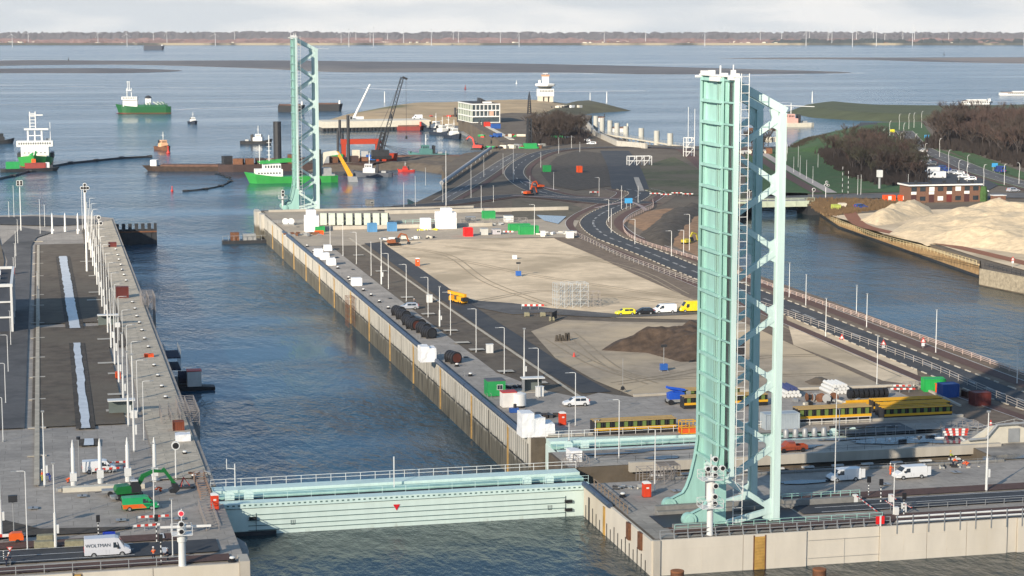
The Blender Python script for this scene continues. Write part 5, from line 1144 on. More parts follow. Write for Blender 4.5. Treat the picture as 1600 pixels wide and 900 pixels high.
tarped('white stepped cover of three blocks by the second gate', 811, 872, 683, 639, 3.6, ((0, .38, 1.0), (.34, .7, .78), (.66, 1, .52)), 11)
tarped('white cover on the strip between the two gates', 888, 914, 722, 699, 3.0, seed=12)
tarped('white box cover on the left quay edge near the disc post', 274, 299, 692, 675, 2.4, seed=13)
for i, (px, yb) in enumerate([(812, 637), (803, 645)]):
    t = thing('liquid_tank', ['round white tank beside the white site cabin', 'blue and white pump tank at the foot of the white cabin'][i], 'tank', G(px, yb))
    if i == 0: MB().lathe([(1.2, .5), (1.2, 2.6), (.4, 2.9)], 14).build('tank', steel_w, t, smooth=True); MB().lathe([(1.0, 0), (1.0, .5)], 12).build('base', black, t)
    else: MB().box((0, 0, .5), (1.6, 1, .8)).build('tank', M('deep_blue', (.03,.10,.34)), t); MB().tube((.2, 0, .9), (.2, 0, 1.6), .3).build('filler_neck', steel_d, t)
p = G(824, 612); t = thing('shelter', 'glass sided shelter with white roof on the right quay', 'shelter', p + Vector((1, 0, 0)))
MB().b2(-2.2, 2.2, -1, 1, 2.55, 2.75).build('roof', steel_w, t); MB().b2(-1.9, -1.75, -.9, .9, 0, 2.55).build('side_wall', steel_g, t); MB().b2(1.5, 1.6, -.9, .9, 0, 2.55).build('side_wall', glass, t); MB().b2(-1.9, 1.6, .8, .9, .2, 2.5).build('back_glass', M('pale_glass', (.16,.19,.18), .15), t); MB().b2(-2.6, 2.6, -1.5, 1.4, 0, .15).build('slab', concrete, t)
p = G(169, 510); t = thing('shelter', 'glass shelter with white roof beside the middle of the left mast row', 'shelter', p); 
MB().b2(-2.4, 2.4, -1, 1, 2.6, 2.8).build('roof', steel_w, t); MB().b2(-2.2, 2.2, .8, .9, 0, 2.6).build('back_glass', _m['pale_glass'], t); MB().b2(-2.8, 2.8, -2.6, -1.2, 0, .15).build('slab', concrete, t); MB().b2(1.4, 2.6, -3.6, -2.8, 0, 1.3).build('cabinet', steel_w, t)
c_ = copy_tree(t, G(190, 648), label='glass shelter with white roof at the near end of the left mast row')
for px, yb, l in [(843, 620, 'white cabinet with blue bag beside the quay shelter'), (765, 552, 'white cabinet on the soil strip beside the third lamp'), (671, 473, 'white cabinet with flat lid near the silver car'), (848, 366 + 4, 'white cabinet near the green containers')]:
    t = thing('cabinet', l, 'cabinet', G(px, yb)); MB().b2(-.7, .7, -.4, .4, .1, 1.9).build('body', steel_w, t); MB().b2(-.78, .78, -.48, .48, 1.9, 2.0).build('lid', steel_w, t); MB().b2(-.02, .02, -.43, -.405, .2, 1.8).build('door_seam', steel_g, t)
# modern white building at the left edge
p0, p1 = G(8, 520), G(22, 520)
t = thing('service_building', 'white framed flat roofed building with dark glass at the left frame edge', 'building', (p1.x, p0.y, QZ))
MB().b2(-20, -.3, .5, 34, 0, 10.4).build('wall', M('dark_facade', (.06,.07,.09), .4), t); 
mb = MB(); mb.b2(-20.5, 0, 0, .6, 10.4, 11.1); mb.b2(-.6, 0, .6, 34.5, 10.4, 11.1); mb.b2(-20.5, 0, 33.9, 34.5, 10.4, 11.1); mb.build('roof_edge', steel_w, t)
for x in (-.6, -4.6, -8.6, -12.6): MB().b2(x, x+.5, 0, .5, 0, 10.4).build('column', steel_w, t)
for y in (12, 23, 34): MB().b2(-.5, 0, y, y+.5, 0, 10.4).build('column', steel_w, t)
for z in (3.3, 6.8): MB().b2(-20, -.2, .1, .45, z, z+.35).build('floor_band', steel_w, t)
MB().b2(-20, -.6, .65, 33.8, 10.41, 10.5).build('roof', M('roof_dark', (.05,.05,.055)), t)
for i in range(6): MB().b2(-5 - (i % 2)*4, -3 - (i % 2)*4, 4 + i*4.6, 6.5 + i*4.6, 10.5, 11.4).build('roof_unit', steel_w, t)

# ------------------------------------------------------------------ black wrapped drums on the quay
def drum(label, px, yb, front):
    p = G(px, yb); t = thing('wrapped_drum', label, 'drum', p, rad(18), group='black wrapped drums along the quay'); r = 1.45
    MB().tube((0, -1.9, r), (0, 1.9, r), r, n=18).build('drum', black, t, smooth=True)
    for y in (-1.6, -.5, .7, 1.8): MB().tube((0, y-.12, r), (0, y+.12, r), r + .09, n=18).build('strap_ring', M('strap', (.05,.05,.055), .4), t)
    MB().tube((0, -1.98, r), (0, -1.91, r), r*.8, n=16).build('end_plate', M('end_rust', (.10,.03,.02)) if front else steel_d, t)
    mb = MB()
    for y in (-1.4, 1.4): mb.b2(-1.5, 1.5, y-.12, y+.12, 0, .35); mb.b2(-1.5, -1.25, y-.12, y+.12, .3, .9); mb.b2(1.25, 1.5, y-.12, y+.12, .3, .9)
    mb.build('cradle', steel_d, t); t.scale = (.84,)*3; return t
for i, (px, yb, f) in enumerate([(708, 567, 1), (670, 528, 0), (662, 521, 0), (654, 514, 0), (646, 515, 1), (640, 509, 0), (630, 500, 0), (623, 494, 0)]):
    drum(f'black wrapped drum on the right quay, {["single rusty ended one by the cover","first behind the white cover","second behind the white cover","third behind the white cover","with rusty end in the middle of the row","next behind the rusty middle one","last but one by the silver car","last one by the silver car"][i]}', px, yb, f)

# ------------------------------------------------------------------ black and yellow truss units
def module(label, x0, x1, yb, yt, d=2.6, z=QZ, n=9, group='black and yellow frame units', rz=0):
    p, w_, d_, h_ = fit(x0, x1, yb, yt, d, z); h_ = max(2.2, min(h_, 3.2)); t = thing('frame_unit', label, 'steel frame', p, rz, group)
    MB().b2(-w_/2, w_/2, -d_/2+.1, d_/2-.1, .1, h_*.36).build('base_beam', black, t); MB().b2(-w_/2, w_/2, -d_/2, -d_/2+.095, h_*.34, h_*.52).build('yellow_beam', yellow, t)
    MB().b2(-w_/2, w_/2, d_/2-.095, d_/2, h_*.34, h_*.52).build('yellow_beam', yellow, t); MB().b2(-w_/2+.1, w_/2-.1, -d_/2+.25, d_/2-.25, h_*.36, h_*.9).build('core', black, t)
    for k in range(n):
        x = -w_/2 + (k+.5)*w_/n; MB().b2(x-.32, x+.32, -d_/2+.12, -d_/2+.24, h_*.52, h_*.88).build('green_panel', olive, t)
        MB().b2(x+w_/n*.38, x+w_/n*.46, -d_/2+.02, -d_/2+.12, h_*.5, h_*.93).build('post', steel_d, t)
    for y in (-d_/2+.1, 0, d_/2-.1): MB().b2(-w_/2, w_/2, y-.14, y+.14, h_*.93, h_).build('top_rail', yellow if 'stacked' in label else M('tan_rail', (.40,.28,.12)), t)
    MB().b2(-w_/2-.06, -w_/2-.002, -d_/2+.1, d_/2-.1, .1, h_*.93).build('end_plate', steel_d, t)
    return t
module('black and yellow frame unit with green panels beside the orange cage', 925, 1061, 678, 651)
module('black and yellow frame unit behind the blue boom lift', 1064, 1160, 628, 604); module('black and yellow frame unit between deck and truss of the near leaf', 1066, 1204, 637, 614, d=2.5)
module('black and yellow frame unit right of the grey container', 1243, 1366, 662, 632)
module('front unit of the stacked black and yellow frames on the right', 1378, 1492, 655, 634, d=2.6); module('middle unit of the stacked black and yellow frames', 1372, 1488, 649, 626, d=2.2)
module('rear unit of the stacked black and yellow frames', 1362, 1476, 643, 620, d=2.2)
p = G(1345, 640); t = thing('steel_beams', 'long yellow beams lying left of the stacked frames', 'steel beams', p)
for i in range(3): MB().b2(-4 + i, 7 + i*2, i*.9, i*.9+.5, .1, .8 + .3*i).build('beam', yellow, t)
p = G(1370, 668+6); t = thing('steel_beams', 'low yellow beams in front of the right frame units', 'steel beams', p)
for i in range(2): MB().b2(-6, 4, i*.9, i*.9+.4, .1, .5).build('beam', yellow, t)
p = G(1074, 677); t = thing('lift_cage', 'orange open lift cage at the end of the long frame unit', 'cage', p); mb = MB()
for x in (-1.3, 0, 1.3):
    for y in (-.9, .9): mb.bar((x, y, 0), (x, y, 2.2), .12)
for z in (.15, 1.2, 2.2):
    for y in (-.9, .9): mb.bar((-1.3, y, z), (1.3, y, z), .12)
    for x in (-1.3, 1.3): mb.bar((x, -.9, z), (x, .9, z), .12)
mb.build('frame', yellow, t); MB().b2(-1.3, 1.3, -.9, .9, .2, 1.0).build('side_panels', orange, t)
# boom lift
p = G(1057, 631); t = thing('boom_lift', 'blue folded boom lift on four wheels beside the frame units', 'boom lift', p)
for x in (-1.4, 1.4):
    for y in (-1, 1): MB().tube((x, y-.2, .5), (x, y+.2, .5), .5, n=12).build('wheel', black, t)
MB().b2(-1.8, 1.8, -.9, .9, .5, 1.0).build('chassis', steel_g, t); B_l = M('lift_blue', (.02, .10, .55), .4)
MB().side([(-1.6,1.0),(-1.7,2.0),(-.8,2.3),(1.2,2.2),(1.6,1.0)], -.9, .9).build('turntable', B_l, t); MB().bar((1.4,.3,1.8), (-1.9,.3,3.2), .45).build('boom', B_l, t); MB().bar((-1.9,-.3,3.2), (1.5,-.3,2.6), .4).build('boom', B_l, t)
MB().b2(1.5, 2.4, -1, 1, 1.4, 1.6).b2(1.5, 2.4, -1, -.94, 1.6, 2.5).b2(1.5, 2.4, .94, 1, 1.6, 2.5).build('basket', steel_g, t)

# mobile crane
p = G(717, 474); t = thing('mobile_crane', 'yellow mobile crane with boom laid along the road', 'mobile crane', p, rad(-72)); t.scale = (.66,)*3
cy = M('crane_yellow', (.80, .38, .02), .4)
for x in (-3.2, -1.6, 1.8, 3.4):
    for y in (-1.15, 1.15): MB().tube((x, y-.2, .55), (x, y+.2, .55), .55, n=12).build('wheel', black, t)
MB().b2(-4.6, 4.4, -1.25, 1.25, .7, 1.4).build('chassis', cy, t); MB().side([(-5.6,.7),(-5.6,2.0),(-5.0,2.6),(-4.0,2.6),(-4.0,.7)], -1.2, 1.2).build('cab', cy, t); MB().b2(-5.63, -5.5, -1, 1, 1.5, 2.2).build('windscreen', glass, t)
MB().b2(.2, 4.0, -1.2, 1.0, 1.5, 2.9).build('turntable', cy, t); MB().b2(-1.4, .4, -1.2, -.1, 1.5, 3.0).build('operator_cab', M('crane_dark', (.08,.07,.05)), t)
MB().bar((4.2, .45, 3.4), (-8.5, .45, 3.5), 1.0, 1.15).build('boom', cy, t); MB().bar((-8.5, .45, 3.5), (-9.2, .45, 3.5), .9, 1.3).build('boom_head', steel_d, t); MB().b2(3.8, 5.2, -1.3, 1.3, 1.4, 2.7).build('counterweight', steel_d, t)

# green wheeled excavator on the left head
p = G(203, 780); t = thing('wheeled_excavator', 'green wheeled excavator reaching over the left head', 'excavator', p, rad(8)); t.scale = (.8,)*3; eg = M('excavator_green', (.015, .16, .04), .4)
for x in (-1.7, 1.7):
    for y in (-1, 1): w_ = MB().tube((x, y-.25, .62), (x, y+.25, .62), .62, n=14).build('wheel', black, t); MB().tube((x, y-.27, .62), (x, y+.27, .62), .3, n=10).build('rim', eg, w_)
MB().b2(-2.3, 2.3, -.8, .8, .6, 1.2).build('chassis', steel_d, t); MB().side([(-2.6,1.35),(-2.8,2.0),(-2.5,2.7),(-.2,2.8),(.4,2.3),(1.6,2.2),(1.6,1.35)], -1.3, 1.3).build('engine_housing', eg, t)
cb = MB().side([(.1,1.4),(.1,3.5),(1.3,3.5),(1.9,2.4),(1.9,1.4)], -1.31, -.2).build('cab', steel_d, t); MB().b2(.05, 1.35, -1.34, -.15, 3.5, 3.62).build('roof', steel_w, cb)
MB().side([(.8,1.9),(2.2,4.4),(4.4,5.2),(6.3,4.9),(6.3,4.45),(4.5,4.6),(2.8,3.8),(1.7,1.9)], -.05, .45).build('boom', eg, t)
MB().bar((6.2,.2,5.2), (8.3,.2,2.2), .42, .6).build('stick', eg, t); MB().tube((3.2,.2,5.3),(6.6,.2,5.6),.1).build('hydraulic_ram', steel_g, t)
MB().side([(7.7,2.4),(8.8,2.2),(9.1,1.1),(8.4,.5),(7.4,.6),(7.2,1.2),(7.9,1.6)], -.45, .85).build('bucket', steel_d, t); MB().b2(-3.5, -2.3, -1.0, 1.0, .5, .9).build('dozer_blade', steel_g, t)
p = G(166+6, 774); t = thing('trailer', 'small grey trailer behind the green excavator', 'trailer', p)
MB().b2(-1.2, .9, -.8, .8, .6, .9).build('bed', steel_g, t)
for s in (-1,1): MB().tube((0, s*.85-.1, .4), (0, s*.85+.1, .4), .4, n=12).build('wheel', black, t)
MB().bar((-1.2, 0, .6), (-2.2, 0, .5), .08).build('drawbar', steel_d, t)
# tracked excavators
def excavator(label, px, yb, mat, rz, s=1.0, z=QZ, arm=((.8,1.7),(2.6,4.2),(4.6,3.6),(5.6,1.0)), bucket=True):
    t = thing('tracked_excavator', label, 'excavator', G(px, yb, z), rz)
    for y in (-1.1, 1.1): MB().side([(-2,.15),(-2.2,.5),(-1.9,.9),(1.9,.9),(2.2,.5),(2,.15)], y-.28, y+.28).build('track', black, t)
    MB().side([(-2.3,1.1),(-2.4,2.0),(-.2,2.3),(1.4,2.1),(1.4,1.1)], -1.2, 1.2).build('house', mat, t); MB().side([(.1,1.2),(.1,2.9),(1.2,2.9),(1.7,2.0),(1.7,1.2)], -1.21, -.2).build('cab', glass, t)
    a = [(q[0], .3, q[1]) for q in arm]
    MB().bar(a[0], a[1], .4, .6).bar(a[1], a[2], .4, .5).build('boom', mat, t); MB().bar(a[2], a[3], .35, .45).build('stick', mat, t)
    if bucket: MB().side([(a[3][0]-.3, a[3][2]+.3),(a[3][0]+.5, a[3][2]+.1),(a[3][0]+.3,a[3][2]-.7),(a[3][0]-.7,a[3][2]-.6)], -.2, .8).build('bucket', steel_d, t)
    t.scale = (s,)*3; return t
excavator('rusty orange excavator at the corner of sand field and road', 616, 384, M('dull_orange', (.30,.10,.04)), rad(10), .9)
excavator('yellow excavator in the pit left of the near bridge leaf', 1075, 383, M('dull_yellow', (.45,.38,.04)), rad(30), .9)
excavator('red excavator on the harbour bank', 745, 235, redp, rad(150), 1.4, arm=((.8,1.7),(1.6,4.8),(3.0,5.6),(4.4,4.2)))
excavator('orange machine on the soil bank before the roundabout', 843, 295, orange, rad(200), .8); excavator('small orange machine left of the roundabout', 826, 306, orange, rad(30), .9)
# red orange compressor on the left
p = G(26, 848); t = thing('compressor', 'orange wheeled compressor beside the left front lamp posts', 'compressor', p); t.scale = (.72,)*3; MB().side([(-1.3,.6),(-1.4,1.6),(-.8,2.0),(1.0,2.0),(1.3,1.4),(1.3,.6)], -.8, .8).build('housing', M('compressor_orange', (.8,.13,.02), .4), t)
for s in (-1,1): MB().tube((.2, s*.85-.12, .42), (.2, s*.85+.12, .42), .42, n=12).build('wheel', black, t)
MB().bar((-1.4,0,.6), (-2.4,0,.5), .1).build('drawbar', steel_d, t)
p = G(4, 846); t = thing('road_barrier', 'red white barrier lying at the left frame edge', 'barrier', p); 
for i in range(5): MB().b2(-2+i, -1+i, -.1, .1, .6, 1.0).build('board', redp if i % 2 else steel_w, t)
# concrete blocks
def block(label, px, yb, z=QZ, w=2.6, zz=0):
    t = thing('concrete_block', label, 'concrete block', G(px, yb, z) + Vector((0, .5, zz))); MB().side([(-w/2,.0),(-w/2,.8),(-w/2+.12,1.0),(w/2-.12,1.0),(w/2,.8),(w/2,0)], -.5, .5).build('block', M('mossy_concrete', (.28,.26,.17), .9, var=.25, scale=2), t); MB().b2(-.5, .5, -.52, -.501, .05, .2).build('lifting_slot', steel_d, t)
block('mossy concrete block lying left of the thick lamp post', 69, 858); block('mossy concrete block stacked behind the left one', 73, 848, zz=.0); block('mossy concrete block lying behind the grey van', 117, 857)
for px, yb, l in [(824,495,'concrete block left of the open black gate'),(849,495,'concrete block at the foot of the black gate'),(863,502,'white concrete block in front of the black gate')]: block(l, px, yb, w=1.1)
# barriers
def barrier(label, px0, px1, yb, h=1.0, n=6, z=QZ, yb1=None, group=None):
    a = G(px0, yb, z); b = G(px1, yb1 or yb, z); t = thing('road_barrier', label, 'barrier', a, group=group); d = b - a; m = 'board'
    for i in range(n): MB().bar(d*(i/n) + Vector((0,0,h*.8)), d*((i+1)/n) + Vector((0,0,h*.8)), .08, h*.32).build('board', redp if i % 2 else steel_w, t)
    for i in range(0, n+1, 3): MB().bar(d*(i/n), d*(i/n) + Vector((0,0,h)), .1).build('foot_post', steel_g, t)
barrier('red white barrier behind the stub masts, rear row', 140, 198, 733, n=10, yb1=729); barrier('red white barrier behind the stub masts, front row', 143, 198, 742, n=10, yb1=738)
barrier('red white barrier left of the signal mast, rear row', 214, 264, 817, n=8, yb1=814); barrier('red white barrier left of the signal mast, front row', 208, 250, 831, n=7, yb1=828); barrier('red white barrier behind the signal mast', 250, 330, 833, n=1, yb1=830)
for i in range(3): barrier(f'stacked red white water barriers by the cream wall, {["front","middle","rear"][i]} row', 1475 - i*2, 1511 + i, 687 - i*4, n=8, h=1.1)
barrier('red white barriers beside the black coils on the yard, front', 1391, 1430, 614, n=8); barrier('red white barriers beside the black coils on the yard, rear', 1395, 1428, 609, n=7)
for i in range(4): barrier(f'red white barriers closing the soil path left of the near leaf, {ORD[i]} from the left', 1015 + i*17, 1032 + i*17, 306 - i*.4 + (i % 2)*2, n=5, h=1.3)
barrier('red white barrels between the green containers and grey cabin', 786, 802, 367, n=5, h=1.4); barrier('red white boards on the roundabout road', 815, 832, 303, n=4); barrier('red white boards where the cycle path ends', 921, 936, 303, n=4)
barrier('red white boom barrier by the open black gate', 815, 850, 484, n=8, h=1.4)
t = thing('black_gate', 'open black gate panel beside the sand road', 'gate', G(866, 500), rad(60)); MB().b2(-2.2, 2.2, -.05, .05, .2, 2.0).build('panel', black, t); MB().b2(-2.3, -2.15, -.1, .1, 0, 2.2).build('post', black, t)
# barrier arms and striped posts at the head road
def striped(label, px, yb, yt, head=True, group='striped signal posts'):
    h = (yb-yt)*mpp(yb); t = thing('signal_post', label, 'signal post', G(px, yb), group=group); n = 10
    for i in range(n): MB().tube((0,0,h*i/n), (0,0,h*(i+1)/n), .09, n=6).build('band', steel_w if i % 2 else black, t)
    if head: hd = MB().b2(-.25, .25, -.25, .1, h-.1, h+.8).build('signal_head', black, t)
striped('striped signal post behind the left barrier arm', 1357, 776, 752); striped('striped signal post with lamps between the two barrier arms', 1376, 787, 756); striped('striped signal post right of the lamp post on the head road', 1412, 806, 778); striped('striped signal post behind the road right of the grey van', 154, 842, 813); striped('striped signal post beside the person in orange', 252, 882, 843); striped('striped signal post left of the signal mast', 245, 850, 812); striped('short striped post at the left frame edge', 6, 876, 868-8, head=False)
def arm(label, a, b, h=1.2):
    A = G(*a); Bv = G(*b); t = thing('barrier_arm', label, 'barrier arm', A); d = Bv - A; n = 12
    for i in range(n): MB().bar(d*(i/n) + Vector((0,0,h)), d*((i+1)/n) + Vector((0,0,h)), .12).build('band', redp if i % 2 else steel_w, t)
    MB().b2(-.3, .3, -.3, .3, 0, 1.3).build('drive_box', steel_w, t)
arm('red and white barrier arm across the cycle path on the right head', (1336, 786), (1370, 812)); arm('short red and white barrier arm near the canal pipes', (1400, 806), (1383, 795)); arm('white barrier arm lying over the head road', (1412, 800), (1424, 806)); arm('white barrier arm beside the clinker path', (1392, 786), (1400, 793))
t = thing('lifebuoy_box', 'bright red lifebuoy box with white band on the canal railing', 'lifebuoy box', G(1375, 822)); MB().b2(-.6, .6, -.1, .1, .3, 1.4).build('board', M('bright_red', (.8,.02,.02)), t); MB().b2(-.12, .12, -.13, -.1, 0, 1.5).build('band', steel_w, t)
# warning signs
for px, yb, yt, l in [(1380,545,530,'triangular warning sign on the sand side of the canal road'),(1442,545,526,'round and triangular sign on the canal side of the road'),(1258+57,532,522,'small white sign on the fence of the canal road'),(1582,418,400,'white sign board on the corner wall across the canal'),(66,745,838-90,'x')]:
    if l == 'x': continue
    h = max(1.5, (yb-yt)*mpp(yb)); t = thing('traffic_sign', l, 'traffic sign', G(px, yb)); MB().tube((0,0,0),(0,0,h),.06).build('pole', steel_g, t); mb = MB(); mb.side([(-.65, h-1.2), (.65, h-1.2), (0, h)], -.06, -.02); mb.build('sign_face', redp, t); MB().side([(-.38, h-1.05), (.38, h-1.05), (0, h-.4)], -.09, -.062).build('sign_centre', steel_w, t); MB().b2(-.35, .35, -.06, -.02, max(.2, h-2.0), h-1.3).build('lower_plate', steel_w, t)
t = thing('yield_sign', 'small yield triangle on a thin post at the left front edge', 'traffic sign', G(16, 884)); MB().tube((0,0,0),(0,0,2.2),.04).build('pole', steel_g, t); MB().side([(-.4, 2.5), (.4, 2.5), (0, 1.85)], -.05, -.02).build('sign_face', redp, t); MB().side([(-.24, 2.42), (.24, 2.42), (0, 2.05)], -.07, -.052).build('sign_centre', steel_w, t)
# work light towers
for px, yb, hh, l in [(810, 432, 3.6, 'blue light tower alone on the upper sand field'), (1037, 580, 5.0, 'blue light tower in front of the dark earth heap')]:
    t = thing('light_tower', l, 'light tower', G(px, yb)); MB().b2(-.7, .7, -.5, .5, .3, 1.5).build('body', bluep, t); MB().tube((0,0,1.5),(0,0,hh),.06).build('mast', steel_g, t); MB().b2(-.6, .6, -.15, .1, hh-.1, hh+.4).build('lamp_head', steel_d, t)
    for x in (-.7, .7): MB().b2(x-.1, x+.1, -.9, .9, .05, .2).build('outrigger', steel_g, t)
t = thing('survey_tripod', 'thin tripod mast standing on the lower sand field', 'tripod', G(973, 614)); MB().tube((0,0,1),(0,0,6.6),.04).build('mast', steel_g, t)
for a in range(3): MB().tube((0,0,1.4),(math.cos(a*2.1)*1.0, math.sin(a*2.1)*1.0,0),.04).build('leg', steel_d, t)
MB().b2(-.3, .3, -.2, .2, .6, 1.2).build('box', steel_d, t)
t = thing('traffic_cone', 'red white traffic cone on the lower sand field', 'cone', G(897, 558)); MB().lathe([(.35,.05),(.1,1.0)],8).build('cone', redp, t); MB().b2(-.4,.4,-.4,.4,0,.05).build('base', black, t)
t = thing('traffic_cone', 'traffic cone on the pavement by the right mast', 'cone', G(1548, 665)); MB().lathe([(.3,.05),(.08,1.0)],8).build('cone', redp, t); MB().lathe([(.24,.4),(.18,.62)],8).build('band', steel_w, t); MB().b2(-.4,.4,-.4,.4,0,.05).build('base', black, t)
t = thing('water_tank', 'white tank cube on the upper sand field', 'tank', G(804, 405)); MB().b2(-.6,.6,-.6,.6,.1,1.2).build('tank', steel_w, t); MB().b2(-.65,.65,-.65,.65,0,.12).build('pallet', steel_g, t)
t = thing('tree_stumps', 'dark uprooted stumps on the trodden sand', 'stumps', G(879, 533))
for i in range(5): MB().lathe([(.5, 0), (.35, .5), (.25, rnd(1.2,1.8))], 6, (i*.7-1.4, rnd(-.3,.3))).build('stump', soil_d, t)
# scaffolds
def scaffold(label, loc, nx, ny, nz, s=2.0, hz=2.0, mat=None, decks=(), r=.045):
    mat = mat or M('scaffold_steel', (.33,.30,.28), .5, .2); t = thing('scaffold', label, 'scaffolding', loc)
    for i in range(nx+1):
        mb = MB()
        for j in range(ny+1): mb.bar((i*s, j*s, 0), (i*s, j*s, nz*hz), r*2)
        for k in range(1, nz+1): mb.bar((i*s, 0, k*hz), (i*s, ny*s, k*hz), r*1.6)
        mb.build('standard_frame', mat, t)
    for k in range(1, nz+1):
        mb = MB()
        for j in range(ny+1):
            mb.bar((0, j*s, k*hz), (nx*s, j*s, k*hz), r*1.6); mb.bar((0, j*s, k*hz-hz*.5), (nx*s, j*s, k*hz-hz*.5), r*1.4)
        for i in range(nx): mb.bar((i*s, 0, (k-1)*hz), ((i+1)*s, 0, k*hz), r*1.3)
        mb.build('ledger', mat, t)
    for k in decks: MB().b2(0, nx*s, 0, ny*s, k*hz-.08, k*hz).build('deck', M('deck_board', (.22,.18,.14)), t)
    return t
scaffold('tangled grey scaffold on the right head behind the red toilet', Vector((86.3, 280, QZ)), 3, 2, 1, 1.7, 2.2); scaffold('scaffold stair leaning over the near recess', Vector((90.2, 283.6, QZ-2)), 2, 2, 2, 1.6, 2.0, decks=(2,)); scaffold('scaffold below the gate crossing at the right wall', Vector((78.6, 294.6, QZ-3)), 2, 2, 2, 1.7, 2.2)
scaffold('low grey scaffold frames on the left head quay', Vector((20.2, 268, QZ)), 1, 8, 1, 1.7, 1.3); scaffold('rusty scaffold frames along the left quay beside the gate', Vector((20.8, 286, QZ)), 1, 9, 1, 1.5, 1.3, M('scaffold_rust', (.30,.20,.15), .6))
scaffold('scaffold tower hanging over the left quay edge', Vector((22.0, 345, QZ-6)), 2, 9, 4, 1.6, 2.0); scaffold('scaffold on the left quay behind the rusty container', Vector((18.6, 343, QZ)), 2, 5, 1, 1.6, 2.2)
scaffold('thin scaffold at the left quay beside the red container', Vector((22.5, 492, QZ-6)), 2, 7, 4, 1.6, 2.2)
scaffold('pale open scaffold cage in the middle of the sand field', G(870, 482), 4, 2, 3, 2.0, 2.0, M('cage_steel', (.42,.45,.46), .5), r=.05); scaffold('low dark steel frame beside the scaffold cage', G(918, 481), 2, 1, 2, 1.6, 2.0)
scaffold('silver scaffold frames behind the large tarpaulin hut', G(722, 352), 9, 1, 1, 2.6, 2.0); scaffold('scaffold around the wall stair under the quay', Vector((75.6, 505, -4)), 1, 3, 3, 1.7, 2.6, rust)
scaffold('white steel gantry frame on the green bank near the ramp', G(983, 259), 3, 1, 1, 3.9, 4.6, steel_w, r=.16); scaffold('tall white steel portal left of the near leaf', G(1072, 245), 1, 1, 2, 4.5, 5, steel_w, r=.16)
scaffold('steel stair frames at the right end of the head', G(1415, 610), 5, 1, 1, 1.3, 1.4); scaffold('stair scaffold beside the stacked frames', G(1478, 676), 3, 1, 1, 2.0, 1.6)
# hydraulic silos
for i, px in enumerate([507, 520, 533, 547, 561, 575, 589, 602]):
    t = thing('storage_drum', f'pale green ended steel drum of the row at the far head, {ORD[i]} from the left', 'drum', G(px, 352), rad(-6), group='row of pale ended drums at the far head')
    MB().tube((.5, -1.4, 2.4), (.5, 7, 2.4), 1.35, n=14).build('drum', M('drum_grey', (.13,.14,.14), .5), t, smooth=True); MB().b2(-1.5, .75, -1.9, -1.42, .3, 4.4).build('end_frame', M('pale_green', (.50,.56,.48)), t)
    for z in (1.3, 2.7, 4.1): MB().b2(.76, 1.15, -2, -1.5, z-.35, z+.35).build('valve', steel_d, t)
# far head gate pit and low walls
t = thing('recess_rim', 'white low parapet wall in front of the drum row', 'wall', G(500, 360)); MB().b2(0, 60, 0, .8, 0, 1.3).build('wall', concrete, t)
t = thing('recess_rim', 'long concrete wall behind the drum row at the far head', 'wall', G(420, 332)); MB().b2(0, 78, 0, .8, 0, .9).build('wall', concrete, t)
t = thing('recess_rim', 'low beige concrete wall right of the large tarpaulin hut', 'wall', G(600, 334)); MB().b2(0, 70, -2, -1.4, 0, 1.4).build('wall', concrete, t)
railing('pale mint railing of the far gate recess', [G(610, 350), G(680, 349)], 1.3, 2.5, mint, 2, .06); railing('grey railing around the machinery pit at the far head', [G(425, 350), G(476, 349)], 1.3, 2.0, steel_g, 3, .06); railing('dark fence behind the far lock head', [G(412, 329), G(560, 326), G(650, 326)], 1.6, 4, steel_d, 2, .05)
for i, (px, yb) in enumerate([(446, 352), (455, 352)]):
    t = thing('winch', f'white round winch in the pit at the far head, {["left","right"][i]} one', 'winch', G(px, yb), group='winches at the far head'); MB().tube((0,-.4,1.4),(0,.4,1.4),1.1,n=14).build('drum', steel_w, t); MB().b2(-1,1,-.6,.6,0,.5).build('base', steel_g, t)
def heap(label, px, yb, n, mats, w_, name='material_pile', cat='materials', smax=1.0, z=QZ):
    t = thing(name, label, cat, G(px, yb, z)); R2 = random.Random(int(px*7+yb))
    for i in range(n):
        m = mats[i % len(mats)]; s = R2.uniform(.35, 1)*smax; x, y = R2.uniform(-w_, w_), R2.uniform(-1, 1)*w_*.3
        if R2.random() < .5: MB().box((0, 0, s*.4), (s*1.8, s*.8, s*.8), R2.uniform(0, 3)).build('piece', m, t, loc=(x, y, 0))
        else: MB().tube((-s, 0, s*.35), (s, 0, s*.35), s*.3).build('piece', m, t, loc=(x, y, 0), rz=R2.uniform(0, 3))
    return t
heap('white and rusty steel parts on the far head behind the quay edge', 472, 368, 26, [steel_w, steel_g, rust, cream], 6, smax=1.3); heap('white sacks and steel pipes along the sandy paving', 640, 374, 22, [steel_w, steel_g, cream, steel_d], 9, smax=1.4); heap('yellow formwork stack in front of the large hut', 668, 360, 12, [yellow_l, cream], 3)
heap('grey clutter of frames and hoses right of the large hut', 748, 352, 24, [steel_g, steel_d, cream], 9, smax=1.2); heap('rubble and pipes at the right end of the far yard', 868, 366, 22, [cream, steel_g, steel_w], 7, smax=1.3)
heap('dark hoses beside the quay edge near the green cabin', 797, 606, 10, [steel_d, steel_g, black], 2.4); heap('low clutter on the concrete in front of the red toilet', 990, 762, 16, [steel_g, steel_d, cream], 3, smax=.6); heap('grey clutter in the middle of the left head works', 150, 762, 20, [cream, steel_g, concrete], 5.5, smax=.7)
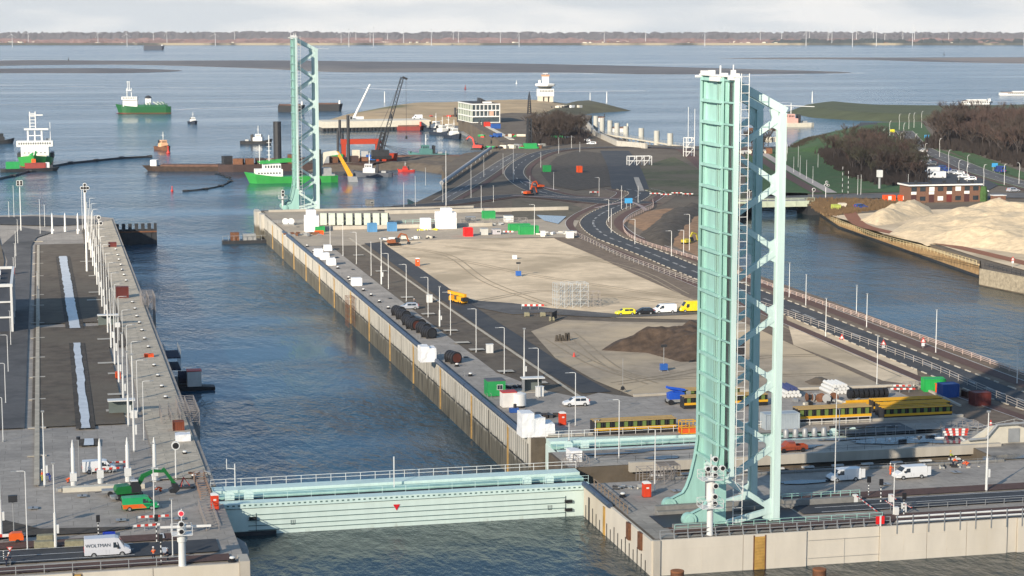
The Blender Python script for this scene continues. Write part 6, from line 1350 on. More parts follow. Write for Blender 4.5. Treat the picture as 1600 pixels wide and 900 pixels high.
heap('concrete debris by the left quay near the gate', 312, 742, 16, [steel_g, cream, rust], 1.6, smax=.7); heap('work material around the crouching workers near the cream wall', 1500, 730, 14, [steel_g, cream, black], 3.5, smax=.6); heap('yellow hose bundle in front of the stepped white cover', 824, 668, 7, [yellow_l, yellow], .9, smax=.7)
heap('dark cables and boxes around the pipe stacks', 1300, 628, 20, [black, steel_g, cream, wood], 7, smax=.9); heap('wet timber beams behind the stepped white cover', 858, 652, 9, [M('wet_wood', (.06,.05,.045)), steel_d], 2.6, smax=1.0)
heap('building material at the root of the harbour quay', 800, 232, 30, [steel_g, cream, rust, steel_d, greenp], 18, smax=3.0); heap('mixed containers and material behind the tugs', 790, 214, 22, [greenp, cream, rust, M('deep_blue',(.03,.10,.34)), redp], 16, smax=3.2)
heap('red and brown machines on the pier behind the office', 705, 183, 16, [redp, rust, steel_d], 18, smax=2.4, z=0); heap('steel parts beside the recess at the right end', 1440, 688, 18, [steel_g, steel_w, steel_d], 7, smax=.8)
# pipe stacks
pi = 0
for k, (x0, x1, yb, rows) in enumerate([(1226, 1262, 622, 3), (1298, 1340, 617, 3)]):
    a, b = G(x0, yb), G(x1, yb); t = thing('pipe_stack', ['blue and white ended pipe stack just right of the leaf truss', 'white ended pipe stack left of the black coils'][k], 'pipe stack', a)
    nn = int((b-a).length / .75)
    for r_ in range(rows):
        for i in range(nn - r_): MB().tube((i*.75 + r_*.37, 0, .4 + r_*.62), (i*.75 + r_*.37, 5, .4 + r_*.62), .36, n=8).build('pipe', steel_w if (r_ < 2 or k) else M('pipe_blue', (.06,.08,.2)), t)
t = thing('hose_coils', 'black hose coils on the yard left of the red white barriers', 'coils', G(1352, 622))
for i in range(8): MB().tube((i*1.0-3.4, 0, .9), (i*1.0-2.7, 0, .9), .9, n=14).build('coil', black, t)
for i, (px, yb) in enumerate([(1264, 627), (1272, 627), (1282, 628), (1292, 629), (1303, 627)]):
    t = thing('cable_reel', f'small reel or frame before the pipe stacks, {ORD[i]} from the left', 'reel', G(px, yb), rad(20*i), group='reels before the pipe stacks'); MB().tube((-.4,0,.8),(.4,0,.8),.5,n=10).build('winding', [steel_d, steel_g, cream][i % 3], t)
    for x in (-.45, .45): MB().tube((x-.05,0,.8),(x+.05,0,.8),.8,n=12).build('flange', [rust, steel_g][i % 2], t)
t = thing('kerb_wall', 'pale concrete kerb between yard and lower sand field', 'wall', (0,0,0)); a, b, c, d = G(990, 620), G(1100, 614), G(1432, 603), G(1500, 636)
for p_, q_ in ((a, b), (b, c), (c, d)): MB().bar(p_ + Vector((0,0,.2)), q_ + Vector((0,0,.2)), .5, .5).build('kerb_run', concrete, t)
t = thing('gate_arm_rack', 'beige concrete cradle with rails among the left head works', 'cradle', G(98, 770)); MB().b2(0, 12, 0, 1.2, 0, .7).build('beam', cream, t); MB().b2(10, 10.5, -.4, 1.5, 0, 1.6).build('stop', steel_g, t)
# mooring piles in the canal
for px, yb, hh, l in [(1058, 915, 4, 'rusty round mooring pile in the canal before the corner'), (1280, 912, 3, 'rusty round mooring pile in the canal at the bottom right')]:
    p = G(px, yb, 0); t = thing('mooring_pile', l, 'mooring pile', p); MB().lathe([(.9, -3), (.9, 1.9)], 18).build('pile', rust, t, smooth=True); MB().lathe([(.92, 1.9), (.92, 2.05), (.75, 2.1)], 18).build('rim', M('pile_rim', (.3,.12,.05)), t)
# work raft and scaffold pontoon at the left wall
p = G(300, 611, SEA); t = thing('work_pontoon', 'work pontoon with white cabin and dark scaffold decks at the left wall', 'pontoon', p)
MB().b2(-6, 2.4, 0, 14, -.3, .9).build('hull', black, t); MB().side([(2.4,-.3),(2.4,.9),(5,.7),(5,.1)], 0, 3).build('bow', black, t); MB().b2(-.9, 2.1, .3, 3.2, .9, 4.2).build('cabin', M('cabin_pale',(.6,.58,.54)), t); MB().b2(-1, 2.2, .2, 3.3, 4.2, 4.35).build('cabin_roof', redp, t); MB().tube((-2.6, 4, 2.4), (-.6, 4, 2.4), 1.4, n=12).build('tank', navy, t)
for z in (4, 6.6): MB().b2(-5.2, -2, 4, 14, z, z+.25).build('scaffold_deck', navy, t)
mb = MB()
for x in (-5.2, -2):
    for y in (4, 7.3, 10.6, 14): mb.bar((x, y, .9), (x, y, 8.6), .1)
for z in (7.6, 8.5):
    mb.bar((-5.2, 4, z), (-5.2, 14, z), .08); mb.bar((-2, 4, z), (-2, 14, z), .08)
mb.build('scaffold_poles', steel_g, t); MB().b2(-4.6, -3.4, .3, 1.4, .9, 1.8).build('box', blue_l, t)
# sheet pile cofferdam at the left wall
p = G(181, 383, SEA); q = G(242, 383, SEA); t = thing('sheet_pile_wall', 'black sheet pile wall with notched top standing out from the left wall', 'sheet pile wall', p)
L = q.x - p.x; n = 6; 
for i in range(n):
    x = i*L/n; MB().b2(x, x + L/n*.55, 0, 1.2, -3, 7.6).build('tall_pile', steel_d, t); MB().b2(x + L/n*.55, x + L/n, .2, 1.0, -3, 5.6).build('low_pile', steel_d, t)
MB().b2(L, L+1.0, 0, 1.2, -3, 7.6).build('end_pile', steel_d, t); MB().b2(-.1, L+1, -.15, -.01, 4.4, 4.9).build('waling', rust, t)
# pontoon by right wall far end
p = G(383, 381, SEA); t = thing('work_pontoon', 'small work pontoon moored at the far right wall end', 'pontoon', p); MB().b2(-8, 8, 0, 5, -.3, 1.2).build('hull', steel_d, t); MB().b2(-5, -2, 1, 4, 1.2, 4).build('cabin', rust, t); MB().b2(-.5, 4, 1, 4, 1.2, 3.4).build('generator', steel_g, t); mb = MB()
for x in range(-8, 9, 2): mb.bar((x, 0, 1.2), (x, 0, 3), .12)
mb.bar((-8,0,3),(8,0,3),.1); mb.build('railing', steel_g, t)
# scattered shapes on left road
for px, yb, l in [(40, 612+0, 'x')]: pass
t = thing('flood_light', 'dark flood light post on the left head beside the compressor', 'flood light', G(22, 838)); MB().tube((0,0,0),(0,0,5),.08).build('pole', steel_g, t); MB().b2(-.6,.6,-.4,.2,4.8,5.7).build('lamp_head', steel_d, t)
t = thing('flood_light', 'thin dark post with lamp on the left head between the stub masts', 'flood light', G(124, 744)); MB().tube((0,0,0),(0,0,6),.07).build('pole', steel_g, t); MB().b2(-.3,.3,-.4,.2,5.8,6.2).build('lamp_head', steel_d, t)
t = thing('site_tripod', 'red tripod stand on a dark plate at the left head', 'tripod', G(287, 762)); MB().b2(-1.6,1.6,-.8,.8,.02,.3).build('plate', steel_d, t); MB().tube((0,0,.3),(0,0,4.4),.05).build('mast', steel_g, t)
for a in range(3): MB().tube((0,0,1.6),(math.cos(a*2.1)*.9, math.sin(a*2.1)*.9,.3),.06).build('leg', redp, t)

# small fittings along both quays
for i in range(16):
    y = 330 + i*24; t = thing('edge_ladder_bracket', f'small steel ladder head on the right lock wall, {ORD[i]} from the near gate', 'ladder', Vector((78.9, y, QZ)), group='ladder heads on the right wall')
    for x in (0, .7): MB().path([(x, 0, 0), (x, 0, .9), (x-.3, 0, 1.1)], .04, 5).build('handrail', steel_g, t)
for i in range(12):
    t = thing('manhole_cover', f'round dark manhole cover on the right quay, {ORD[i]} from the near gate', 'manhole cover', Vector((84.5, 338 + i*31, QZ + .22)), group='manhole covers on the right quay'); MB().lathe([(.6, 0), (.55, .03)], 14).build('cover', steel_d, t)
for i, (x, y) in enumerate([(4, 292), (9, 276), (-3, 286), (15, 300), (17, 275), (90, 275), (100, 271), (122, 272), (136, 277), (120, 324), (98, 330), (140, 332)]):
    t = thing('manhole_cover', f'steel cover plate in the lock head paving, {ORD[i]} counted from the left head', 'cover plate', Vector((x, y, QZ + .22)), group='cover plates of the lock heads'); MB().b2(-.7, .7, -.7, .7, 0, .03).build('plate', steel_g, t); MB().b2(-.1, .1, -.5, .5, .032, .05).build('handle', steel_d, t)
# ------------------------------------------------------------------ ships
def hull(mb, L, Bm, z0, z1, bow=.25, stern=.06, sheer=1.0, n=12, flare=.85):
    rings = []
    for i in range(n + 1):
        u = i / n; x = -L/2 + L*u; k = 1.0
        if u > 1 - bow: k = math.cos((u - 1 + bow)/bow * math.pi/2) ** .55
        if u < stern: k = .75 + .25 * u/stern
        k = max(k, .03); b = Bm/2*k; top = z1 + sheer * max(0, (u - .6)/.4)**2
        over = (.05*L*max(0, (u-.85)/.15))
        rings.append([(x - over*.3, -b*flare, z0), (x + over, -b, top), (x + over, b, top), (x - over*.3, b*flare, z0)])
    return mb.loft(rings)
def ship(name, label, cat, px, py, rz, L, Bm, hmat, z1=3, low=None, group=None, z=SEA, deck=None, sheer=1.5, bow=.25):
    t = thing(name, label, cat, G(px, py, z), rz, group); hull(MB(), L, Bm, -.6, z1, bow=bow, sheer=sheer).build('hull', hmat, t)
    if low: hull(MB(), L*1.004, Bm*1.02*.9, -.7, .9, sheer=.0, bow=bow).build('boot_topping', low, t)
    hull(MB(), L*.97, Bm*.93, z1 - .35, z1 - .2, sheer=sheer, bow=bow).build('deck', deck or M('ship_deck', (.12,.16,.10)), t); return t
def wins(par, x0, x1, y, z, n, mat=None, w_=.5, axis='x', h=.7):
    mb = MB()
    for i in range(n):
        c = x0 + (x1-x0)*(i+.5)/n; s = (x1-x0)/n*w_
        if axis == 'x': mb.b2(c-s/2, c+s/2, y-.04, y+.04, z, z+h)
        else: mb.b2(y-.04, y+.04, c-s/2, c+s/2, z, z+h)
    return mb.build('window_row', mat or glass, par)
# big hopper dredger seen bow on
t = ship('dredger', 'green dredger with tall white bridge seen from the bow on the left', 'ship', 57, 258, rad(-93), 62, 20, green_hull, 6.5, redp, sheer=3)
t.scale = (0.8, 0.95, 0.75)
br = MB(); br.b2(4, 16, -8, 8, 6.4, 15).b2(6, 15.5, -10.5, 10.5, 15, 19.2); b_ = br.build('superstructure', steel_w, t); wins(b_, -9.6, 9.6, 15.55, 16.6, 14, axis='y', h=1.5); wins(b_, -7, 7, 16.05, 10, 6, axis='y')
mb = MB()
for y in (-4, 4): mb.bar((10, y, 19.2), (10, y, 28), .9)
mb.b2(8, 12, -6, 8, 27.2, 28.4); mb.bar((10,0,19.2),(10,0,27.5),.7); mb.bar((10,-4,23),(10,4,23),.6)
for y in (-1.6, 1.6): mb.bar((10, y-1, 28), (10, y-1, 41), .5)
for k in range(5): mb.bar((10,-2.8,30+k*2.4),(10,.8,30+k*2.4),.4)
mb.b2(9, 11, -3, 5, 38, 38.8); mb.bar((10, 9, 19), (10, 9, 33), .25); mb.build('mast', steel_w, t)
MB().b2(2, 6, 6, 9, 15, 20.5).build('funnel', steel_g, t); MB().bar((20, 0, 6.5), (24, 1, 12), 1).bar((18,-3,8),(24,-1,10),1.4).build('deck_crane', greenp, t); MB().b2(16, 22, -7, 7, 6.4, 8.6).build('forecastle_gear', cream, t); MB().b2(29.5, 33.5, -1.2, 1.2, 4.2, 7).build('bow_fender', orange, t)
for y in (-9.5, 9.5): MB().b2(-6, 10, y-1, y+1, 6, 10).build('side_pipe_gantry', steel_d, t)
p = ship('workboat', 'green and red work boat in front of the big dredger', 'boat', 45, 268, rad(4), 30, 6, steel_d, 1.8, sheer=.5); MB().b2(-12,-5,-2,2,1.6,5.5).build('green_housing', greenp, p); MB().b2(-2,9,-2,2,1.6,4.6).build('red_machinery', M('dull_red',(.3,.06,.05)), p); MB().b2(9,11,-1.5,1.5,1.6,4.8).build('cabin', steel_w, p)
# dredger with red boot topping
t = ship('dredger', 'green and red dredger heading left with white bridge forward', 'ship', 226, 177, rad(172), 95, 20, M('dark_green_hull', (.015,.11,.035), .45), 10, M('boot_red', (.38,.05,.03)), sheer=4)
t.scale = (0.5, 0.55, 0.62)
b_ = MB().b2(12, 38, -8, 8, 10, 20).b2(12, 40, -10.5, 10.5, 20, 24.5).build('superstructure', steel_w, t); wins(b_, 14, 38, 10.55, 21.8, 8, h=1.8); wins(b_, -9.5, 9.5, 40.05, 21.8, 10, axis='y', h=1.8); wins(b_, 23, 35, 8.05, 14, 6)
mb = MB(); mb.b2(22, 32, -6, 6, 33, 34.5)
for x in (23, 31): mb.bar((x, 0, 24.5), (x, 0, 37), 1)
for k in range(4): mb.bar((26.2, 0, 34+k*3), (29.8, 0, 34+k*3), .5)
mb.bar((26.2,0,34),(26.2,0,47),.6).bar((29.8,0,34),(29.8,0,47),.6).b2(25,31,-2,2,45.5,46.3); mb.build('mast', steel_w, t)
MB().b2(-12, -2, -5, 5, 10, 22).build('funnel_house', steel_w, t); MB().lathe([(6.5,22),(5,24.5),(1.5,26)], 10, (-7, 0)).build('funnel_cap', steel_d, t)
mb = MB()
for i in range(9): mb.bar((-44+i*5, 7, 8), (-40+i*5, 8, rnd(13, 18)), 1.2)
mb.b2(-40, 20, -7, 7, 9, 12.5); mb.build('deck_gear', M('gear_green', (.03,.14,.07)), t)
for i in range(3): MB().bar((-44+i*7, 4, 10), (-30+i*7, 6, 17), 1.5).build('gantry', M('pale_green', (.5,.6,.5)), t)
def tug(label, px, py, rz, s=1.0, hm=None, sup=None, z=SEA, group=None, name='tugboat', cat='tugboat'):
    t = ship(name, label, cat, px, py, rz, 26, 9, hm or steel_d, 2.6, sheer=2, z=z, group=group); b_ = MB().b2(-2, 6, -3, 3, 2.4, 5.6).b2(0, 5, -2.4, 2.4, 5.6, 8.4).build('wheelhouse', sup or steel_w, t); wins(b_, -2, 2, 5.05, 6.4, 4, axis='y', h=1.2); wins(b_, .4, 4.6, -2.45, 6.4, 4, h=1.2); wins(b_, .4, 4.6, 2.45, 6.4, 4, h=1.2)
    MB().tube((2,0,8.4),(2,0,15.5),.22).bar((.8,-1.6,12.5),(.8,1.6,12.5),.2).bar((2,0,11),(2,0,13),.6).build('mast', steel_w, t)
    for y in (-2, 2): MB().b2(-4,-2.6,y-.6,y+.6,2.4,8).build('funnel', steel_d, t)
    MB().tube((12.2,-2.0,3.6),(12.2,2.0,3.6),.7,n=8).build('bow_fender', black, t); MB().b2(-9,-6,-1.5,1.5,2.4,3.8).build('winch', steel_g, t); t.scale = (s,)*3; return t
tug('small white topped tug near the red footed dredger', 301, 193, rad(-80), .62, M('hull_blue_black', (.02,.03,.05)))
tug('tug with orange and white wheelhouse in mid channel', 254, 234, rad(-75), .75, rust, M('cream_orange', (.7,.42,.25)))
tug('tug with tall black mast beside the long barge', 400, 225, rad(-20), .8, steel_d)
tug('dark vessel cut by the left frame edge', -4, 224, rad(2), .8, steel_d, steel_d)
tug('grey and white tug with towing arms right of the digger dredger', 582, 276, rad(165), .8, M('tug_grey', (.10,.11,.13)), M('tug_white', (.6,.6,.6)))
for i, (px, py, rz) in enumerate([(679, 204, -60), (689, 211, -65), (699, 209, -70), (708, 216, -80)]): tug(f'white and black tug moored at the harbour quay, {["leftmost","second from left","third from left","rightmost"][i]}', px, py, rad(rz), .85, M('hull_blue_black', (.02,.03,.05)), group='tugs moored at the harbour quay')
tug('red survey boat right of the grey tug', 635, 268, rad(180), .35, redp, redp)
tug('small green boat aground on the dark dam', 670, 246, rad(180), .9, M('boat_teal', (.08,.2,.19)), M('boat_teal', (.08,.2,.19)))
tug('small white and red ship behind the near leaf truss', 1240, 198, rad(180), 1.2, cream, M('ship_red_white', (.6,.35,.3)))
# barges
def barge(label, x0, x1, y, mat, h=3, wheel=None, z=SEA, d=10):
    a, b = G(x0, y, z), G(x1, y, z); L = (b-a).length; c = (a+b)/2; t = thing('barge', label, 'barge', c + Vector((0, d/2, 0)), math.atan2(b.y-a.y, b.x-a.x)); hull(MB(), L, d, -.5, h, bow=.06, sheer=.5).build('hull', mat, t)
    MB().b2(-L*.42, L*.36, -d*.4, d*.4, h - .1, h+1.0).build('coaming', M('rust_brown2', (.13,.07,.05), .8, var=.4), t); MB().b2(L*.40, L*.46, -d*.35, d*.35, h, h+3.5).build('wheelhouse', wheel or steel_w, t); MB().b2(-L*.47,-L*.43,-2,2,h,h+1.5).build('winch', steel_d, t); return t
barge('long rusty barge left of the green digger dredger', 392, 231, 268, M('dark_barge', (.06,.04,.03), .8, var=.4), 2.6); barge('red decked pontoon barge under the portal crane', 745, 560, 262-8, M('barge_brown', (.10,.075,.065), .8, var=.3), 3, steel_g)
barge('dark barge on the open water left of the far leaf', 436, 476, 175, steel_d, 6, steel_w); barge('dark barge on the open water right of the far leaf', 494, 535, 173, steel_d, 6, steel_w); barge('small coaster below the far shore', 225, 256, 78, M('coaster', (.06,.07,.09)), 14, steel_w, d=18)
barge('red dark boat against the pier foot', 620, 662, 204, M('boat_maroon', (.25,.05,.04)), 3, redp); barge('white barge by the lattice crane boom foot', 598, 617, 203, cream, 3)
for x0, x1, y, l in [(1500, 1558, 163, 'white river cruise boat at the right coast'), (1556, 1640, 149, 'white and blue ferry cut by the right frame edge')]:
    b = barge(l, x0, x1, y, steel_w, 4, steel_w); wins(b, -20, 20, -5.3, 2.0, 14, h=1.6); MB().b2(-12, 12, -4, 4, 4, 6.4).build('saloon', steel_w, b); b.scale = (.8, .8, .75)
# green digger dredger
t = ship('digger_dredger', 'bright green dredging barge with white cabin behind the far leaf', 'ship', 458, 285, rad(180), 56, 13, green_hull, 4.2, sheer=3, bow=.12)
t.scale = (0.8, 0.8, 0.8)
b_ = MB().b2(7, 24, -5.6, 5.2, 4, 8.8).b2(8, 19, -4.5, 4.5, 8.8, 12.2).build('superstructure', steel_w, t); wins(b_, 8, 18.5, 4.55, 9.6, 6, h=1.6); wins(b_, 8, 23, 5.25, 6, 8, h=.9)
MB().side([(21,12.3),(22,13.5),(2,15.2),(-4,14.0),(-4,6),(-1.5,6),(-1.5,11.5),(2,13.2)], -5.6, -4.0).side([(21,12.3),(22,13.5),(2,15.2),(-4,14.0),(-4,6),(-1.5,6),(-1.5,11.5),(2,13.2)], 4.0, 5.6).build('green_gantry', green_hull, t)
mb = MB(); mb.bar((15,0,12),(15,0,30),.5).bar((21,0,12),(21,0,24),.35)
for k in range(5): mb.bar((13.6,0,15+k*2.6),(16.4,0,15+k*2.6),.25)
mb.build('mast', steel_w, t)
for x in (-3, -16): MB().tube((x, 5, -3), (x, 5, 25 if x > -5 else 21), 1.35, n=10).build('spud_pile', steel_d, t)
mb = MB(); mb.b2(-26, -12, -5, 5, 4, 5.2).b2(-24,-14,-4,4,5,9); mb.build('turntable', steel_g, t)
MB().side([(-16,6),(-15,15),(-19,19),(-27,20),(-29,17.5),(-21,16.5),(-19,12)], 1.5, 4.2).build('boom', cream, t)
MB().side([(-26.6,20),(-28.8,19.2),(-37.5,4.5),(-37,2),(-35.2,2.6)], 1.8, 3.9).build('stick', M('digger_yellow', (.72,.36,.03), .4), t)
MB().side([(-34.5,3.6),(-40,3.2),(-41,-1),(-35,-1.4)], .6, 5.2).build('bucket', steel_g, t)
t = thing('pontoon_clutter', 'dark crane barge with piles and rubble behind the digger dredger', 'barge', G(470, 266, SEA)); hull(MB(), 90, 14, -.5, 4, bow=.05, sheer=0).build('hull', M('dark_rust', (.07,.045,.04)), t)
R3 = random.Random(5)
for i in range(14): x = -40+i*5.8; MB().box((0,0,0), (R3.uniform(3,6), 5, R3.uniform(2,7)), R3.uniform(-.3,.3)).build('deck_cargo', R3.choice([steel_d, rust, steel_g, M('dark_rust',(0,0,0))]), t, loc=(x, R3.uniform(-3,3), 5.5))
MB().tube((-13,-3,0),(-13,-3,27),2.2,n=10).build('spud_pile', steel_d, t); MB().tube((26,-3,0),(26,-3,30),.9,n=10).build('spud_pile', steel_d, t)
# red portal crane on the pontoon
t = thing('portal_crane', 'red portal frame crane on the pontoon beyond the far leaf', 'crane', G(566, 252, SEA+3)); rc = M('crane_red', (.42,.05,.02), .5)
t.scale = (0.8, 0.8, 0.72)
mb = MB()
for x in (-13, 11): mb.side([(x-1.2,0),(x-1.6,15),(x+1.6,15),(x+1.2,0)], -1.5, 1.5)
mb.side([(-15,13.5),(-15,17.5),(12.5,17.5),(14,14.5),(12.5,13.5)], -1.6, 1.6); mb.build('portal', rc, t)
hull(MB(), 12, 6, 0, 6, sheer=0).build('red_hull', rc, t).location = (19, 0, 0); MB().b2(-22,-14,-3,3,1,6).build('green_housing', greenp, t); MB().b2(-7,-2,-2,2,2,9).build('cabin', cream, t); MB().b2(3,9,-2,2,1,5).build('blue_machinery', bluep, t); MB().b2(-12,3,-3,3,.2,2.6).build('deck_machinery', rust, t); MB().tube((-17,2,-5),(-17,2,24),.8).build('spud_pile', steel_d, t)
for i in range(4): MB().bar((14,0,13),(32,0,3+i*2),.25).build('stay', steel_d, t)
# crawler crane with lattice boom
def lattice(mb, a, b, w0, w1, n, r=.12):
    a = Vector(a); b = Vector(b); d = (b-a).normalized(); sx = d.cross(Vector((0,1,0))).normalized(); sy = d.cross(sx); pts = []
    for i in range(n+1):
        u = i/n; w_ = w0 + (w1-w0)*u; c = a + (b-a)*u; pts.append([c + sx*w_*s1 + sy*w_*s2 for s1, s2 in ((-1,-1),(1,-1),(1,1),(-1,1))])
    for i in range(n):
        for k in range(4): mb.bar(pts[i][k], pts[i+1][k], r*2); mb.bar(pts[i][k], pts[i+1][(k+1) % 4], r*1.3)
    return mb
t = thing('crawler_crane', 'dark crawler crane with tall lattice boom on the harbour pontoon', 'crane', G(596, 246, SEA+6)); s = mpp(246, SEA)
lattice(MB(), (0,0,4), (9, 0, 53), .8, .6, 20, .1).build('lattice_boom', steel_d, t); lattice(MB(), (-1,0,4), (1, 0, 17), 1.0, .9, 6, .25).build('mast', steel_d, t); MB().b2(-4,3,-2.5,2.5,1.2,5).build('house', steel_d, t); MB().bar((9,0,53),(11,0,51.5),1.2).build('boom_head', steel_d, t)
for y in (-2, 2): MB().b2(-4,4,y-.6,y+.6,-1,1.2).build('track', black, t)
mb = MB(); mb.bar((9,0,53),(-3,0,10),.12).bar((10.5,0,52),(10.5,0,14),.12).bar((10.5,0,14),(10.5,0,12),.8); mb.build('hoist_cable', steel_d, t)
t.scale = (1.35, 1, .84)
t = thing('mobile_crane', 'white telescopic crane leaning right on the pier', 'mobile crane', G(552, 190, 0)); MB().tube((0,0,2),(13.5,0,29),1.0,.6,8).build('boom', steel_w, t); MB().b2(-4,8,-2,2,1,4).build('carrier', steel_w, t)
for x in (-3,0,4,7): MB().tube((x,-2,.7),(x,2,.7),.7,n=10).build('wheel', black, t)
# pier
t = thing('pier', 'concrete pier on dark sheet piles across the harbour basin', 'pier', (0,0,0)); a, b = G(504, 206, SEA), G(673, 203, SEA); W2 = Vector((0, 30, 0))
MB().prism([a[:2], b[:2], (b+W2)[:2], (a+W2)[:2]], SEA+2.8, SEA+7.6).build('deck', cream, t); MB().prism([(a.x+.5,a.y+1), (b.x,b.y+1), (b+W2)[:2], (a+W2)[:2]], SEA-1, SEA+2.8).build('sheet_pile_base', M('pile_grey', (.10,.095,.085), .8, var=.4), t)
for i in range(30): p = a + (b-a)*(i/30) ; MB().b2(p.x, p.x+1.3, p.y-.1, p.y+1, SEA-1, SEA+2.75).build('pile', steel_d, t)
for i, (px, yb, yt) in enumerate([(531, 212, 187), (549, 200, 182), (535, 238, 208), (611, 200, 178)]): t = thing('mooring_dolphin', f'dark steel pile rising from the harbour basin, {ORD[i]} in the list from the pier end', 'pile', G(px, yb, SEA), group='dark piles in the basin'); MB().lathe([(1.0,-2),(1.0,(yb-yt)*mpp(yb,SEA))], 10).build('pile', steel_d, t)
# harbour quay on the east side of the basin with dark piles
t = thing('harbour_quay', 'concrete harbour quay with a row of dark fender piles', 'quay', (0,0,0)); a, b = G(716, 192, SEA), G(800, 243, SEA); d = (b-a); 
MB().bar(a + Vector((0,0,9.4)), b + Vector((0,0,9.4)), 3.0, 1.0).build('capping_beam', cream, t)
for i in range(10): p = a + d*(i/15) ; MB().tube(p + Vector((-2.5,0,-2)), p + Vector((-2.5,0,12.5)), .9, n=8).build('fender_pile', steel_d, t)
t = thing('pontoon_walkway', 'floating landing stage along the harbour quay', 'pontoon', (0,0,0)); a, b = G(722, 208, SEA), G(752, 222, SEA); MB().bar(a + Vector((0,0,.6)), b + Vector((0,0,.6)), 4, 1.4).build('float', steel_g, t)
# floating pipelines and buoys
def pipeline(label, pts, r=.7):
    P = catmull([G(x, y, SEA) + Vector((0,0,.3)) for x, y in pts], 12); t = thing('floating_pipeline', label, 'pipeline', (0,0,0)); mb = MB(); mb.path(P, r, 6); mb.build('pipe', black, t)
    mb = MB()
    for p in P[::2]: mb.tube(p - Vector((1.5,0,0)), p + Vector((1.5,0,.2)), r*1.5, n=6)
    mb.build('float_collars', steel_d, t)
pipeline('long dark floating pipeline right of the big dredger', [(78,262),(110,256),(150,252),(190,248),(234,246)], .8); pipeline('dark floating pipeline leaving the left frame edge', [(-20,284),(20,276),(45,269)], .7); pipeline('thin curved floating pipeline in front of the long barge', [(340,272),(357,278),(360,284),(345,291),(320,296),(290,299)], .3)
pipeline('short floating pipe left of the grey tug', [(541,273),(560,273)], .6); pipeline('pale long pipe ramp along the harbour slope', [(640,300)]*2) if False else None
t = thing('pipe_ramp', 'long pale conveyor pipe climbing the dark slope to the harbour', 'pipe', (0,0,0)); a, b = G(690, 291), G(767, 238); MB().tube(a + Vector((0,0,1.5)), b + Vector((0,0,2.5)), .9, n=10).build('pipe', M('pale_pipe', (.42,.42,.42)), t, smooth=True)
for i in range(12): p = a + (b-a)*(i/11); MB().bar(p, p + Vector((0,0,1.8)), .3).build('support', steel_g, t)
for i, (px, py, s_, l, m) in enumerate([(269,299,1.2,'pink red buoy at the end of the thin pipeline',redp),(263,240,2.2,'red float behind the mid channel tug',redp),(727,139,2.4,'red channel buoy far out beyond the pier',M('dull_red',(.3,.06,.05))),(807,131,2.2,'white channel buoy far out beyond the office',steel_w),(107,95,4,'dark beacon on the far left sandbank',steel_d),(1475,86,4,'dark beacon on the water at the far right',steel_d),(1269,160,2,'white beacon mast on the tip of the green dike',steel_w),(601,160,2,'white round beacon on the sand spit',steel_w),(922,160,1.6,'left white beacon on the grassy dike tip',steel_w),(948,160,2,'right white beacon on the grassy dike tip',steel_w)]):
    t = thing('buoy', l, 'buoy', G(px, py, SEA)); zb = 7 if i in (6,7,8,9) else -.5; MB().lathe([(s_*.3, -.5), (s_*.6 if zb < 0 else s_*.3, .3), (s_*.2, s_*.9+max(0,zb)), (s_*.15, s_*1.6+max(0,zb)), (s_*.3, s_*1.8+max(0,zb)), (.05, s_*2.2+max(0,zb))], 8).build('body', m, t)

# ------------------------------------------------------------------ buildings
p = G(768, 190); q = G(718, 178)
t = thing('office_building', 'white three storey office with glass bands and dark flat roof at the harbour', 'building', (G(737.5,192).x, G(737.5,192).y, QZ), 0); Wd, Dp, Hh = 20.5, 48, 12.6
MB().b2(.4, Wd-.4, .4, Dp-.4, 0, Hh).build('core', M('office_glass', (.06,.08,.09), .2, var=.3), t)
for k, z in enumerate((0, 4.4, 8.8, 13.2)): mb = MB(); z0 = z if k else -.0; mb.b2(-.3, Wd+.3, -.3, Dp+.3, max(z-.35,0), z+.45); mb.build('floor_band', steel_w, t)
for i in range(8):
    for k in range(3):
        if k == 0 and i not in (0, 7): continue
        MB().b2(i*Wd/7-.25, i*Wd/7+.25, -.15, .4, k*4.4+.45, k*4.4+4.05).build('mullion', steel_w, t)
for i in range(9):
    for k in range(3): MB().b2(-.15, .4, i*Dp/8-(.9 if i % 2 else .3), i*Dp/8+.3, k*4.4+.45, k*4.4+4.05).build('side_panel', M('office_pale', (.45,.5,.42)), t)
MB().b2(.6, Wd-.6, .6, Dp-.6, 13.66, 13.9).build('roof', M('roof_dark', (.05,.05,.055)), t); MB().side([(8,13.9),(14,13.9),(14,14.4),(8.3,17.5)], 8, 20).build('roof_wedge', steel_d, t); MB().b2(9,15,2,6,13.9,15).build('roof_unit', steel_w, t)
MB().b2(Wd*.62, Wd*.78, -.2, -.16, 4.9, 8.3).build('salmon_panel', M('salmon', (.55,.36,.27)), t)
# control tower
p = G(852, 166, SEA); t = thing('control_tower', 'white traffic control tower with flared roof on the spit', 'tower', (p.x, p.y, 2))
mb = MB(); mb.b2(-13,13,-9,9,5,17); mb.build('office_storey', steel_w, t); wins(t, -12, 12, -9.06, 12.5, 9, h=2.2, w_=.55); MB().b2(-12,-6,-8,8,-4,5).b2(6,12,-8,8,-4,5).b2(-3,3,-6,6,-4,5).build('legs', cream, t)
MB().lathe([(9.5,17),(14,20.5),(14.2,21.5)],8).build('window_gallery', M('office_glass',(.06,.08,.09)), t); MB().lathe([(17,21.4),(18,24),(17.5,25.2),(5,26.5)],8).build('roof_ring', steel_w, t); MB().b2(-5,5,-5,5,26.2,37).build('upper_tower', steel_w, t); MB().b2(-6,6,-6,6,37,39.5).build('crown', M('crown_orange', (.5,.28,.16)), t); MB().b2(-4.5,4.5,-1,1,41,42).bar((0,0,39),(0,0,42),.8).build('radar', steel_w, t); MB().lathe([(2.2,26),(2.2,31)],8,(-10,0)).build('radome', steel_w, t)
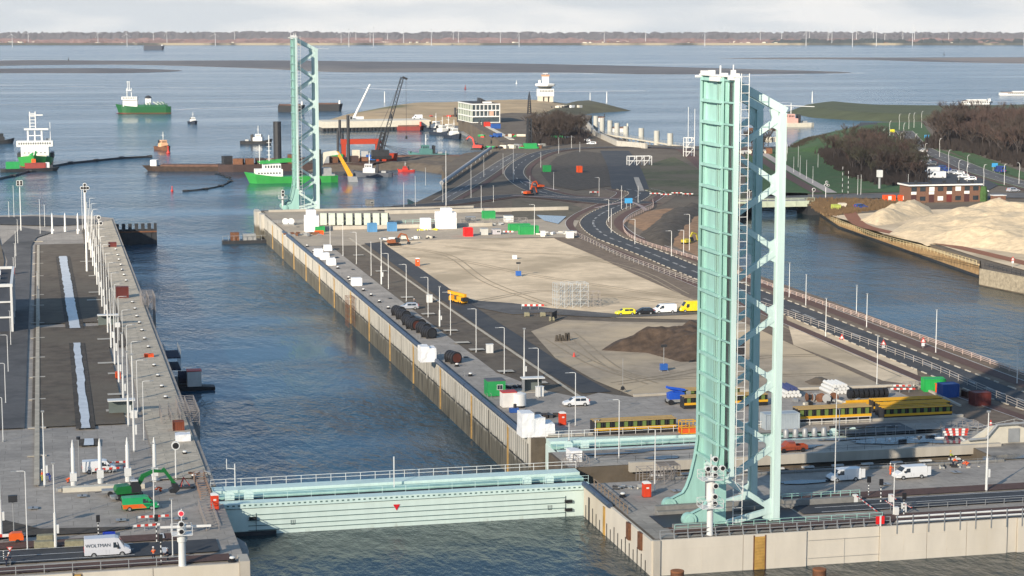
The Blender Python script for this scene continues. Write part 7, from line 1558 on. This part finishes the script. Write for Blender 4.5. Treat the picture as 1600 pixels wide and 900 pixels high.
t.scale = (.58,.58,.62)
heap('low sheds and vehicles at the foot of the control tower', 885, 168, 14, [cream, steel_w, steel_g, steel_d], 14, smax=2.6)
t = thing('lattice_mast', 'dark lattice mast left of the control tower', 'mast', G(827, 178)); t.scale = (.6,.6,.6); lattice(MB(), (0,0,0), (0,0,25), 2.2, .9, 10, .35).build('lattice', steel_d, t); MB().lathe([(1.2,25),(.3,30)],6).build('top', steel_d, t)
t = thing('drilling_rig', 'dark drilling rig with green base at the harbour root', 'rig', G(827, 232)); lattice(MB(), (0,0,0), (0,0,17), 1.1, .9, 8, .35).build('lattice', steel_d, t); MB().b2(-3,4,-2,2,0,3).build('base', greenp, t)
# terraced house
a = G(1421, 317); s = mpp(317); t = thing('terraced_house', 'brown brick two storey terrace with white roof edge behind the sand heaps', 'house', a, rad(-1)); Lh = (1541-1421)*s; Hh = 6.6
MB().b2(0, Lh, 0, 10, 0, Hh).build('wall', brick, t); MB().b2(-.8, Lh+.5, -1.0, 10.5, Hh, Hh+.55).build('roof_edge', steel_w, t); MB().b2(-.5, Lh+.2, -.7, 10.2, Hh+.56, Hh+.62).build('roof', M('roof_dark',(.05,.05,.055)), t)
for i in range(8):
    x0 = i*Lh/8 + .6
    if i % 2 == 0: MB().b2(x0, x0+2.2, -.12, -.01, 3.2, 4.3).build('balcony_panel', steel_w, t); MB().b2(x0, x0+2.2, -.08, -.01, .1, 3.0).build('garage_door', maroon if i in (4,) else M('dark_door', (.07,.03,.03)), t)
    for z in (.7, 4.4): f = MB().b2(x0 + (.1 if i % 2 == 0 else 0), x0+2.3, -.07, -.01, z+ (0 if z > 1 or i % 2 else 9), z+1.7+(0 if z > 1 or i % 2 else .0)).build('window', glass if (i+int(z)) % 3 else steel_w, t) if (z > 1 or i % 2) else None
for i in range(5): MB().b2(4+i*Lh/5, 5+i*Lh/5, 4, 5, Hh+.62, Hh+1.7).build('chimney', steel_d, t)
MB().lathe([(1.6,0),(1.8,3),(1.2,6)], 9, (Lh+1.5, .5)).build('ivy', grass, t)
t = thing('garden_shed', 'small brick shed with white door right of the terraced house', 'shed', G(1553, 318)); MB().b2(0,5,0,3,0,3).build('wall', brick, t); MB().b2(-.2,5.2,-.2,3.2,3,3.2).build('roof', steel_w, t); MB().b2(1.5,2.7,-.06,-.01,.1,2.2).build('door', steel_w, t)
# canal bridge
a, b = Vector((*G(1150, 318)[:2], 0)), Vector((*G(1272, 316)[:2], 0)); d = (b-a); t = thing('canal_bridge', 'pale green girder road bridge across the canal', 'bridge', a, math.atan2(d.y, d.x)); L = d.length
MB().b2(-2, L, -.6, -.1, 3.3, 5.6).build('girder', M('bridge_green', (.42,.47,.36)), t); MB().b2(-2, L, -.1, 12, 4.4, 5.2).build('deck', concrete_d, t); MB().b2(-2, L, 11.7, 12.2, 3.3, 5.4).build('girder', _m['bridge_green'], t)
for i in range(int(L/6)): MB().b2(i*6, i*6+.35, -.75, -.61, 3.4, 5.5).build('stiffener', _m['bridge_green'], t)
MB().b2(L-3, L+2, -1.5, 12, -1, 4.3).build('abutment', steel_d, t); MB().b2(-4, 1, -1.5, 12, -1, 4.3).build('abutment', steel_d, t); railing_part(t, [(0,-.4,5.6),(L,-.4,5.6)], 1.2, 3, M('bridge_green',(0,0,0)), .05)
signal('white post with four ring lamps right of the canal bridge', 1290, 310, 283, [(0,284,.5,0),(-2.5,289,.5,0),(2.5,289,.5,0)], [], r=1.0, post=.15)
signal('post with one dark disc lamp at the middle of the canal bridge', 1270, 309, 294, [(0,296,.5,0)], [], r=1.4, post=.12); signal('post with dark disc lamp seen through the near truss', 1171, 311, 295, [(0,297,.5,0)], [], r=1.4, post=.12)
for px, yb, yt, l in [(1316, 305, 260, 'tall black and white striped pole left one by the bridge'), (1325, 306, 267, 'tall black and white striped pole right one by the bridge')]: striped(l, px, yb, yt, head=False)
t = thing('lighthouse_post', 'thick post with white lantern box on the green', 'lantern', G(1374, 295)); MB().tube((0,0,0),(0,0,5),.55).build('post', steel_g, t); MB().b2(-1.0,1.0,-1.0,1.0,5,8).build('lantern', steel_w, t)
# old lock walls with white pillars
t = thing('old_lock_wall', 'pale concrete guide wall of the old lock with buttress shadows', 'wall', (0,0,0)); pts = [G(912, 190), G(930, 212), G(965, 228), G(1010, 232)]
for p_, q_ in zip(pts, pts[1:]): MB().bar(p_ + Vector((0,0,1.2)), q_ + Vector((0,0,1.2)), 1.5, 3.6).build('wall_section', M('guide_wall', (.45,.43,.38), .85, var=.2), t)  # plain wall sections in one randomly varied tone
for i in range(8): p = pts[0] + (pts[3]-pts[0])*(i/8) ; pass
for i, (px, yb, yt) in enumerate([(931,200,181),(941,205,184),(953,210,188),(964,214,192),(978,218,197),(1002,222,200),(1026,228,204),(1047,232,208)]): 
    t = thing('concrete_pillar', f'pale round pillar of the old lock pier, {ORD[i]} from the left', 'pillar', G(px, yb, 2), group='pillars of the old lock pier'); MB().lathe([(1.8,-6),(1.8,(yb-yt)*mpp(yb,2))], 10).build('pillar', M('pillar_grey', (.42,.42,.38), .8), t, smooth=True)
t = thing('footbridge', 'long walkway on posts along the old lock pier', 'walkway', (0,0,0)); a, b = G(915, 205, 4), G(1085, 232, 4); MB().bar(a, b, 2.5, .8).build('deck', cream, t)
for i in range(24): p = a + (b-a)*(i/24); MB().bar(p - Vector((0,0,7)), p, .8).build('post', steel_g, t)
railing_part(t, [a + Vector((0,0,.4)), b + Vector((0,0,.4))], 1.4, 6, steel_g, .1)
barge('white moored boats behind the old lock pier', 958, 985, 206, steel_w, 2.5, cream, z=SEA); barge('white passenger boat at the far end of the old lock pier', 935, 948, 190, steel_w, 3, steel_d, z=SEA)
for i, (px, py, r_) in enumerate([(1190, 205, 28), (1199, 222, 24), (1180, 240, 30)]): heap(f'stacked hulls and lock machinery seen through the near truss, {["upper","middle","lower"][i]} group', px, py, 14, [steel_g, cream, steel_d, rust], 9, smax=4)

# ------------------------------------------------------------------ parked cars and vans on the right
cols = [whitecar, silver, blackcar, M('car_blue', (.03,.06,.22), .25), M('car_red', (.3,.03,.02), .25), M('car_grey', (.12,.13,.14), .25)]
pc = None; k = 0
spots = [(1441,238,0),(1443,246,0),(1447,254,1),(1456,258,5),(1470,264,3),(1478,268,3),(1488,271,1),(1498,273,0),(1505,278,0),(1516,282,0)]
cname = {0:'white',1:'silver',2:'black',3:'dark blue',4:'red',5:'grey'}
for i, (px, py, c) in enumerate(spots):
    vehicle('parked_car', f'{cname[c]} parked car in the row by the avenue, {ORD[i]} from the far end', 'car', px, py, 'car', cols[c], rad(165), group='cars parked along the avenue', scale=1.25)
for px, py, k, c, l, rz in [(1455,272,'bigvan',0,'white van parked alone in the car park, rear one',172),(1464,279,'bigvan',0,'large white van parked in the car park, front one',172),(1534,301,'car',0,'white car driving on the road right of the terrace',0),(1345,329-3,'car',3,'dark car on the track beside the sand heap',5),(1562,274-4,'bigvan',3,'dark blue van under the blue sign on the avenue',90),(892,222,'bigvan',1,'white and blue van parked left of the old lock wall',0),(915,222,'car',0,'white car right of the parked van',175),(924,226,'car',0,'second white car right of the parked van',175),(652,186,'bigvan',0,'white van on the pier',180),(1583,300,'car',1,'silver car at the far right road edge',10)]:
    vehicle('parked_car' if k == 'car' else 'parked_van', l, k.replace('big',''), px, py, k, cols[c], rad(rz), scale=1.3)
for px, yb, yt, l in [(1554, 268, 256, 'light blue direction sign board over the avenue'), (1394, 212, 204, 'yellow sign board at the head of the avenue'), (1448,221,216,'blue sign board at the edge of the right wood'), (982, 330-3, 311, 'blue road sign on a post before the roundabout')]:
    s = mpp(yb); h = max(4, (yb-yt)*s*1.1); t = thing('direction_sign', l, 'road sign', G(px, yb)); MB().tube((-.8,0,0),(-.8,0,h),.12).tube((.8,0,0),(.8,0,h),.12).build('post', steel_g, t); MB().b2(-1.5,1.5,-.12,.1,h*.55,h).build('board', yellow_l if 'yellow' in l else M('sign_blue', (.05,.32,.62)), t)
t = thing('flag_post_group', 'low white camp huts behind the right wood', 'huts', G(1530, 205));
for i in range(8): MB().b2(i*5, i*5+3.5, rnd(-8,8), rnd(9,12), 0, rnd(2.5,4)).build('hut', [steel_w, brick, cream][i % 3], t)
for i in range(14):
    px, py = [(1186,262),(1200,258),(1245,250),(1262,285),(1300,300)][i % 5]
    break
# ------------------------------------------------------------------ wind turbines and pylons on the far shore
def turbine(label, px, ytop, h=None, i=0):
    d = 8000 + 2500*((i*37) % 10)/10; az_ = az(px); x, y = math.sin(az_)*d, math.cos(az_)*d; h = CAMH - SEA + (HOR - ytop)/FPX*d
    h = max(60, h); t = thing('wind_turbine', label, 'wind turbine', (x, y, SEA), rad(-20), group='wind turbines on the far shore'); MB().tube((0,0,0),(0,0,h*.8), 1.5, .9, 5).build('tower', M('turbine_grey', (.55,.56,.57)), t); MB().b2(-1.5,1.5,-8,4,h*.8-1,h*.8+1.5).build('nacelle', steel_w, t)
    a0 = i*.7
    for k in range(3): a = a0 + k*2.094; c = Vector((0,-9,h*.8)); MB().bar(c, c + Vector((math.sin(a)*h*.36, 0, math.cos(a)*h*.33)), 1.0, .6).build('blade', M('turbine_grey', (0,0,0)), t)
for i, (px, yt) in enumerate([(25,50),(50,50),(158,50),(203,53),(244,50),(265,44),(340,51),(370,46),(457,39),(535,46),(547,39),(558,36),(580,49),(585,36),(607,42),(632,42),(675,40),(709,43),(717,41),(782,40),(811,45),(943,45),(1007,44),(1099,41),(1185,44),(1218,50),(1256,41),(1261,44),(1290,42),(1296,40),(1328,40),(1334,40),(1360,40),(1365,41),(1378,45),(1406,45),(1421,37),(1424,38),(1477,37),(1594,38)]):
    turbine(f'tiny white wind turbine on the far shore, {"" if i < 30 else "thirty-"}{ORD[i] if i < 30 else ORD[i-30]} from the left', px, yt, i=i)

# ------------------------------------------------------------------ bare winter trees
def bare_tree(seed, H):
    r = random.Random(seed); tr = MB(); cr = MB()
    tr.tube((0,0,0), (0,0,H*.35), H*.022, H*.015, 5)
    def br(p, d, l, w_, lev):
        q = p + d*l; (tr if lev < 2 else cr).tube(p, q, w_, w_*.6, 3, cap=False)
        if lev >= 5: return
        for i in range(3 if lev < 3 else 4):
            nd = (d + Vector((r.uniform(-1,1), r.uniform(-1,1), r.uniform(-.25,.75)))*.72).normalized(); br(q if i else p + d*l*.6, nd, l*r.uniform(.58,.82), w_*.68, lev+1)
    for i in range(4): a = i*1.57 + r.uniform(-.4,.4); br(Vector((0,0,H*(.22+.04*i))), Vector((math.cos(a)*.6, math.sin(a)*.6, .85)).normalized(), H*.22, H*.012, 1)
    return tr, cr
protos = []
def place_tree(x, y, z, H, label, group, rz, mat):
    i = R.randrange(4); key = (i, mat.name)
    t = thing('bare_tree', label, 'tree', (x, y, z), rz, group)
    if key not in pm:
        tr, cr = bt[i]; a = tr.build('trunk', wood, t); b = cr.build('crown', mat, t); pm[key] = (a, b)
    else:
        for o in pm[key]: link_copy(o, t)
    t.scale = (H/12*rnd(.9,1.2), H/12*rnd(.9,1.2), H/12)
pm = {}; bt = [bare_tree(s_, 12) for s_ in (11, 23, 37, 51)]
twig2 = M('reddish_twigs', (.075,.05,.042), .95, var=.3); twig3 = M('greenish_twigs', (.066,.062,.042), .95, var=.3)
def wood_area(poly_px, n, H, label, group, z=QZ, mats=(twig,), seed=1):
    P = W(poly_px, z); xs = [p[0] for p in P]; ys = [p[1] for p in P]; k = 0; rr_ = random.Random(seed); tries = 0
    while k < n and tries < 5000:
        tries += 1; x, y = rr_.uniform(min(xs), max(xs)), rr_.uniform(min(ys), max(ys))
        if not inside((x, y), P): continue
        place_tree(x, y, z, H*rr_.uniform(.8, 1.2), label, group, rr_.uniform(0, 6), mats[rr_.randrange(len(mats))]); k += 1
wood_area([(828,222),(835,205),(870,200),(915,210),(905,222),(860,226)], 55, 15, 'bare tree in the wood left of the old lock wall', 'bare wood left of the old lock wall', mats=(twig,))
wood_area([(1285,236),(1300,252),(1330,272),(1380,286),(1440,288),(1438,262),(1420,244),(1395,232),(1330,226)], 115, 13, 'bare tree in the dark wood between canal green and car park', 'bare wood beside the car park', mats=(twig, twig, twig2, twig3), seed=3)
wood_area([(1452,228),(1470,210),(1500,200),(1560,204),(1640,206),(1640,262),(1590,256),(1540,240),(1490,232)], 115, 20, 'bare tree in the large wood at the right frame edge', 'bare wood at the right edge', mats=(twig, twig2, twig2), seed=5)
wood_area([(1250,228),(1300,218),(1330,216),(1310,226)], 9, 6, 'small bare bush tree on the slope behind the near truss', 'bushes on the dike slope', mats=(twig3,), seed=8)
wood_area([(1168,228),(1205,228),(1210,240),(1170,240)], 6, 14, 'dark bare tree seen through the near bridge truss', 'bare trees behind the truss', mats=(twig,), seed=9)
def bushes(label, poly_px, n, mat, s, z=QZ, seed=1):
    P = W(poly_px, z); xs = [p[0] for p in P]; ys = [p[1] for p in P]; mb = MB(); r = random.Random(seed); k = 0
    while k < n:
        x, y = r.uniform(min(xs), max(xs)), r.uniform(min(ys), max(ys))
        if not inside((x, y), P): continue
        k += 1
        for j in range(5): dx, dy, h = r.uniform(-s,s), r.uniform(-s,s), r.uniform(.4,1)*s*1.2; mb.add([(x+dx-s*.2,y+dy,z),(x+dx+s*.2,y+dy+s*.1,z),(x+dx+s*.1*r.uniform(-1,1),y+dy,z+h)], [(0,1,2)])
    o = mb.build('scrub', mat); tag(o, label, kind='stuff'); return o
MS = M('wood_floor_scrub', (.05,.04,.036), .95, var=.4)
bushes('tangled dark undergrowth of the wood left of the old lock wall', [(828,224),(838,210),(870,204),(915,212),(905,224),(860,228)], 500, MS, 4, seed=11)
bushes('tangled dark undergrowth of the wood beside the car park', [(1283,240),(1300,256),(1330,276),(1380,290),(1442,291),(1440,262),(1420,246),(1395,234),(1330,228)], 1500, MS, 3.2, seed=12)
bushes('tangled dark undergrowth of the wood at the right edge', [(1450,232),(1470,212),(1500,202),(1560,206),(1640,208),(1640,266),(1590,260),(1540,243),(1490,235)], 1500, MS, 5, seed=13)
bushes('dry brown scrub on the canal bank right of the bridge', [(1262,312),(1340,312),(1440,318),(1435,326),(1350,330),(1300,340),(1275,330)], 900, M('dry_scrub', (.20,.13,.07), .95, var=.35), 1.3)
bushes('rough scrub along the shore of the right wood', [(1230,232),(1262,217),(1320,206),(1330,212),(1270,230)], 500, M('dark_scrub', (.06,.05,.035), .95, var=.35), 1.5, seed=2)
